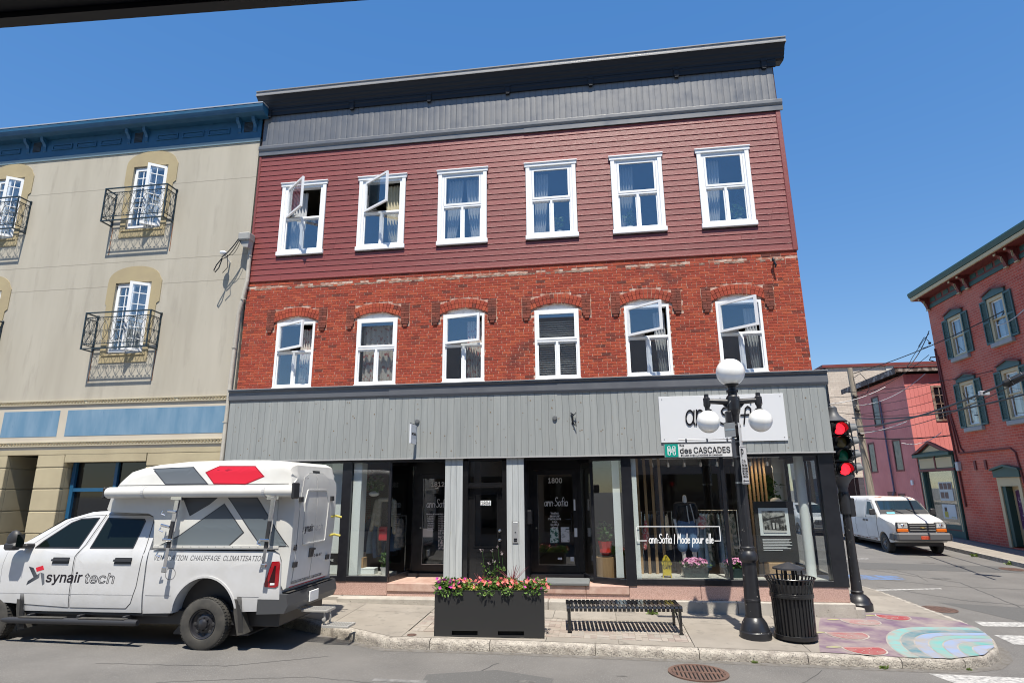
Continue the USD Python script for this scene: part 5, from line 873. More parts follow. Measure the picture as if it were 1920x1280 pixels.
# pink house
pk = thing('pink_house', 'pink board-clad house with a dark overhanging roof behind the brick house', 'house', (RX, 24, 0)); PY = 20.68
pinkm = usdkit.material(stage, L+'pink_boards', {'g': ('geometry', {}), 'p': ('principled_bsdf', {'base_color': (.56, .185, .18), 'roughness': .7}), 'nz': ('noise_texture', {'scale': .9, 'detail': 5.0}), 'r': ('rgb_ramp', {'ramp': [(.3, (.56, .165, .15)), (.7, (.66, .215, .195))]})}, [('g.position', 'nz.vector'), ('nz.fac', 'r.fac'), ('r.color', 'p.base_color')], surface='p.BSDF')
pwin = [(24.0, 24.85, 6.02, 7.7), (25.46, 26.27, 3.4, 5.08), (22.2, 23.06, 3.4, 5.03), (22.6, 23.3, 1.0, 2.1)]
put(pk, 'core', [box(RX+.05, RX+11, PY+.05, 27.6, -.2, 8.4)], pinkm)
for k in range(33):
    y0 = PY+.02+k*.21; g_ = sbox(y0+.004, 0, min(y0+.206, 27.6), 8.35).difference(unary_union([sbox(a, z0, b, z1) for a, b, z0, z1 in pwin]))
    put(pk, 'board', prism(g_, 'x', RX+.02, RX+.05), pinkm)
for k in range(16):
    x0 = RX+.02+k*.21; put(pk, 'board', prism(sbox(x0+.004, 0, x0+.206, 8.4).difference(sbox(17.72, 5.9, 18.4, 7.7)), 'y', PY+.02, PY+.05), pinkm)
roof_m = M('dark_roof', (.03, .024, .022), .8)
put(pk, 'roof', [box(RX-.45, RX+11, PY-.25, 27.95, 8.60, 8.74)], roof_m); put(pk, 'roof_fascia', [box(RX-.47, RX-.43, PY-.25, 27.95, 8.42, 8.72), box(RX-.45, RX+6, PY-.27, PY-.23, 8.5, 8.72)], M('worn_fascia', (.09, .06, .05), .8, col2=(.3, .25, .22), ns=3, lo=.5, hi=.6)); put(pk, 'rafter', [box(RX-.42, RX+.02, y, y+.09, 8.42, 8.6) for y in np.arange(PY+.1, 27.5, .7)], roof_m); put(pk, 'roof_edge', box(RX-.5, RX+8, PY-.3, PY-.2, 8.72, 8.80), redt)
for a, b, z0, z1 in pwin:
    w = sub(pk, 'window'); put(w, 'frame', prism(sbox(a-.06, z0-.06, b+.06, z1+.06).difference(sbox(a+.03, z0+.03, b-.03, z1-.03)), 'x', RX-.0, RX+.05), redt); put(w, 'pane', box(RX+.03, RX+.04, a, b, z0, z1), M('dusty_pane_%d' % int(a*10), (.035, .04, .035), .25, col2=(.12, .11, .09), ns=3))
w = sub(pk, 'old_window'); put(w, 'frame', [prism(sbox(17.68, 5.86, 18.44, 7.74).difference(sbox(17.8, 5.95, 18.34, 7.65)), 'y', PY-.02, PY+.05), box(18.04, 18.08, PY, PY+.04, 5.9, 7.7)]+[box(17.75, 18.4, PY, PY+.04, z, z+.04) for z in (6.3, 6.75, 7.2)], M('peeling_wood', (.30, .25, .2), .9, col2=(.16, .07, .05), ns=7)); put(w, 'pane', box(17.76, 18.38, PY+.03, PY+.05, 5.9, 7.7), dark_glass)
put(pk, 'vent_pipe', [tube([(RX-.06, 23.65, 7.35), (RX-.06, 23.62, 5), (RX-.06, 23.57, 2.3), (RX-.1, 23.75, 2.05)], .05, 8)], M('purple_pipe', (.13, .12, .2), .5)); put(pk, 'meter', box(RX-.05, RX+.02, 21.4, 21.6, 2.6, 2.85), whitev); put(pk, 'lower_door', [box(RX+.0, RX+.04, 23.55, 24.6, .3, 2.25)], redt)
# pale brick block at the end of the street
wb = thing('pale_brick_block', 'tall pale brick block with a red roof edge at the end of the side street', 'building', (24, 36, 0)); wbm = yz_brick('pale_brick', (.60, .52, .43), (.52, .44, .36), (.36, .31, .26), True, .42, .16); WZ = 11.72
put(wb, 'wall', box(18.05, 32, 36, 48, 3.25, WZ), wbm); put(wb, 'dark_base', box(18.1, 32, 36.02, 48, -.5, 3.25), yz_brick('dark_base_brick', (.07, .06, .075), (.05, .045, .06), (.1, .09, .1), True, .3, .1)); put(wb, 'corner_strip', box(17.9, 18.06, 35.95, 36.3, 0, WZ), black_paint); put(wb, 'roof_edge', box(17.8, 32, 35.85, 48, WZ, WZ+.22), redt); put(wb, 'parapet_panel', box(22.5, 32, 35.95, 36.02, 10.75, WZ), M('pale_panel', (.5, .47, .42), .8))
puts(wb, 'doorway', [box(18.12, 19.0, 35.9, 36.05, 0, 3.2), box(19.1, 19.3, 35.9, 36.05, 1.4, 3.2)], dark_glass); put(wb, 'wall_pipe', box(20.0, 20.2, 35.85, 36.0, 1.5, 3.6), whitev)
# tree glimpsed between the shop corner and the block
tr = thing('tree', 'sliver of a green leafy tree beside the plank fascia corner', 'tree', (16.6, 38, 0)); put(tr, 'trunk', tube([(16.6, 38, -.2), (16.6, 38, 4), (16.5, 38, 8)], [.2, .15, .06], 8), roof_m); put(tr, 'crown', leaves((16.6, 38, 7.5), (1.1, 1.1, 2.8), 2600, .28, 3), LEAF('tree_leaf', (.03, .075, .02), (.07, .13, .03)))
# utility pole and the tangle of overhead lines
up_ = thing('utility_pole', 'weathered wooden utility pole rising behind the white van', 'utility pole', (13.95, 20.7, .2)); polem = M('weathered_wood', (.33, .29, .23), .9, col2=(.22, .19, .15), ns=3, stretch=(8, 8, .5)); put(up_, 'pole', tube([(13.98, 20.7, 0), (13.9, 20.7, 4.5), (13.78, 20.7, 8.85)], [.19, .17, .14], 12), polem); puts(up_, 'insulator', [lathe([(.03, 0), (.07, .03), (.06, .12), (.03, .14)], (13.7, 20.5, z), 10) for z in (7.2, 6.5, 5.2)]+[box(13.62, 13.9, 20.4, 20.56, z, z+.06) for z in (7.15, 6.45, 5.15)], black_paint)
put(up_, 'conductor_loop', [tube([(13.9, 20.55, 8.3), (14.2, 20.5, 8.5), (14.45, 20.45, 8.1), (14.5, 20.4, 7.6), (14.35, 20.4, 7.4)], .018, 5)], black_paint)
wire_m = M('cable_black', (.012, .012, .013), .5); wire_g = M('cable_grey', (.5, .5, .5), .4)
P0 = lambda z: (13.85, 20.5, z)
def P(px, py, y):
    """The point at depth y seen at that place of the picture (used to read the wires' ends off the photograph)."""
    d = fw+rt*(px-960)/CAM['f']-up*(py-640)/CAM['f']; t = (y-CAM['pos'][1])/d[1]; return tuple(np.array(CAM['pos'])+d*t)
WG = 'overhead lines strung across the side street'
for (a, b, sag, r, mt_, lb) in ((P(1600, 700, 20.5), P(1925, 560, 11), .25, .022, wire_m, 'topmost dark cable crossing the brick house between its upper windows'), (P(1590, 735, 20.5), P(1925, 680, 12), .2, .014, wire_m, 'dark cable just under the upper window sills of the brick house'), (P(1598, 783, 20.5), P(1925, 738, 6), .3, .03, wire_m, 'dark cable leading to the splice case from the pole'), (P(1600, 800, 20.5), P(1925, 700, 4), .35, .036, wire_m, 'thickest lowest cable in front of the annex, carrying the splice case'), (P(1600, 806, 20.5), P(1925, 708, 4), .5, .014, wire_m, 'thin dark line lashed below the thickest lowest cable'), (P(1610, 820, 20.5), P(1790, 815, 17.0), .12, .028, wire_m, 'short dark cable ending low at the brick house corner above the annex'), (P(1598, 776, 20.5), P(1780, 742, 17.0), .2, .012, wire_m, 'thin dark line from the pole to the old window of the pink house'), (P(1556, 745, 16), P(1765, 715, 17), .15, .012, wire_m, 'thin dark line rising from the shop corner across the pink house gable'), (P(1556, 758, 16), P(1760, 730, 17), .3, .01, wire_m, 'second thin dark line from the shop corner, just under the pink roof'), (P(1555, 770, 16), P(1745, 770, 18), .25, .012, wire_m, 'thin dark line from the shop corner across the middle of the pink house'), (P(1600, 745, 20.5), P(1742, 665, 17.2), .25, .014, wire_m, 'dark cable climbing from the pole to the hook on the brick house corner'), (P(1700, 690, 17), P(1742, 620, 17.2), .2, .02, wire_m, 'short dark cable hanging steeply below the hook against the sky'),
        (P(1556, 757, 16), P(1660, 725, 18), .15, .018, wire_g, 'short pale wire right of the traffic light against the pale brick block'), (P(1600, 760, 20.5), P(1735, 700, 18), .4, .016, wire_g, 'long pale wire looping below the pink house roof'), (P(1612, 812, 20.5), P(1700, 790, 18), .1, .018, wire_g, 'short pale wire low on the pink house beside its tall windows'), (P(1690, 830, 18), P(1765, 810, 17.2), .25, .016, wire_g, 'pale wire sagging just above the annex pediment'), (P(1870, 610, 11), P(1920, 580, 10), .1, .02, wire_g, 'pale wire curl at the upper right in front of the shutters')):
    put(None, 'overhead_cable', droop(a, b, sag, r, 18), mt_, True, lb, 'cable', WG)
sp = thing('cable_splice', 'thick black splice case on the lowest overhead cable in front of the brick house', 'splice case', P(1905, 712, 5)); c0, c1 = np.array(P(1880, 722, 5)), np.array(P(1935, 697, 4.6)); put(sp, 'case', tube([c0, c0*.9+c1*.1, c0*.1+c1*.9, c1], [.04, .11, .11, .05], 10), wire_m, 40); put(sp, 'clamp', [tube([c0*.7+c1*.3, c0*.68+c1*.32], .125, 10), tube([c0*.3+c1*.7, c0*.28+c1*.72], .125, 10)], flash)
lo_ = thing('cable_coil', 'loop of slack black cable hanging by the brick house corner', 'cable', P(1740, 640, 17.1)); put(lo_, 'loop', [tube([P(1742, 640, 17.0), P(1733, 632, 17), P(1722, 650, 17), P(1733, 652, 17), P(1744, 648, 17.1)], .018, 5), tube([P(1742, 625, 17), P(1730, 640, 17), P(1712, 668, 17), P(1700, 690, 17)], .014, 5)], wire_m); put(lo_, 'clip', ball(P(1743, 643, 17.1), .07, 8), wire_m)
tb = thing('cable_box', 'small silver junction box clipped to the overhead cables', 'junction box', P(1845, 737, 6.5)); q = np.array(P(1845, 737, 6.5)); put(tb, 'case', cbox(*sum(([q[k]-s, q[k]+s] for k, s in ((0, .14), (1, .07), (2, .07))), []), .02), M('silver_box', (.5, .5, .52), .35, metal=.5)); put(tb, 'tail', [tube([q+[-.1, 0, -.05], q+[-.3, 0, -.2], q+[-.55, 0, -.12], q+[-.6, 0, .05]], .014, 5)], wire_m)
# manhole covers
iron_r = M('rusty_iron', (.085, .05, .04), .75, col2=(.13, .075, .055), ns=8, bump=.3, bs=60)
def manhole(x, y, r, lb):
    t = thing('manhole_cover', lb, 'manhole cover', (x, y, float(R(x, y)))); put(t, 'rim', sheet(Point(x, y).buffer(r).difference(Point(x, y).buffer(r*.9)), R, .012, 2), iron_r); put(t, 'lid', sheet(Point(x, y).buffer(r*.88), R, .008, 2), iron_r); put(t, 'stud', [sheet(sbox(x+i*.1-.025, y+j*.1-.025, x+i*.1+.025, y+j*.1+.025), R, .013, 2) for i in range(-4, 5) for j in range(-4, 5) if math.hypot(i, j)*.1 < r*.8], iron_r)
manhole(7.62, 2.2, .36, 'rusty round manhole cover beside the corner kerb'); manhole(13.0, 8.6, .36, 'rusty manhole cover near the kerb of the brick house')
dg = thing('storm_drain', 'rusty oval-looking storm drain grate in the road below the lamp post', 'drain', (1.36, -3.56, -.23)); put(dg, 'pit', sheet(Point(1.36, -3.56).buffer(.40), R, .005, 2), M('drain_dark', (.006, .006, .006), 1.0)); put(dg, 'rim', slab(Point(1.36, -3.56).buffer(.45).difference(Point(1.36, -3.56).buffer(.395)), lambda x, y: R(x, y)+.02, .02, 2), iron_r)
for k in range(-6, 7):
    for s in (-1, 1):
        q = sbox(1.36+k*.06-.018, -3.56+(0.012 if s > 0 else -.40), 1.36+k*.06+.018, -3.56+(.40 if s > 0 else -.012)).intersection(Point(1.36, -3.56).buffer(.395))
        if q.area > 1e-4: put(dg, 'bar', slab(q, lambda x, y: R(x, y)+.017, .015, 2), iron_r)
put(dg, 'crossbar', slab(sbox(.96, -3.585, 1.76, -3.535), lambda x, y: R(x, y)+.019, .015, 2), iron_r)
# ---------------------------------------------------------------- vehicles
car_white = M('car_white_paint', (.54, .545, .56), .25, coat=.5, col2=(.49, .49, .49), ns=2.2, nd=6)
camper_white = M('camper_white', (.62, .62, .595), .35, col2=(.54, .53, .50), ns=1.2, nd=5)
tint = M('tinted_glass', (.006, .010, .009), .03, spec=.3); rubber = M('tyre_rubber', (.035, .034, .032), .85, col2=(.06, .056, .05), ns=6); rim_b = M('black_steel_rim', (.02, .02, .024), .35); chrome = M('chrome', (.75, .75, .76), .12, metal=1.0); plastic = M('black_plastic', (.025, .025, .028), .5); seam_m = M('panel_gap', (.03, .03, .033), .8)
red_l = M('red_lens', (.28, .006, .012), .12, coat=.5); amber = M('amber_lens', (.55, .12, .01), .2); steel_d = M('galvanised_step', (.42, .41, .39), .4, metal=.4)
def skinned(poly, y0, y1, wf, edge=.11, holes=None):
    """A side outline (x, z) extruded from y0 to y1 (-1..1 across) and drawn in by wf(x, z), the half width there."""
    if not hasattr(poly, 'geom_type'): poly = Polygon(poly)
    out = None
    for g in getattr(poly, 'geoms', [poly]):
        g = Polygon(g.exterior.coords, [r.coords for r in g.interiors])
        cs = m3.CrossSection([np.array(r.coords)[:-1] for r in [g.exterior, *g.interiors]], m3.FillRule.EvenOdd); k = m3.Manifold.extrude(cs, abs(y1-y0)); out = k if out is None else out+k
    def wp(v):
        v = np.asarray(v); x, z, d = v[:, 0], v[:, 1], v[:, 2]; y = y0+d
        return np.stack([x, y, z], 1)
    out = out.refine_to_length(edge); q = out.to_mesh(); v = wp(np.asarray(q.vert_properties)[:, :3]); f = np.asarray(q.tri_verts)[:, ::-1]
    v[:, 1] *= wf(v[:, 0], v[:, 2]); return v, f
def panel(poly, side, off, th, wf, edge=.11):
    v, f = skinned(poly, 0, 1, lambda x, z: np.ones_like(x), edge); w = wf(v[:, 0], v[:, 2])
    v[:, 1] = side*(w+off-th*(1-v[:, 1])); return (v, f[:, ::-1] if side < 0 else f)
def widths(zs, ws, top=None, r=.09, pull=.07):
    def f(x, z):
        w = np.interp(z, zs, ws)
        if top is not None: t = np.clip((np.interp(x, *top)-z)/r, 0, 1); w = w-pull*(1-np.sqrt(1-(1-t)**2))
        return w
    return f
def wheel(parent, x, y, z, r, side, rw=.26, rim=rim_b, holes=8):
    w = sub(parent, 'wheel'); s = side
    A = lambda pr, n=36: (lambda m: (np.stack([m[0][:, 0]+x, y+s*m[0][:, 2], m[0][:, 1]+z], 1), m[1]))(lathe(pr, n=n))
    put(w, 'tyre', A([(r*.56, -rw), (r*.9, -rw), (r, -rw+.05), (r, -.05), (r*.985, -.02), (r*.93, .0), (r*.72, .012), (r*.60, .0), (r*.57, -.03), (r*.56, -rw)]), rubber, 35)
    put(w, 'tread', [rot(box(x-.018, x+.018, *sorted((y-s*.02, y-s*.09)), z+r-.004, z+r+.006), a, (x, y, z), 'y') for a in np.arange(0, 360, 7.5)]+[rot(box(x-.018, x+.018, *sorted((y-s*.12, y-s*.22)), z+r-.004, z+r+.006), a+3, (x, y, z), 'y') for a in np.arange(0, 360, 7.5)], rubber, kind='stuff')
    put(w, 'rim', A([(r*.57, -.03), (r*.56, -.012), (r*.53, -.02), (r*.50, -.06), (r*.40, -.075), (r*.30, -.05), (r*.24, -.045), (0, -.045)]), rim, 35)
    put(w, 'rim_slot', [(lambda m: m)(rot(A([(.0, -.055), (r*.07, -.055), (r*.07, -.0535), (0, -.0535)], 12) if False else shift(A([(0, -.062), (r*.075, -.062), (0, -.058)], 10), (r*.40, 0, 0)), a, (x, y, z), 'y')) for a in np.arange(0, 360, 360/holes)], seam_m)
    put(w, 'hub', A([(r*.2, -.05), (r*.2, -.01), (r*.16, .0), (r*.1, .015), (0, .02)], 20), rim, 35)
    put(w, 'lug', [rot(shift(A([(.014, -.045), (.014, -.02), (0, -.018)], 6), (r*.25, 0, 0)), a, (x, y, z), 'y') for a in np.arange(0, 360, 45)], rim)
# the pickup: front to the left; x along the street, own y axis across (0 = its middle)
PYC, PRZ = -2.62, -.115
pu = thing('pickup_truck', 'white crew-cab pickup with grey lettering on its doors, parked at the left kerb', 'pickup truck', (-8.6, PYC, PRZ), local=True)
def PT(x, z): return (x+8.6, z-PRZ)
PL = lambda pts: [PT(x, z) for x, z in pts]
cab_top = [(-12.2, 1.2), (-12.1, 1.42), (-11.9, 1.52), (-10.78, 1.63), (-10.12, 2.03), (-9.6, 2.17), (-9.04, 2.20), (-8.28, 2.19), (-8.14, 2.12), (-8.12, 2.05)]
cab = Polygon(PL([(-8.12, .46), (-11.8, .46), (-12.1, .6), (-12.2, .9)]+cab_top)).difference(Point(PT(-11.17, .36)).buffer(.62))
zs_, ws_ = [v-PRZ for v in (.45, .6, .76, .80, 1.3, 1.45, 1.53, 1.58, 2.0, 2.2)], [.95, .978, .992, .993, .995, .975, .945, .925, .80, .735]
topx, topz = zip(*PL(cab_top)); wcab = widths(zs_, ws_, (topx, topz), .07, .07)
put(pu, 'cab', skinned(cab, -1, 1, wcab), car_white, 32)
wbed = widths(zs_, [.95, .978, .994, .996, 1.0, .985, .975, .97, .97, .97])
arch = Polygon([PT(-6.92+.60*math.cos(a), .42+.64*math.sin(a)) for a in np.linspace(-.3, PI+.3, 26)]+[PT(-7.6, .1), PT(-6.2, .1)])
bed = Polygon(PL([(-8.09, .45), (-8.09, 1.513), (-5.60, 1.50), (-5.54, 1.30), (-5.52, .62), (-5.95, .52)])).difference(arch)
put(pu, 'bed', skinned(bed, -1, 1, wbed), car_white, 32)
flare = arch.buffer(.035).difference(arch).intersection(sbox(-2, .62, 6, 3)); put(pu, 'wheel_arch', panel(flare, -1, .018, .03, wbed), car_white, 30)
put(pu, 'wheel_well', [skinned(arch.buffer(.02), -.9, .9, lambda x, z: np.full_like(x, .8))], plastic)
doors = [[(-11.0, .60), (-9.56, .53), (-9.57, 1.40), (-9.44, 1.60), (-9.24, 2.12), (-9.6, 2.10), (-9.95, 2.02), (-10.55, 1.60), (-10.98, 1.52), (-11.03, 1.2)], [(-9.53, .53), (-8.42, .53), (-8.33, .62), (-8.25, .9), (-8.20, 1.5), (-8.22, 2.07), (-8.35, 2.11), (-9.20, 2.12), (-9.41, 1.6), (-9.54, 1.40)]]
wins = [[(-10.45, 1.545), (-10.33, 1.66), (-9.9, 1.975), (-9.72, 2.045), (-9.36, 2.06), (-9.55, 1.545)], [(-9.31, 1.545), (-9.17, 2.055), (-8.42, 2.035), (-8.385, 2.0), (-8.45, 1.545)]]
hand = [(-9.83, 1.325), (-8.57, 1.325)]
for d, w, (hx, hz) in zip(doors, wins, hand):
    dn = sub(pu, 'door'); dp_, wp_ = Polygon(PL(d)).buffer(-.004), Polygon(PL(w))
    put(dn, 'seal', panel(Polygon(PL(d)).buffer(.006), -1, .0025, .01, wcab), seam_m); put(dn, 'skin', panel(dp_.difference(wp_.buffer(.012)), -1, .007, .012, wcab, .09), car_white, 30)
    put(dn, 'window', panel(wp_.buffer(.012), -1, .0065, .004, wcab), tint, 30); put(dn, 'window_rubber', panel(wp_.buffer(.014).difference(wp_.buffer(-.008)), -1, .0095, .004, wcab), plastic)
    q = Polygon(PL([(hx-.16, hz-.04), (hx+.16, hz-.04), (hx+.16, hz+.045), (hx-.16, hz+.045)])).buffer(.012); put(dn, 'handle_cup', panel(q, -1, .010, .01, wcab), plastic); put(dn, 'handle', panel(q.intersection(sbox(*PT(hx-.2, hz-.005), *PT(hx+.2, hz+.03))), -1, .045, .03, wcab), plastic)
puts(pu, 'crease', [panel(Polygon(PL([(-11.0, .765), (-8.3, .765), (-8.3, .758), (-11.0, .758)])), -1, .009, .004, wcab), panel(Polygon(PL([(-8.05, .765), (-7.56, .765), (-7.56, .758), (-8.05, .758)])), -1, .003, .004, wbed), panel(Polygon(PL([(-6.27, .765), (-5.9, .765), (-5.9, .758), (-6.27, .758)])), -1, .003, .004, wbed)], M('crease_grey', (.35, .35, .36), .5))
put(pu, 'windscreen', [(np.array([[PT(-10.72, 1.66)[0], -.82, PT(-10.72, 1.66)[1]], [PT(-10.72, 1.66)[0], .82, PT(-10.72, 1.66)[1]], [PT(-10.14, 2.04)[0], .70, PT(-10.14, 2.04)[1]], [PT(-10.14, 2.04)[0], -.70, PT(-10.14, 2.04)[1]]])+[-.01, 0, .012], np.array([[0, 1, 2], [0, 2, 3]]))], tint)
def lb(x0, x1, y0, y1, z0, z1, b=.02): a, c = PT(x0, z0), PT(x1, z1); return cbox(a[0], c[0], y0, y1, a[1], c[1], b)
put(pu, 'rocker', [lb(-10.5, -7.6, -.93, -.80, .40, .52), lb(-10.5, -5.6, -.8, .9, .25, .5)], plastic)
sbar = sub(pu, 'step_bar'); put(sbar, 'bar', tube([(*PT(x, .325)[:1], -1.08, PT(x, .325)[1]) for x in (-10.75, -10.6, -8.2, -8.06)], [.03, .055, .055, .05], 12), plastic, 40); puts(sbar, 'tread', [lb(a, b, -1.12, -1.02, .372, .388, .004) for a, b in ((-10.4, -9.5), (-9.2, -8.3))], rubber); puts(sbar, 'bracket', [lb(x, x+.06, -1.05, -.8, .3, .42, .01) for x in (-10.3, -9.3, -8.4)], plastic)
for x in (-6.90, -11.17): wheel(pu, PT(x, 0)[0], -1.0, PT(0, .305)[1], .42, -1); wheel(pu, PT(x, 0)[0], 1.0, PT(0, .305)[1], .42, 1)
for x in (-6.36, -10.62): put(pu, 'mud_flap', prism([PT(x, .78), PT(x+.05, .78), PT(x+.26, .17), PT(x+.12, .14), PT(x+.02, .5)], 'y', -.99, -.72), rubber); put(pu, 'flap_ridge', [prism([PT(x+.06+.018*k, .76), PT(x+.068+.018*k, .76), PT(x+.15+.02*k, .2), PT(x+.142+.02*k, .2)], 'y', -.998, -.99) for k in range(5)], plastic)
bm = sub(pu, 'rear_bumper'); put(bm, 'shell', [prism([PT(-5.92, .8), PT(-5.62, .815), PT(-5.40, .80), PT(-5.36, .62), PT(-5.42, .5), PT(-5.92, .48)], 'y', -.99, .99)], M('bumper_charcoal', (.055, .057, .062), .45)); put(bm, 'step_pad', [lb(-5.6, -5.4, -.9, .9, .815, .83, .004)], rubber); put(bm, 'plate', lb(-5.37, -5.345, -.2, .15, .56, .74, .004), whitev)
tl_ = sub(pu, 'tail_light'); tlp = Polygon(PL([(-5.70, 1.335), (-5.57, 1.345), (-5.545, 1.30), (-5.55, .95), (-5.60, .915), (-5.80, .925), (-5.81, .98)])); put(tl_, 'lens', panel(tlp, -1, .012, .03, wbed), red_l); put(tl_, 'inner', [panel(tlp.buffer(-.07), -1, .014, .004, wbed), panel(Polygon(PL([(-5.69, 1.10), (-5.63, 1.10), (-5.64, 1.0), (-5.70, 1.0)])), -1, .016, .004, wbed)], M('smoked_lens', (.03, .004, .006), .15)); put(tl_, 'reverse_lamp', panel(Polygon(PL([(-5.70, .99), (-5.62, .99), (-5.62, .96), (-5.70, .955)])), -1, .018, .004, wbed), whitev)
put(pu, 'fuel_door', [panel(Point(PT(-7.61, 1.12)).buffer(.1).difference(Point(PT(-7.61, 1.12)).buffer(.094)), -1, .003, .004, wbed, .05)], seam_m)
mir = sub(pu, 'wing_mirror'); put(mir, 'shell', [shift(ball((0, 0, 0), .17, 14, (.8, .55, 1.0)), (*PT(-10.70, 1.70)[:1], -1.17, PT(0, 1.70)[1])), lb(-10.83, -10.57, -1.27, -1.10, 1.52, 1.66, .04)], plastic, 40); put(mir, 'arm', [lb(-10.66, -10.48, -1.12, -.92, 1.54, 1.62, .02)], plastic); put(mir, 'mirror', [lb(-10.56, -10.555, -1.26, -1.10, 1.58, 1.80, .002)], tint)
for s in (-1, 1): put(pu, 'headlight', lb(-12.24, -12.05, s*.95-.0 if s < 0 else .55, -.55 if s < 0 else .95, 1.0, 1.3, .03), chrome)
put(pu, 'grille', lb(-12.26, -12.15, -.55, .55, .85, 1.35, .03), plastic); put(pu, 'front_bumper', lb(-12.34, -11.95, -.97, .97, .42, .8, .06), chrome)
# door and bed lettering
ink = M('ink_black', (.012, .008, .012), .5); ink_red = M('ink_red', (.55, .012, .03), .4)
grad = usdkit.material(stage, L+'ink_grey', {'tc': ('geometry', {}), 's': ('separate_xyz', {}), 'm': ('map_range', {'from_min': -10.4, 'from_max': -9.9, 'clamp': True}), 'r': ('rgb_ramp', {'ramp': [(0, (.03, .035, .045)), (.5, (.11, .12, .14)), (1, (.05, .055, .07))]}), 'p': ('principled_bsdf', {'roughness': .4})}, [('tc.position', 's.vector'), ('s.x', 'm.value'), ('m.result', 'r.fac'), ('r.color', 'p.base_color')], surface='p.BSDF')
def decal(shape, off=.0095, wf=wcab): return panel(shape, -1, off, .003, wf, .12)
def flat_text(s, h, x, z, w, bold=False, shear=0.0):
    t = meshkit.text_mesh(s, h, .002, bold); v, f = np.array(t.vertices), np.array(t.faces); keep = (v[f][:, :, 2] > .001).all(1); g = unary_union([Polygon(v[q][:, :2]).buffer(2e-4) for q in f[keep]]).simplify(.0006)
    b = g.bounds; g = affinity.scale(affinity.translate(g, -b[0], 0), w/(b[2]-b[0]), 1, origin=(0, 0)); return affinity.translate(affinity.affine_transform(g, [1, shear, 0, 1, 0, 0]), *PT(x, z))
lg = sub(pu, 'door_logo')
put(lg, 'lettering', decal(flat_text('synair', .165, -10.08, .96, .73, True, .12)), ink)
o = outline_shape('tech', .17, .0085); b_ = o.bounds; o = affinity.translate(affinity.affine_transform(affinity.scale(affinity.translate(o, -b_[0], 0), .60/(b_[2]-b_[0]), 1, origin=(0, 0)), [1, .12, 0, 1, 0, 0]), *PT(-9.30, .95)); put(lg, 'lettering', decal(o), ink)
E_ = lambda pts: decal(Polygon(PL(pts)))
puts(lg, 'emblem', [E_([(-10.46, 1.21), (-10.36, 1.19), (-10.14, .93), (-10.18, .90)][::-1]) if False else E_([(-10.47, 1.22), (-10.37, 1.20), (-10.26, 1.06), (-10.33, 1.03)]), E_([(-10.46, .90), (-10.44, .97), (-10.22, 1.11), (-10.22, 1.03)]), E_([(-10.21, 1.12), (-10.13, 1.10), (-10.09, .93), (-10.13, .90)])], grad); put(lg, 'emblem_tip', E_([(-10.32, 1.20), (-10.18, 1.24), (-10.145, 1.17), (-10.29, 1.13)]), ink_red)
ink_t = M('ink_thin', (.08, .08, .085), .5); put(pu, 'bed_lettering', decal(flat_text('VENTILATION  CHAUFFAGE  CLIMATISATION', .085, -7.98, 1.345, 2.12, False, .2), .002, wbed), ink_t)
# the camper in its bed
cp = thing('truck_camper', 'white fibreglass slide-in camper with red and grey shapes riding in the pickup bed', 'camper', (-7.2, PYC, 1.4), local=True); CO = (-7.2, 1.4)
CT = lambda x, z: (x-CO[0], z-CO[1]); CL = lambda pts: [CT(x, z) for x, z in pts]
roofl = [(-9.2, 2.30), (-9.04, 2.55), (-8.97, 2.70), (-8.72, 2.89), (-8.45, 2.97), (-8.19, 3.02), (-7.55, 3.075), (-6.7, 3.086), (-6.0, 3.075), (-5.6, 3.045), (-5.46, 2.98), (-5.41, 2.75)]
camp = Polygon(CL(roofl+[(-5.38, 2.2), (-5.40, 1.5), (-5.45, .9), (-5.49, .87), (-5.53, .95), (-5.535, 1.35), (-5.58, 1.47), (-5.68, 1.53), (-8.0, 1.53), (-8.02, 2.0), (-8.06, 2.1), (-8.16, 2.15), (-9.05, 2.18), (-9.16, 2.22)]))
rx, rz = zip(*CL(sorted(roofl))); wc = widths([v-1.4 for v in (.85, 1.5, 1.9, 2.35, 2.5, 2.9, 3.1)], [.86, .90, .93, .93, .95, .90, .84], (rx, rz), .12, .10)
def wcamp(x, z):
    w = wc(x, z); t = np.clip((x-(-5.66-CO[0]))/.29, 0, 1); w = w-.10*(1-np.sqrt(1-t**2*.999)); t2 = np.clip((-8.55-CO[0]-x)/.7, 0, 1); return w-.22*t2**2
CY = -.10
def cpanel(poly, off=.004, th=.004): v, f = panel(poly, -1, off, th, wcamp, .1); return v+[0, CY, 0], f
v, f = skinned(camp, -1, 1, wcamp, .09); put(cp, 'shell', (v+[0, CY, 0], f), camper_white, 35)
slate_g = usdkit.material(stage, L+'camper_grey', {'g': ('geometry', {}), 's': ('separate_xyz', {}), 'm': ('map_range', {'from_min': 1.6, 'from_max': 2.95, 'clamp': True}), 'r': ('rgb_ramp', {'ramp': [(0, (.16, .19, .21)), (.25, (.12, .145, .165)), (.5, (.06, .065, .075)), (.72, (.12, .13, .145)), (1, (.10, .115, .13))]}), 'p': ('principled_bsdf', {'roughness': .4})}, [('g.position', 's.vector'), ('s.z', 'm.value'), ('m.result', 'r.fac'), ('r.color', 'p.base_color')], surface='p.BSDF')
edge_g = M('camper_dark_grey', (.045, .048, .055), .4)
def gfx(pts, mat, name='graphic'): p = Polygon(CL(pts)); put(cp, name, cpanel(p, .003), edge_g if mat is not ink_red else M('deep_red', (.30, .008, .02), .4)); put(cp, name, cpanel(p.buffer(-.018, join_style=2), .0055), mat)
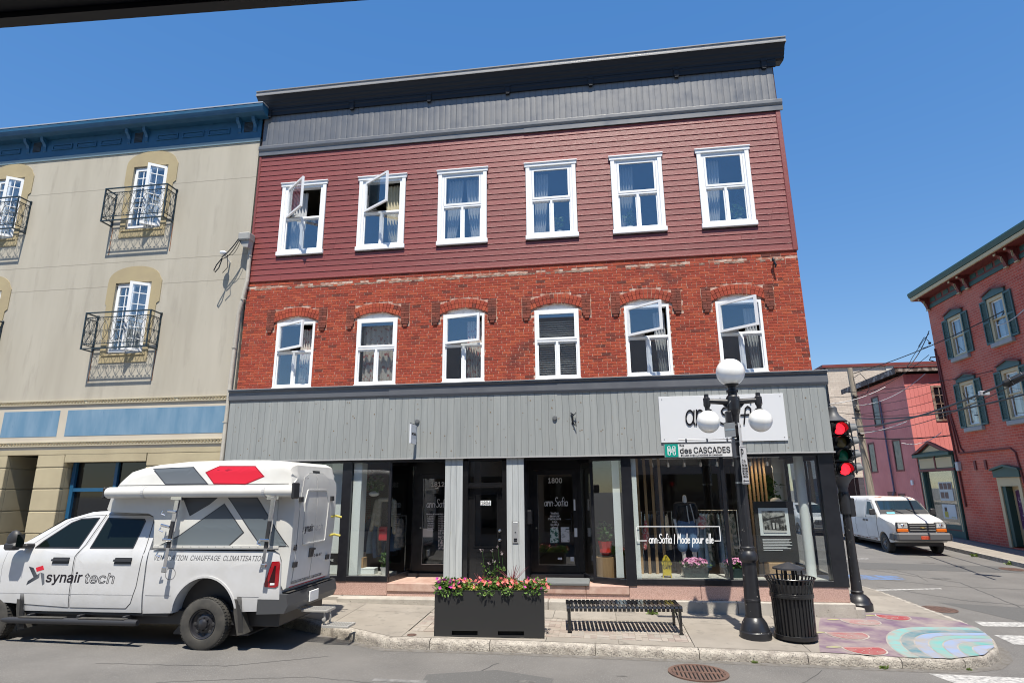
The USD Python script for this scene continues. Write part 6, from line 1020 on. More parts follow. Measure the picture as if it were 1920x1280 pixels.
gfx([(-8.24, 2.955), (-7.41, 2.975), (-7.04, 2.655), (-7.90, 2.655)], slate_g); gfx([(-7.15, 2.87), (-6.90, 2.985), (-6.19, 2.975), (-5.97, 2.78), (-6.32, 2.64), (-6.94, 2.66)], ink_red)
gfx([(-7.52, 2.43), (-6.81, 2.43), (-6.98, 2.30), (-7.34, 2.10)], edge_g); gfx([(-6.69, 2.32), (-6.26, 1.82), (-6.54, 1.58), (-7.95, 1.57), (-7.5, 1.78)], slate_g); gfx([(-6.63, 2.42), (-6.53, 2.445), (-6.06, 2.42), (-5.43, 1.58), (-5.93, 1.58)], slate_g)
put(cp, 'side_moulding', cpanel(Polygon(CL([(-8.0, 1.60), (-5.60, 1.60), (-5.60, 1.555), (-8.0, 1.555)])), .012, .02), camper_white)
put(cp, 'cabover_lip', [lb2 for lb2 in (cbox(*CT(-9.22, 0)[:1], CT(-8.95, 0)[0], -.7+CY, .7+CY, 2.20-1.4, 2.32-1.4, .03),)], camper_white, 40)
put(cp, 'roof_seam', cpanel(Polygon(CL([(-8.9, 2.655), (-5.5, 2.655), (-5.5, 2.645), (-8.9, 2.645)])), .003), seam_m)
put(cp, 'body_seam', cpanel(Polygon(CL([(-5.66, 1.62), (-5.653, 1.62), (-5.653, 2.62), (-5.66, 2.62)])), .002), M('faint_seam', (.3, .3, .29), .6))
put(cp, 'rivet', [shift(rot(lathe([(.008, 0), (.007, .003), (0, .004)], (0, 0, 0), 6, 'y'), 0), (CT(x, 0)[0], -float(wcamp(np.array([CT(x, 1.578)[0]]), np.array([1.578-1.4]))[0])+CY-.012, 1.578-1.4)) for x in np.arange(-7.9, -5.7, .16)], flash)
# awning rolled up along the side, two folded legs with clamps
aw = thing('rolled_awning', 'white rolled-up awning tube with chrome legs clamped along the side of the camper', 'awning', (-7.1, PYC-1.14, 2.52), local=True); AT = lambda x, z: (x+7.1, z-2.52)
put(aw, 'roll', lathe([(0, -1.86), (.085, -1.86), (.098, -1.83), (.098, 1.76), (.085, 1.79), (0, 1.79)], (0, 0, 0), 24, 'x'), camper_white, 40); puts(aw, 'end_cap', [cbox(1.77, 1.82, -.10, .13, -.13, .15, .02), cbox(-1.9, -1.86, -.09, .1, -.1, .1, .02)], plastic); put(aw, 'rail', box(-1.86, 1.8, .07, .2, -.02, .06), camper_white)
puts(aw, 'strap', [lathe([(.10, 0), (.106, 0), (.106, .05), (.10, .05)], (x, 0, 0), 20, 'x') for x in (-1.12, 1.22)], M('strap_grey', (.45, .45, .45), .5))
for x in (-.42, 1.42):
    l_ = sub(aw, 'leg'); dx = -.09 if x < 0 else -.05
    put(l_, 'channel', [rot(cbox(x-.045, x+.045, -.03, .01, -.95, -.08, .008), 4, (x, 0, 0), 'y'), rot(cbox(x-.03, x+.03, -.045, -.03, -1.28 if x < 0 else -1.2, -.55, .006), 4, (x, 0, 0), 'y')], chrome); put(l_, 'inner', rot(box(x-.03, x+.03, -.048, -.03, -.95, -.5), 4, (x, 0, 0), 'y'), plastic)
    puts(l_, 'clamp', [rot(cbox(x-.12, x+.06, -.08, -.03, z, z+.045, .01), 4+8*(k % 2), (x, 0, 0), 'y') for k, z in enumerate((-.36, -.62, -.84) if x < 0 else (-.84, -.1))]+[cbox(x-.12, x+.1, -.06, .08, -.14, -.06, .01)]+[tube([(x+dx-.1, -.05, z), (x+dx-.16, -.07, z+.03), (x+dx-.14, -.06, z+.08)], .014, 6) for z in ((-.4, -.68, -1.1) if x < 0 else (-.9,))], chrome)
    put(l_, 'foot', rot(cbox(x-.04, x+.05, -.06, .0, -1.36 if x < 0 else -1.26, -1.27 if x < 0 else -1.2, .01), 4, (x, 0, 0), 'y'), steel)
# the camper's rear wall
RXF = lambda z: np.interp(z, [.87, .9, 1.5, 2.2, 2.75, 2.98], [-5.48, -5.45, -5.40, -5.38, -5.41, -5.46])-CO[0]
def rear(poly, off, th):
    """poly in (y, z) world-like coordinates on the camper's rear wall."""
    k = m3.Manifold.extrude(m3.CrossSection([np.array(r.coords)[:-1] for r in [poly.exterior, *poly.interiors]], m3.FillRule.EvenOdd), 1).refine_to_length(.15).to_mesh(); v = np.asarray(k.vert_properties)[:, :3]; f = np.asarray(k.tri_verts)
    return np.stack([RXF(v[:, 1])+off-th*(1-v[:, 2]), v[:, 0]+CY, v[:, 1]-1.4], 1), f
rd = sub(cp, 'rear_door'); dpoly = Polygon([(-.62, .98), (.6, .98), (.62, 2.3), (.5, 2.72), (.3, 2.82), (-.3, 2.82), (-.5, 2.74), (-.64, 2.3)]).buffer(.03)
put(rd, 'gap', rear(dpoly.buffer(.008), .002, .01), M('soft_gap', (.25, .25, .25), .6)); put(rd, 'leaf', rear(dpoly.intersection(sbox(-1, 0, -.012, 4)), .008, .015), camper_white, 30); put(rd, 'leaf', rear(dpoly.intersection(sbox(.004, 0, 1, 4)), .008, .015), camper_white, 30)
ins = Polygon([(-.42, 1.62), (.42, 1.62), (.46, 2.3), (.36, 2.5), (-.36, 2.5), (-.46, 2.3)]).buffer(.05); put(rd, 'bead', rear(ins.difference(ins.buffer(-.025)), .022, .02), camper_white, 30)
puts(rd, 'hinge', [rear(sbox(y0, z, y0+.1, z+.09), .05, .06) for y0 in (-.72, .58) for z in (1.22, 2.33)], plastic); put(rd, 'latch', [rear(sbox(-.16, 1.34, -.04, 1.50), .05, .05), rear(sbox(-.18, 1.46, -.02, 1.49), .07, .02)], plastic)
def rtext(s, h, y, z, w, bold=True, off=.010, mat=ink):
    t = meshkit.text_mesh(s, h, .002, bold); v, f = np.array(t.vertices), np.array(t.faces); u = (v[:, 0]-v[:, 0].min())*w/np.ptp(v[:, 0]); return np.stack([RXF(z+v[:, 1])+off+v[:, 2], y+u+CY, z+v[:, 1]-1.4], 1), f
put(rd, 'lettering', rtext('synair', .12, -.50, 1.80, .42), ink); put(rd, 'lettering', rtext('tech', .12, -.05, 1.80, .36, False), M('ink_mid', (.35, .35, .36), .5)); put(rd, 'lettering', rtext('40', .10, -.78, 1.50, .13), ink); put(rd, 'lettering', rtext('VENTILATION CHAUFFAGE CLIMATISATION', .05, -.70, .94, 1.2, False), ink_t); put(rd, 'lettering', rtext('2-06-A P', .05, .08, 1.32, .3), ink)
put(cp, 'vent', rear(sbox(-.14, 2.86, .14, 2.90), .01, .012), plastic); put(cp, 'red_strip', rear(sbox(-.7, .885, .7, .90), .01, .012), ink_red)
puts(cp, 'grab_bar', [tube([(RXF(z)-.02, .62+CY, z-1.4), (RXF(z)+.02, .86+CY, z-1.4+.01), (RXF(z)+.12, .92+CY, z-1.42)], .022, 8) for z in (2.02, 1.66)], M('grab_yellow', (.5, .42, .08), .5))
stp = thing('folding_step', 'pair of galvanised perforated folding steps hanging behind the camper', 'steps', (-5.1, -2.7, .2))
for k, (x0, z) in enumerate(((-5.42, .455), (-5.02, .20))):
    s_ = sub(stp, 'step'); put(s_, 'tread', [cbox(x0, x0+.50, -2.98, -2.955, z-.04, z, .004), cbox(x0, x0+.50, -2.66, -2.635, z-.04, z, .004), cbox(x0, x0+.025, -2.95, -2.66, z-.04, z, .004), cbox(x0+.475, x0+.5, -2.95, -2.66, z-.04, z, .004)]+[box(x0+.03+j*.047, x0+.03+j*.047+.022, -2.955, -2.66, z-.012, z-.002) for j in range(10)]+[box(x0+.02, x0+.48, y, y+.02, z-.012, z-.0025) for y in (-2.89, -2.82, -2.75)], steel_d)
puts(stp, 'hinge_arm', [tube([(-5.02, y, .44), (-4.98, y, .3), (-5.0, y, .19)], .018, 6) for y in (-2.93, -2.69)]+[tube([(-5.6, y, .5), (-5.38, y, .44)], .02, 6) for y in (-2.93, -2.69)], steel_d); put(stp, 'hinge_pin', lathe([(.03, -.02), (.03, .02), (0, .025)], (-4.98, -2.98, .3), 10, 'y'), steel_d)
# the white van across the street and the white hatchback behind it (front towards -y: own x axis runs back along the vehicle)
def vehicle(name, label, cat, o, top, low, w, rz=90): return thing(name, label, cat, o, rz)
vn = thing('cargo_van', 'white cargo van with rust on its roof edge parked at the far kerb', 'van', (11.80, 12.35, .055), 90.0)
vtop = [(-.96, .85), (-.94, 1.12), (-.82, 1.20), (.22, 1.42), (.78, 1.91), (1.0, 2.02), (1.4, 2.07), (4.4, 2.08), (4.66, 2.0), (4.74, 1.6)]
vpoly = Polygon([(4.74, .42), (.6, .40), (-.6, .42), (-.95, .5)]+vtop).difference(unary_union([Point(0, .34).buffer(.44), Point(3.43, .34).buffer(.44)]))
wv = widths([.3, .5, 1.0, 1.3, 1.42, 1.9, 2.1], [.93, .97, 1.0, .99, .965, .87, .80], tuple(zip(*vtop)), .12, .10)
def wvan(x, z): return wv(x, z)-.16*np.clip((-.35-x)/.6, 0, 1)**2
van_white = M('van_white', (.62, .62, .61), .35, col2=(.54, .53, .51), ns=1.5, nd=5); put(vn, 'body', skinned(vpoly, -1, 1, wvan, .12), van_white, 32)
sd_ = lambda poly, off, th, m_, nm, par=vn: put(par, nm, panel(Polygon(poly), 1, off, th, wvan, .12), m_, 30)
for s in (1,):
    dd = sub(vn, 'door'); sd_([(.42, .52), (1.42, .52), (1.42, 1.98), (.98, 1.94), (.46, 1.46), (.36, 1.40)], .004, .006, seam_m, 'gap', dd); sd_([(.44, .53), (1.40, .53), (1.40, 1.965), (1.0, 1.93), (.48, 1.45), (.385, 1.39)], .008, .01, van_white, 'skin', dd); sd_([(.56, 1.40), (1.32, 1.38), (1.32, 1.89), (1.02, 1.87)], .011, .006, tint, 'window', dd); sd_([(1.2, 1.12), (1.34, 1.12), (1.34, 1.19), (1.2, 1.19)], .03, .02, plastic, 'handle', dd)
    for k, (a, b) in enumerate(((1.50, 2.45), (2.50, 3.48), (3.54, 4.6))): sd_([(a, 1.25), (b, 1.25), (b, 1.85), (a, 1.85)], .004, .006, van_white, 'side_panel'); sd_([(b+.01, .6), (b+.025, .6), (b+.025, 2.0), (b+.01, 2.0)], .003, .004, seam_m, 'seam')
    sd_([(1.5, 1.12), (1.64, 1.12), (1.64, 1.19), (1.5, 1.19)], .03, .02, plastic, 'handle')
def quad(pts): return np.array(pts, float), np.array([[0, 1, 2], [0, 2, 3]])
put(vn, 'windscreen', [quad([(.20, -.83, 1.425), (.20, .83, 1.425), (.74, .74, 1.905), (.74, -.74, 1.905)])], M('van_screen', (.015, .03, .045), .04, spec=.7)); put(vn, 'screen_surround', [quad([(.18, -.89, 1.412), (.18, .89, 1.412), (.785, .80, 1.935), (.785, -.80, 1.935)])], plastic); put(vn, 'dash_paper', [quad([(.19, .35, 1.44), (.19, .65, 1.44), (.24, .65, 1.49), (.24, .35, 1.49)])], M('dash_blue', (.12, .42, .5), .6))
puts(vn, 'wiper', [tube([(.17, y, 1.43), (.38, y+.35, 1.61)], .012, 5) for y in (-.5, .05)], plastic); put(vn, 'roof_rust', [sheet([(.86, -.62), (.95, -.7), (1.55, -.6), (1.45, .3), (1.1, .7), (.86, .6)], lambda x, y: np.interp(x, [.8, 1.0, 1.4, 2], [1.90, 2.02, 2.07, 2.075])+.0, .012)], M('roof_rust', (.28, .11, .055), .9, col2=(.55, .5, .47), ns=3, lo=.52, hi=.66))
fb = lambda x0, x1, y0, y1, z0, z1, b=.02: cbox(x0, x1, y0, y1, z0, z1, b)
gr_ = sub(vn, 'grille'); put(gr_, 'surround', fb(-1.0, -.9, -.47, .47, .82, 1.13), plastic); puts(gr_, 'bar', [fb(-1.015, -.99, -.44, .44, z, z+.03, .006) for z in (.86, .96, 1.05)], M('grille_grey', (.16, .16, .16), .5)); put(gr_, 'emblem', [shift(prism([(-.10, -.0), (-.085, .03), (-.03, .03), (-.03, .045), (.045, .045), (.045, .03), (.10, .03), (.085, 0), (.03, 0), (.03, -.015), (-.045, -.015), (-.045, 0)], 'x', -1.03, -1.015), (0, 0, .965))], M('gold_emblem', (.55, .42, .18), .3, metal=.8))
for s in (-1, 1):
    h = sub(vn, 'headlight'); y0, y1 = (.48, .84) if s > 0 else (-.84, -.48); put(h, 'surround', fb(-.962, -.86, y0-.03, y1+.03, .80, 1.165), plastic); put(h, 'lens', fb(-.97 if True else 0, -.84, y0, y1, .94, 1.14), M('lens_%d' % (s+1), (.25, .26, .26), .1, col2=(.6, .6, .6), ns=20, spec=.8)); put(h, 'bulb', ball((-.965, (y0+y1)/2, 1.04), .065, 12, (.3, 1, 1)), chrome, True); put(h, 'indicator', fb(-.98, -.80, y0, y1+.03*s if s > 0 else y1, .81, .93), amber)
bp_ = sub(vn, 'bumper'); put(bp_, 'bar', [fb(-1.10, -.75, -.95, .95, .50, .79, .06), fb(-.8, -.35, .88, .97, .50, .77, .03), fb(-.8, -.35, -.97, -.88, .50, .77, .03)], M('bumper_grey', (.085, .085, .09), .6)); put(bp_, 'plate', fb(-1.125, -1.10, -.15, .15, .56, .68, .004), M('orange_plate', (.55, .09, .03), .5, col2=(.35, .04, .02), ns=14))
for s in (-1, 1): mr = sub(vn, 'wing_mirror'); put(mr, 'shell', fb(.36, .46, *(sorted((s*1.0, s*1.22))), 1.38, 1.62, .03), plastic, 40); put(mr, 'arm', fb(.42, .5, *(sorted((s*.9, s*1.05))), 1.4, 1.46), plastic)
for x in (0, 3.43): wheel(vn, x, .97, .35, .36, 1, .22, M('steel_wheel_%d' % int(x), (.2, .2, .2), .5), 6); wheel(vn, x, -.97, .35, .36, -1, .22, rim_b, 6)
put(vn, 'underside', [fb(-.6, 4.6, -.8, .8, .28, .46)], plastic); put(vn, 'rust_sill', [panel(Polygon([(.6, .42), (2.9, .42), (2.9, .5), (1.8, .47), (.6, .5)]), 1, .003, .004, wvan)], M('sill_rust', (.16, .08, .05), .9, col2=(.5, .48, .46), ns=5))
hb = thing('hatchback_car', 'white hatchback car behind the van, seen through the glass corner of the shop', 'car', (10.42, 18.6, .17), 90.0)
htop = [(-.82, .62), (-.80, .85), (-.6, .98), (.35, 1.12), (1.15, 1.50), (1.7, 1.60), (2.6, 1.56), (3.3, 1.15), (3.36, .8)]
hp_ = Polygon([(3.3, .3), (-.7, .28)]+htop).difference(unary_union([Point(0, .31).buffer(.39), Point(2.6, .31).buffer(.39)])); wh = widths([.2, .5, .9, 1.0, 1.5, 1.65], [.86, .90, .90, .87, .66, .58], tuple(zip(*htop)), .12, .10); whf = lambda x, z: wh(x, z)-.15*np.clip((-.2-x)/.6, 0, 1)**2
put(hb, 'body', skinned(hp_, -1, 1, whf, .12), car_white, 32); puts(hb, 'side_window', [panel(Polygon([(.62, 1.02), (1.25, 1.45), (1.7, 1.52), (1.75, 1.02)]), 1, .006, .006, whf), panel(Polygon([(1.82, 1.02), (1.8, 1.52), (2.5, 1.48), (2.9, 1.1)]), 1, .006, .006, whf)], tint); put(hb, 'windscreen', [quad([(.36, -.72, 1.14), (.36, .72, 1.14), (1.12, .58, 1.50), (1.12, -.58, 1.50)])], tint)
put(hb, 'grille', [prism([(-.3, .62), (.3, .62), (.4, .70), (.3, .84), (-.3, .84), (-.4, .70)], 'x', -.86, -.78)], plastic); put(hb, 'grille_bar', [box(-.87, -.86, -.32, .32, z, z+.015) for z in (.66, .71, .76, .8)], chrome)
for s in (-1, 1): put(hb, 'headlight', fb(-.78, -.5, *sorted((s*.48, s*.82)), .80, .93, .03), M('hatch_lens_%d' % (s+1), (.3, .3, .31), .1)); put(hb, 'wing_mirror', fb(.62, .74, *sorted((s*.84, s*1.02)), 1.0, 1.14, .03), car_white, 40)
put(hb, 'lower_bumper', fb(-.85, -.6, -.75, .75, .30, .48, .04), plastic)
for x in (0, 2.6): wheel(hb, x, .86, .31, .31, 1, .2, steel, 5); wheel(hb, x, -.86, .31, .31, -1, .2, steel, 5)
# ---------------------------------------------------------------- street furniture
cast = M('black_cast_iron', (.016, .0165, .02), .38, rvar=.12, bump=.05, bs=25, spots=(11, .66, .69, (.32, .30, .27)))
opal = M('opal_globe', (.80, .80, .78), .18, coat=.4)
lx, ly, lz = 2.62, -1.87, float(S(2.62, -1.87))
lp = thing('street_lamp', 'black cast-iron street lamp with three white opal globes beside the litter bin', 'street lamp', (lx, ly, lz), local=True)
put(lp, 'base', lathe([(.27, -.03), (.27, .10), (.25, .12), (.25, .14), (.235, .17), (.21, .25), (.17, .31), (.145, .34), (.145, .36)], n=32), cast, 35)
put(lp, 'lower_shaft', lathe([(.140, .34), (.138, .60), (.142, .602), (.142, .64), (.136, .645), (.125, 1.25), (.13, 1.27), (.165, 1.31), (.17, 1.37), (.15, 1.42), (.125, 1.46), (.13, 1.48), (.13, 1.52), (.11, 1.54)], n=32), cast, 35)
fl_ = []
for k, z in enumerate(np.linspace(1.5, 3.72, 8)): fl_.append((.108-.018*k/7, z))
v, f = lathe(fl_, n=48); ang = np.arctan2(v[:, 1], v[:, 0]); v[:, :2] *= (1-.05*(np.sin(ang*12) > 0))[:, None]; put(lp, 'upper_shaft', (v, f), cast, 40)
put(lp, 'neck', lathe([(.10, 3.70), (.10, 3.74), (.078, 3.76), (.078, 3.92), (.10, 3.96), (.115, 4.02), (.125, 4.06), (.125, 4.28), (.11, 4.31), (.085, 4.33), (.085, 4.37), (.11, 4.38), (.11, 4.42), (.07, 4.44), (.07, 4.48), (.13, 4.52), (.14, 4.56), (.10, 4.57)], n=28), cast, 35)
for s, dx in ((-1, -.495), (1, .47)):
    a = sub(lp, 'arm'); put(a, 'bar', [tube([(0, 0, 4.20), (s*.16, 0, 4.20), (dx, 0, 4.22)], [.065, .056, .048], 10), prism([(s*.10, 4.1), (s*.10, 4.16), (s*.28, 4.17), (s*.2, 4.15), (s*.14, 4.08)], 'y', -.02, .02)], cast, 40)
    put(a, 'socket', lathe([(.0, 4.36), (.042, 4.36), (.044, 4.30), (.052, 4.29), (.066, 4.28), (.068, 4.14), (.05, 4.11), (.042, 4.06), (.05, 4.03), (.105, 4.00), (.11, 3.955), (.09, 3.95)][::-1], (dx, 0, 0), 24), cast, 35); put(a, 'globe', ball((dx, 0, 3.825), .218, 36), opal, True)
put(lp, 'top_globe', ball((0, 0, 4.78), .272, 40), opal, True)
puts(lp, 'band', [lathe([(.108, 0), (.112, 0), (.112, .02), (.108, .02)], (0, 0, z), 20) for z in (3.42, 3.14, 2.66)], steel)
sgw = M('sign_sheet', (.60, .60, .60), .4); sgk = M('sign_black', (.015, .015, .016), .5); teal = M('sign_teal', (.0, .26, .20), .4)
ss = thing('street_sign', 'white street name plate with teal square reading des CASCADES hung from the lamp post', 'street sign', (1.9, -1.98, 3.2)); sy = -2.0
put(ss, 'plate', cbox(1.24, 2.49, sy, sy+.03, 3.085, 3.345, .006), sgw); put(ss, 'frame', rail_frame(1.235, 2.495, 3.08, 3.35, .01, .01, .01, sy-.004, sy+.034), steel); put(ss, 'square', box(1.25, 1.50, sy-.006, sy-.001, 3.095, 3.335), teal)
hw = [box(1.30, 1.315, sy-.009, sy-.006, 3.13, 3.30), box(1.435, 1.45, sy-.009, sy-.006, 3.13, 3.30), box(1.345, 1.357, sy-.009, sy-.006, 3.245, 3.30), box(1.395, 1.407, sy-.009, sy-.006, 3.245, 3.30), box(1.345, 1.357, sy-.009, sy-.006, 3.13, 3.19), box(1.395, 1.407, sy-.009, sy-.006, 3.13, 3.19), box(1.30, 1.357, sy-.009, sy-.006, 3.29, 3.302), box(1.395, 1.45, sy-.009, sy-.006, 3.29, 3.302), box(1.30, 1.357, sy-.009, sy-.006, 3.128, 3.14), box(1.395, 1.45, sy-.009, sy-.006, 3.128, 3.14)]
for q in range(3): hw.append(prism(LineString([(1.315+.027*j, 3.195+.022*q+.012*math.sin(j*2.1)) for j in range(6)]).buffer(.005), 'y', sy-.009, sy-.006))
put(ss, 'emblem', hw, whitev); put(ss, 'lettering', [text('des', .10, 1.53, 3.16, sy-.001, True, .22), text('CASCADES', .108, 1.785, 3.16, sy-.001, True, .67), text('Rue', .03, 1.53, 3.295, sy-.001, True, .085), text('EN LIEN AVEC LA RIVI\u00c8RE EN CASCADE', .026, 1.545, 3.108, sy-.001, True, .76)], sgk)
put(ss, 'hanger', [tube([(1.52, sy+.015, 3.42), (2.6, sy+.05, 3.42)], .014, 8), box(2.5, 2.56, sy+.0, sy+.06, 3.06, 3.42)]+[box(x-.015, x+.015, sy+.0, sy+.03, 3.34, 3.43) for x in (1.66, 2.05, 2.42)], steel)
ps = thing('parking_sign', 'narrow turned white parking sign with P and arrow low on the lamp post', 'sign', (2.67, -2.03, 2.58), 54.0); pw = .15
put(ps, 'plate', cbox(-pw, pw, -.012, -.006, 0, .69, .003), sgw); put(ps, 'border', rail_frame(-pw+.012, pw-.012, .012, .678, .006, .006, .006, -.0145, -.012), sgk)
put(ps, 'lettering', [text('P', .15, -.10, .49, -.0125, True, .1), text('2 h', .06, -.09, .385, -.0125, True, .14), text('8h 18h', .042, -.11, .32, -.0125, True, .2), text('LUN A MER', .036, -.12, .265, -.0125, True, .23), text('JEU A VEN', .036, -.12, .215, -.0125, True, .23), text('8h 21h', .036, -.11, .165, -.0125, True, .2), text('SAM 17h', .036, -.11, .115, -.0125, True, .2)], sgk); put(ps, 'arrow', [box(-.09, .12, -.0145, -.012, .05, .066), prism([(-.12, .058), (-.07, .085), (-.07, .031)], 'y', -.0145, -.012)], sgk)
bk = thing('turned_sign', 'small grey sign turned away from the street, high on the lamp post', 'sign', (2.49, -1.98, 3.45), -38.0); put(bk, 'plate', cbox(-.11, .11, -.01, -.004, .0, .27, .003), M('sign_back_grey', (.27, .28, .29), .45, metal=.3)); put(bk, 'strip', box(-.10, .10, -.013, -.01, .13, .15), steel)
bk = thing('edge_on_sign', 'thin pale sign seen almost edge-on above the parking sign', 'sign', (2.66, -1.99, 3.27), 66.0); put(bk, 'plate', cbox(-.12, .12, -.01, -.004, 0, .44, .003), sgw); puts(bk, 'bolt', [lathe([(.012, 0), (.012, .004), (0, .005)], (0, -.01, z), 8, 'y') for z in (.06, .38)], steel)
spk = thing('lamp_speaker', 'small black loudspeaker box strapped under the lamp arms', 'speaker', (2.5, -1.9, 3.9)); put(spk, 'box', cbox(2.44, 2.56, -1.98, -1.86, 3.72, 3.95, .02), cast); put(spk, 'cable', tube([(2.50, -1.92, 3.95), (2.49, -1.95, 4.05), (2.53, -1.92, 4.12)], .008, 5), black_paint)
# litter bin
cx, cy, cz = 3.30, -1.87, float(S(3.3, -1.87))
tb_ = thing('litter_bin', 'black slatted metal litter bin with a small pointed roof beside the lamp post', 'litter bin', (cx, cy, cz), local=True); nsl = 34; binm = M('bin_black', (.012, .012, .013), .28, rvar=.06)
pr_ = [(.335, .06), (.340, .30), (.345, .60), (.352, .78), (.375, .92), (.418, 1.02)]
for k in range(nsl):
    a = 2*PI*k/nsl; c_, s_ = math.cos(a), math.sin(a); hw_ = .016; V = []
    for r, z in pr_:
        for o in (-hw_, hw_): V += [(r*c_-o*s_, r*s_+o*c_, z), ((r-.012)*c_-o*s_, (r-.012)*s_+o*c_, z)]
    F = []
    for i in range(len(pr_)-1):
        b = i*4; F += [[b, b+2, b+6, b+4], [b+1, b+5, b+7, b+3], [b, b+4, b+5, b+1], [b+2, b+3, b+7, b+6]]
    put(tb_, 'slat', (np.array(V), tri(F)), binm)
for z0, z1, r in ((.03, .10, .352), (.70, .75, .362), (.74, .78, .358)): put(tb_, 'band', lathe([(r, z0), (r+.006, z0+.005), (r+.006, z1-.005), (r, z1), (r-.02, z1), (r-.02, z0), (r, z0)], n=36), binm, 35)
put(tb_, 'rim', lathe([(.425, 1.01), (.432, 1.02), (.425, 1.03), (.415, 1.02), (.425, 1.01)], n=36), binm, 35); put(tb_, 'liner', lathe([(0, .08), (.29, .08), (.31, .92), (.30, .92), (.28, .1)], n=28), plastic, 35); put(tb_, 'base', lathe([(0, .0), (.31, .0), (.33, .05), (0, .05)], n=28), binm, 35)
put(tb_, 'roof', lathe([(.0, 1.285), (.27, 1.19), (.275, 1.165), (.26, 1.165), (.0, 1.25)][::-1], n=32), M('bin_roof', (.03, .03, .034), .35), 35)
for a in (45, 135, 225, 315): put(tb_, 'roof_post', box(*(q for c_ in (.235*math.cos(math.radians(a)), .235*math.sin(math.radians(a))) for q in (c_-.012, c_+.012)), .88, 1.20), binm)
puts(tb_, 'post', [box(-.09, -.04, -.02, .02, .3, 1.22), box(.04, .09, -.02, .02, .3, 1.22)], binm)
# bench
be = thing('bench', 'black backless bench of bent metal slats in front of the right entrance', 'bench', (.31, -1.63, .0), 4.3); bm_ = M('bench_black', (.012, .012, .013), .16, coat=.5); nb_ = 27; BL, BDp = 2.12, .72
def bz(x): return float(S(.31+x, -1.63))
for k in range(nb_):
    x0 = -BL/2+BL*k/nb_+.01; x1 = x0+.056; z = .435
    pf = [(-BDp/2-.012, z-.085), (-BDp/2-.018, z-.04), (-BDp/2, z-.008), (-BDp/2+.06, z), (-.1, z-.012), (.1, z-.012), (BDp/2-.06, z), (BDp/2, z-.008), (BDp/2+.018, z-.04), (BDp/2+.012, z-.085)]
    put(be, 'slat', prism(pf+[(y*.985, zz_-.008) for y, zz_ in pf[::-1]], 'x', x0, x1), bm_)
for s in (-1, 1):
    x = s*(BL/2-.06); zb = bz(x)-.0
    lg_ = sub(be, 'leg'); puts(lg_, 'upright', [box(x-.025, x+.025, -BDp/2+.0, -BDp/2+.05, zb, .41), box(x-.025, x+.025, BDp/2-.05, BDp/2, zb, .41)], bm_); put(lg_, 'crosspiece', [box(x-.025, x+.025, -BDp/2+.05, BDp/2-.05, .36, .41), prism([(-BDp/2+.05, .1), (-BDp/2+.09, .1), (BDp/2-.05, .33), (BDp/2-.09, .36)], 'x', x-.012, x+.012)], bm_); puts(lg_, 'foot', [box(x-.04, x+.04, -BDp/2-.02, -BDp/2+.07, zb, zb+.012), box(x-.04, x+.04, BDp/2-.07, BDp/2+.02, zb, zb+.012)], bm_)
puts(be, 'seat_rail', [box(-BL/2+.02, BL/2-.02, y-.02, y+.02, .385, .418) for y in (-BDp/2+.06, BDp/2-.06)], bm_)
# planter and its flowers
px_, py_ = -2.08, -2.33
pt = thing('planter', 'large matt black rectangular planter box by the kerb', 'planter', (px_, py_, -.01), 4.3); pm = M('planter_black', (.020, .020, .0205), .55, bump=.04, bs=12); PWd, PD, PH = 1.96, .56, .765
front = sbox(-PWd/2, .0, PWd/2, PH).difference(unary_union([sbox(-.66, .035, -.20, .105), sbox(.16, .035, .62, .105)]))
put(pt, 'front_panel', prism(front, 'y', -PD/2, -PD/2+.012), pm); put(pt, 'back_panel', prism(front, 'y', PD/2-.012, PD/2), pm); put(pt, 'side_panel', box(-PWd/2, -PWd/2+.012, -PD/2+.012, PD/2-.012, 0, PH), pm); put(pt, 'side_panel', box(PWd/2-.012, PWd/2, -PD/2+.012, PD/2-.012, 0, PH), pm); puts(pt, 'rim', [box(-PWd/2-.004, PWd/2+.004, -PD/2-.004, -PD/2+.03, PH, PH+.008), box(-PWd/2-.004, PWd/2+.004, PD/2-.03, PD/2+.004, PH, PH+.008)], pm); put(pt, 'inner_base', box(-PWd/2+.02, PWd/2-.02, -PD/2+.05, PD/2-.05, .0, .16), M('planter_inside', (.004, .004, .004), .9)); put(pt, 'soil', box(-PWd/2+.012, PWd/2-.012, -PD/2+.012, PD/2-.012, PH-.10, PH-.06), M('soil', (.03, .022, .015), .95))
ca, sa_ = math.cos(math.radians(4.3)), math.sin(math.radians(4.3))
def onp(x, y, z): return (px_+x*ca-y*sa_, py_+x*sa_+y*ca, z-.01)
fol = LEAF('petunia_leaf', (.045, .12, .02), (.16, .27, .05)); lime = LEAF('lime_leaf', (.22, .28, .03), (.38, .42, .08)); coral = M('coral_petal', (.70, .17, .15), .6, var=.25, island=True); mag = M('magenta_petal', (.36, .03, .24), .6, var=.25, island=True); spike = M('red_grass', (.19, .04, .05), .6)
FG = None
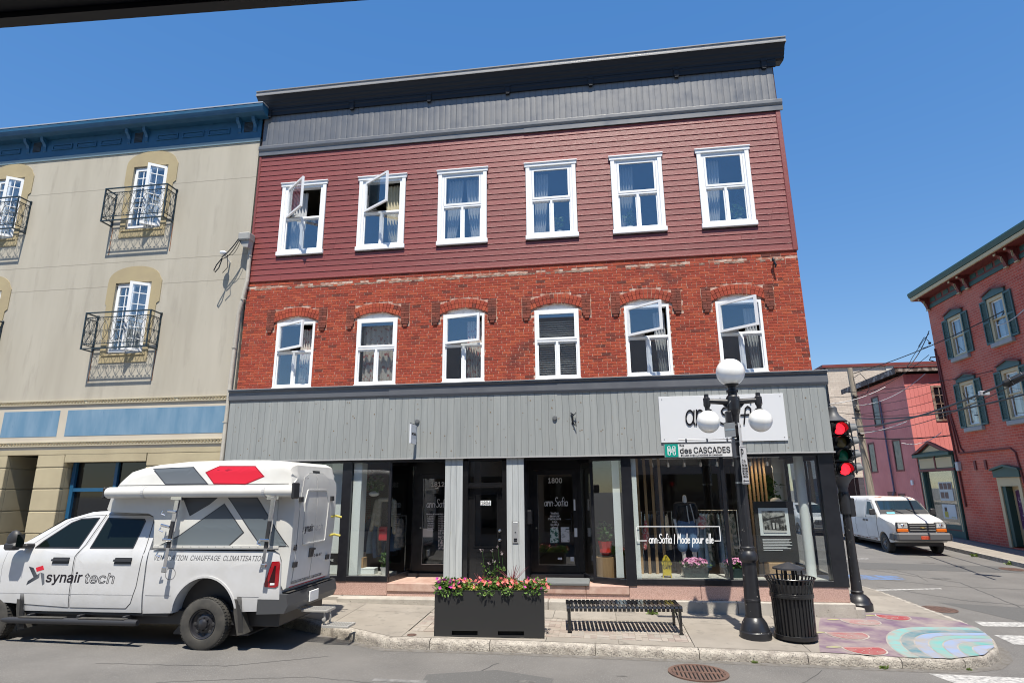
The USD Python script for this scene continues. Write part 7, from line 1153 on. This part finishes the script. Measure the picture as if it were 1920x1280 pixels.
def clump(x, label, seed, w, mg, cr_, droop_=True):
    t = thing('flowering_plant', label, 'plant', onp(x, -.08, PH)); g = np.random.default_rng(seed)
    put(t, 'foliage', leaves(onp(x, -.05, PH+.05), (w, .24, .13), 420, .07, seed, .4, .2), fol)
    if droop_: put(t, 'trailing_leaf', leaves(onp(x-.05, -PD/2-.03, PH-.01), (w*.7, .03, .05), 30, .06, seed+1, .6, -.5), fol)
    for n, m_, s in ((mg, mag, .042), (cr_, coral, .042)):
        for k in range(n):
            c = onp(x+g.uniform(-w, w)*.95, g.uniform(-PD/2-.03, .12), PH+g.uniform(.02, .17)); put(t, 'blossom', blossoms(c, (.02, .02, .02), 1, s, seed*100+k+(5000 if m_ is mag else 0)), m_)
    return t
clump(-.78, 'leafy clump of magenta and coral petunias at the left end of the planter', 21, .26, 22, 6); clump(-.52, 'coral pink petunias beside the magenta clump in the planter', 22, .16, 2, 24); clump(0.02, 'coral petunias with two magenta blooms in the middle of the planter', 23, .30, 7, 34); clump(.35, 'dense coral petunias right of the middle of the planter', 24, .17, 2, 26); clump(.82, 'mixed coral and magenta petunias at the right end of the planter', 25, .28, 12, 24)
for x, lb, sd2 in ((-.30, 'lime yellow creeping plant left of the planter middle', 31), (.57, 'lime yellow creeping plant right of the planter middle', 32)): t = thing('trailing_plant', lb, 'plant', onp(x, -.1, PH)); put(t, 'foliage', leaves(onp(x, -.06, PH+.02), (.17, .22, .07), 420, .045, sd2, .3, .2), lime)
for x, lb, n, h in ((-.16, 'few thin dark red grass spikes left of centre in the planter', 7, .34), (.40, 'tall tuft of dark red spiky grass right of centre in the planter', 12, .48)):
    t = thing('spiky_grass', lb, 'plant', onp(x, .02, PH)); g = np.random.default_rng(int(x*100)+60)
    for k in range(n): q = np.array([g.normal()*.16, g.normal()*.08]); b0 = np.array(onp(x, .02, PH-.05)); put(t, 'blade', tube([b0, b0+[q[0]*.45, q[1]*.5, h*.5], b0+[q[0]*1.3, q[1], h*g.uniform(.75, 1)]], [.008, .006, .0015], 4), spike)
t = thing('tall_flower', 'thin tall stems with tiny flower heads rising from the planter centre', 'plant', onp(.05, .05, PH)); g = np.random.default_rng(88)
for k in range(6):
    b0 = np.array(onp(-.12+.07*k, .05, PH)); tp = b0+[g.normal()*.05, g.normal()*.04, g.uniform(.38, .78)]; put(t, 'stem', tube([b0, (b0+tp)/2+[.02, 0, 0], tp], .004, 4), fol); put(t, 'flower_head', leaves(tp, (.03, .03, .03), 14, .03, k+3), M('head_%d' % k, (.3, .25, .25), .8)); put(t, 'foliage', leaves((b0*.5+tp*.5), (.05, .05, .12), 12, .05, k+13), fol)
# ---------------------------------------------------------------- traffic light
gx_, gy_, gz_ = 5.36, .75, float(S(5.36, .75))
tf = thing('traffic_light', 'black four-lamp traffic light with two red lamps lit at the building corner', 'traffic light', (gx_, gy_, gz_), local=True)
put(tf, 'base', lathe([(.27, -.02), (.27, .12), (.255, .14), (.24, .17), (.22, .23), (.16, .29), (.12, .31), (.12, .34), (.13, .36), (.11, .38)], n=30), cast, 35); put(tf, 'pole', lathe([(.11, .37), (.095, 1.0), (.085, 2.0), (.085, 2.42)], n=24), cast, 35); puts(tf, 'sleeve', [lathe([(.115, 1.95), (.12, 1.96), (.12, 2.38), (.105, 2.42)], n=24), cbox(.05, .17, -.1, .1, 1.9, 2.3, .02)], cast, 35)
put(tf, 'collar', lathe([(.10, 2.36), (.10, 2.5), (.13, 2.6), (.2, 2.7), (.27, 2.76), (.27, 2.79), (.0, 2.79)], n=24), M('signal_grey', (.06, .062, .068), .45), 35); put(tf, 'cap', lathe([(.27, 3.97), (.28, 3.99), (.2, 4.06), (.13, 4.13), (.10, 4.22), (.095, 4.30), (.06, 4.34), (0, 4.345)], n=24), M('signal_cap', (.055, .058, .065), .5), 35)
sgb = M('signal_black', (.012, .012, .013), .4); redon = EMIT('signal_red_lit', (1.0, .012, .022), 2.2, (.3, .01, .01)); yel = M('signal_amber_off', (.11, .085, .03), .25); grn = M('signal_green_off', (.0, .16, .085), .25); gvis = M('visor_grey', (.10, .105, .11), .5)
for a, onl in ((0, True), (90, True), (180, False), (-90, False)):
    for k, (z, m_) in enumerate(((3.80, redon), (3.505, yel), (3.21, grn), (2.915, redon))):
        hd = sub(tf, 'lamp_head'); tr_ = lambda m: rot(m, a)
        put(hd, 'housing', tr_(cbox(-.155, .155, -.235, -.02, z-.143, z+.143, .02)), sgb)
        if onl: put(hd, 'lens', tr_(lathe([(.125, 0), (.118, .015), (.08, .032), (0, .04)], (0, -.235, z), 24, 'y')), m_ if (a == 0 or m_ is not redon) else M('signal_red_off_%d' % k, (.12, .01, .012), .25), 40)
        v, f = lathe([(.136, 0), (.136, .12), (.136, .19)], (0, 0, 0), 20, 'y', math.radians(-35), math.radians(215)); v2 = v*np.array([.96, 1, .96]); m_v = (np.vstack([v, v2]), np.vstack([f, f[:, ::-1]+len(v)])); vz = m_v[0].copy(); cut = vz[:, 2] < -.02; vz[cut, 1] *= .45; m_v = (vz+[0, -.235, z], m_v[1]); put(hd, 'visor', tr_(m_v), sgb if a == 0 else gvis)
for sx in (-1, 1):
    cu = []
    for k in range(9):
        z = 2.84+k*.125; cu.append(tube([(sx*(.19+.07*math.sin(t*1.0)), -.17-.05*math.cos(t*1.3+k), z+.06*math.sin(t*.5+k)+.012*t) for t in np.linspace(0, 6.3, 12)], .013, 5))
    cu += [tube([(sx*.27, -.16, 2.8), (sx*.285, -.19, 3.4), (sx*.26, -.16, 3.96)], .014, 5), tube([(sx*.18, -.22, 2.82), (sx*.2, -.23, 3.4), (sx*.18, -.22, 3.94)], .012, 5)]
    put(tf, 'cable_bundle', cu, sgb)
put(tf, 'hinge', [rot(tube([(.165, -.2, z-.1), (.19, -.22, z), (.165, -.2, z+.1)], .012, 5), a) for z in (3.80, 3.505, 3.21, 2.915) for a in (0, 90, 180, 270)]+[rot(tube([(-.165, -.2, z-.1), (-.2, -.23, z), (-.165, -.2, z+.1)], .012, 5), a) for z in (3.80, 3.505, 3.21, 2.915) for a in (0, 90)], sgb)
# ---------------------------------------------------------------- painted pavement
mu = thing('pavement_mural', 'faded purple pavement painting with watermelons and turquoise waves on the street corner', 'painting', (5.2, -1.1, 0)); safe = walk_poly.difference(edge_line.buffer(.05, cap_style=2))
def paint(name, c, fade, ns=3.0, lo=.42, hi=.62):
    return M(name, c, .85, col2=fade, ns=ns, nd=6, lo=lo, hi=hi, bump=.2, bs=90)
cf = (.27, .245, .22)
purple = paint('paint_purple', (.10, .05, .11), (.26, .215, .20), 1.7, .30, .62)
pp_ = Polygon([(3.44, -2.62), (3.72, -1.7), (4.1, -.6), (4.38, .12), (4.95, .02), (5.0, .3), (5.6, .42), (6.3, .2), (6.88, -.1), (6.95, -.6), (6.8, -1.2), (6.4, -1.9), (5.9, -2.4), (5.3, -2.66), (4.6, -2.7)]).intersection(safe); put(mu, 'purple_ground', sheet(pp_, S, .004), purple)
from scipy.interpolate import CubicSpline
def wave(k): P_ = np.array([(4.72+.2*k, -2.76), (4.84+.2*k, -1.75-.05*k), (5.36+.15*k, -.93-.15*k), (6.1+.07*k, -.63-.19*k), (7.1-.02*k, -.50-.2*k)]); return CubicSpline([0, 1, 2, 3, 4], P_)(np.linspace(0, 4, 30))
wc_ = [((.12, .36, .35), 0), ((.05, .16, .20), 1), ((.20, .27, .41), 2), ((.11, .33, .31), 3), ((.20, .27, .42), 4), ((.10, .29, .27), 5), ((.22, .28, .42), 6), ((.11, .17, .18), 7), ((.12, .33, .32), 8)]
for (c, k) in wc_:
    q = Polygon(np.vstack([wave(k+.02), wave(k+.9)[::-1]])).buffer(0).intersection(safe)
    if q.area > 0: put(mu, 'wave_stripe', sheet(q, S, .008), paint('paint_wave_%d' % k, c, cf, 2.8, .34, .66))
q = Polygon(np.vstack([wave(-.1), wave(9.2)[::-1]])).buffer(0).intersection(safe); put(mu, 'wave_ground', sheet(q.difference(q.buffer(-.0)) if False else q, S, .006), paint('paint_wave_ground', (.25, .23, .21), (.31, .29, .26), 4))
pred, pwh, pgr = paint('paint_melon', (.27, .045, .05), (.27, .16, .14), 5, .42, .7), paint('paint_white', (.45, .41, .37), cf, 5), paint('paint_olive', (.30, .29, .12), cf, 4)
for x, y, r, a, rd_ in ((4.22, -2.36, .34, 8, pred), (4.3, -1.42, .36, 6, paint('paint_melon_faded', (.27, .10, .10), (.25, .18, .17), 3)), (5.75, .12, .32, -6, pred), (4.95, -.35, .36, 4, paint('paint_melon_pale', (.28, .15, .145), (.26, .22, .2), 3))):
    h_ = affinity.translate(affinity.rotate(Point(0, 0).buffer(r).intersection(sbox(-1, -1, 1, .12)), a, origin=(0, 0)), x, y).intersection(safe)
    w_ = sub(mu, 'watermelon'); put(w_, 'rim', sheet(h_, S, .009), pwh); put(w_, 'flesh', sheet(h_.buffer(-.025), S, .012), rd_); put(w_, 'seed', [sheet(Point(x+dx, y+dy).buffer(.012, quad_segs=2), S, .015) for dx, dy in ((-.15, -.05), (-.05, -.12), (.06, -.05), (.15, -.13), (.0, -.2), (-.1, -.18), (.12, .03))], pwh)
    put(w_, 'leaf', sheet(affinity.rotate(affinity.scale(Point(x-r-.12, y+.05).buffer(.1), 1.4, .5), 15), S, .010), pgr)
# ---------------------------------------------------------------- small growth along kerb and step
weed = LEAF('weed_leaf', (.07, .13, .02), (.2, .26, .06))
for k, (x, y, lb, sz) in enumerate(((.95, -.40, 'tuft of weeds at the foot of the plinth behind the bench', .09), (4.3, -2.83, 'weeds in the gutter below the purple painting', .05), (2.35, -2.84, 'small weeds in the gutter left of the litter bin', .04), (-3.82, -2.86, 'dry weeds in the kerb joint left of the planter', .05), (3.95, -.28, 'tiny yellow weeds at the plinth near the corner', .045), (13.52, 11.5, 'grassy weeds in the far gutter by the brick house', .11), (13.52, 9.6, 'second patch of weeds in the far gutter nearer the manhole', .10), (5.6, -2.7, 'weeds in the gutter by the turquoise waves', .03))):
    z = float(S(x, y)) if k in (0, 4) else float(R(x, y)); t = thing('weed', lb, 'weeds', (x, y, z)); put(t, 'foliage', leaves((x, y, z+sz*.35), (sz*1.5, sz*.5, sz*.4), 70, sz*.7, k+200, .8, .6), weed); put(t, 'stem', [tube([(x+d*sz, y, z), (x+d*sz*1.4, y, z+sz*.8)], .003, 4) for d in (-.6, -.1, .5)], weed)
lc = thing('gully_cap', 'small rusty valve cap set in the pavement left of the planter', 'valve cap', (-3.45, -2.72, .02)); put(lc, 'ring', sheet(Point(-3.45, -2.66).buffer(.085).difference(Point(-3.45, -2.66).buffer(.065)), S, .006, 2), iron_r); put(lc, 'lid', sheet(Point(-3.45, -2.66).buffer(.063), S, .004, 2), iron_r)
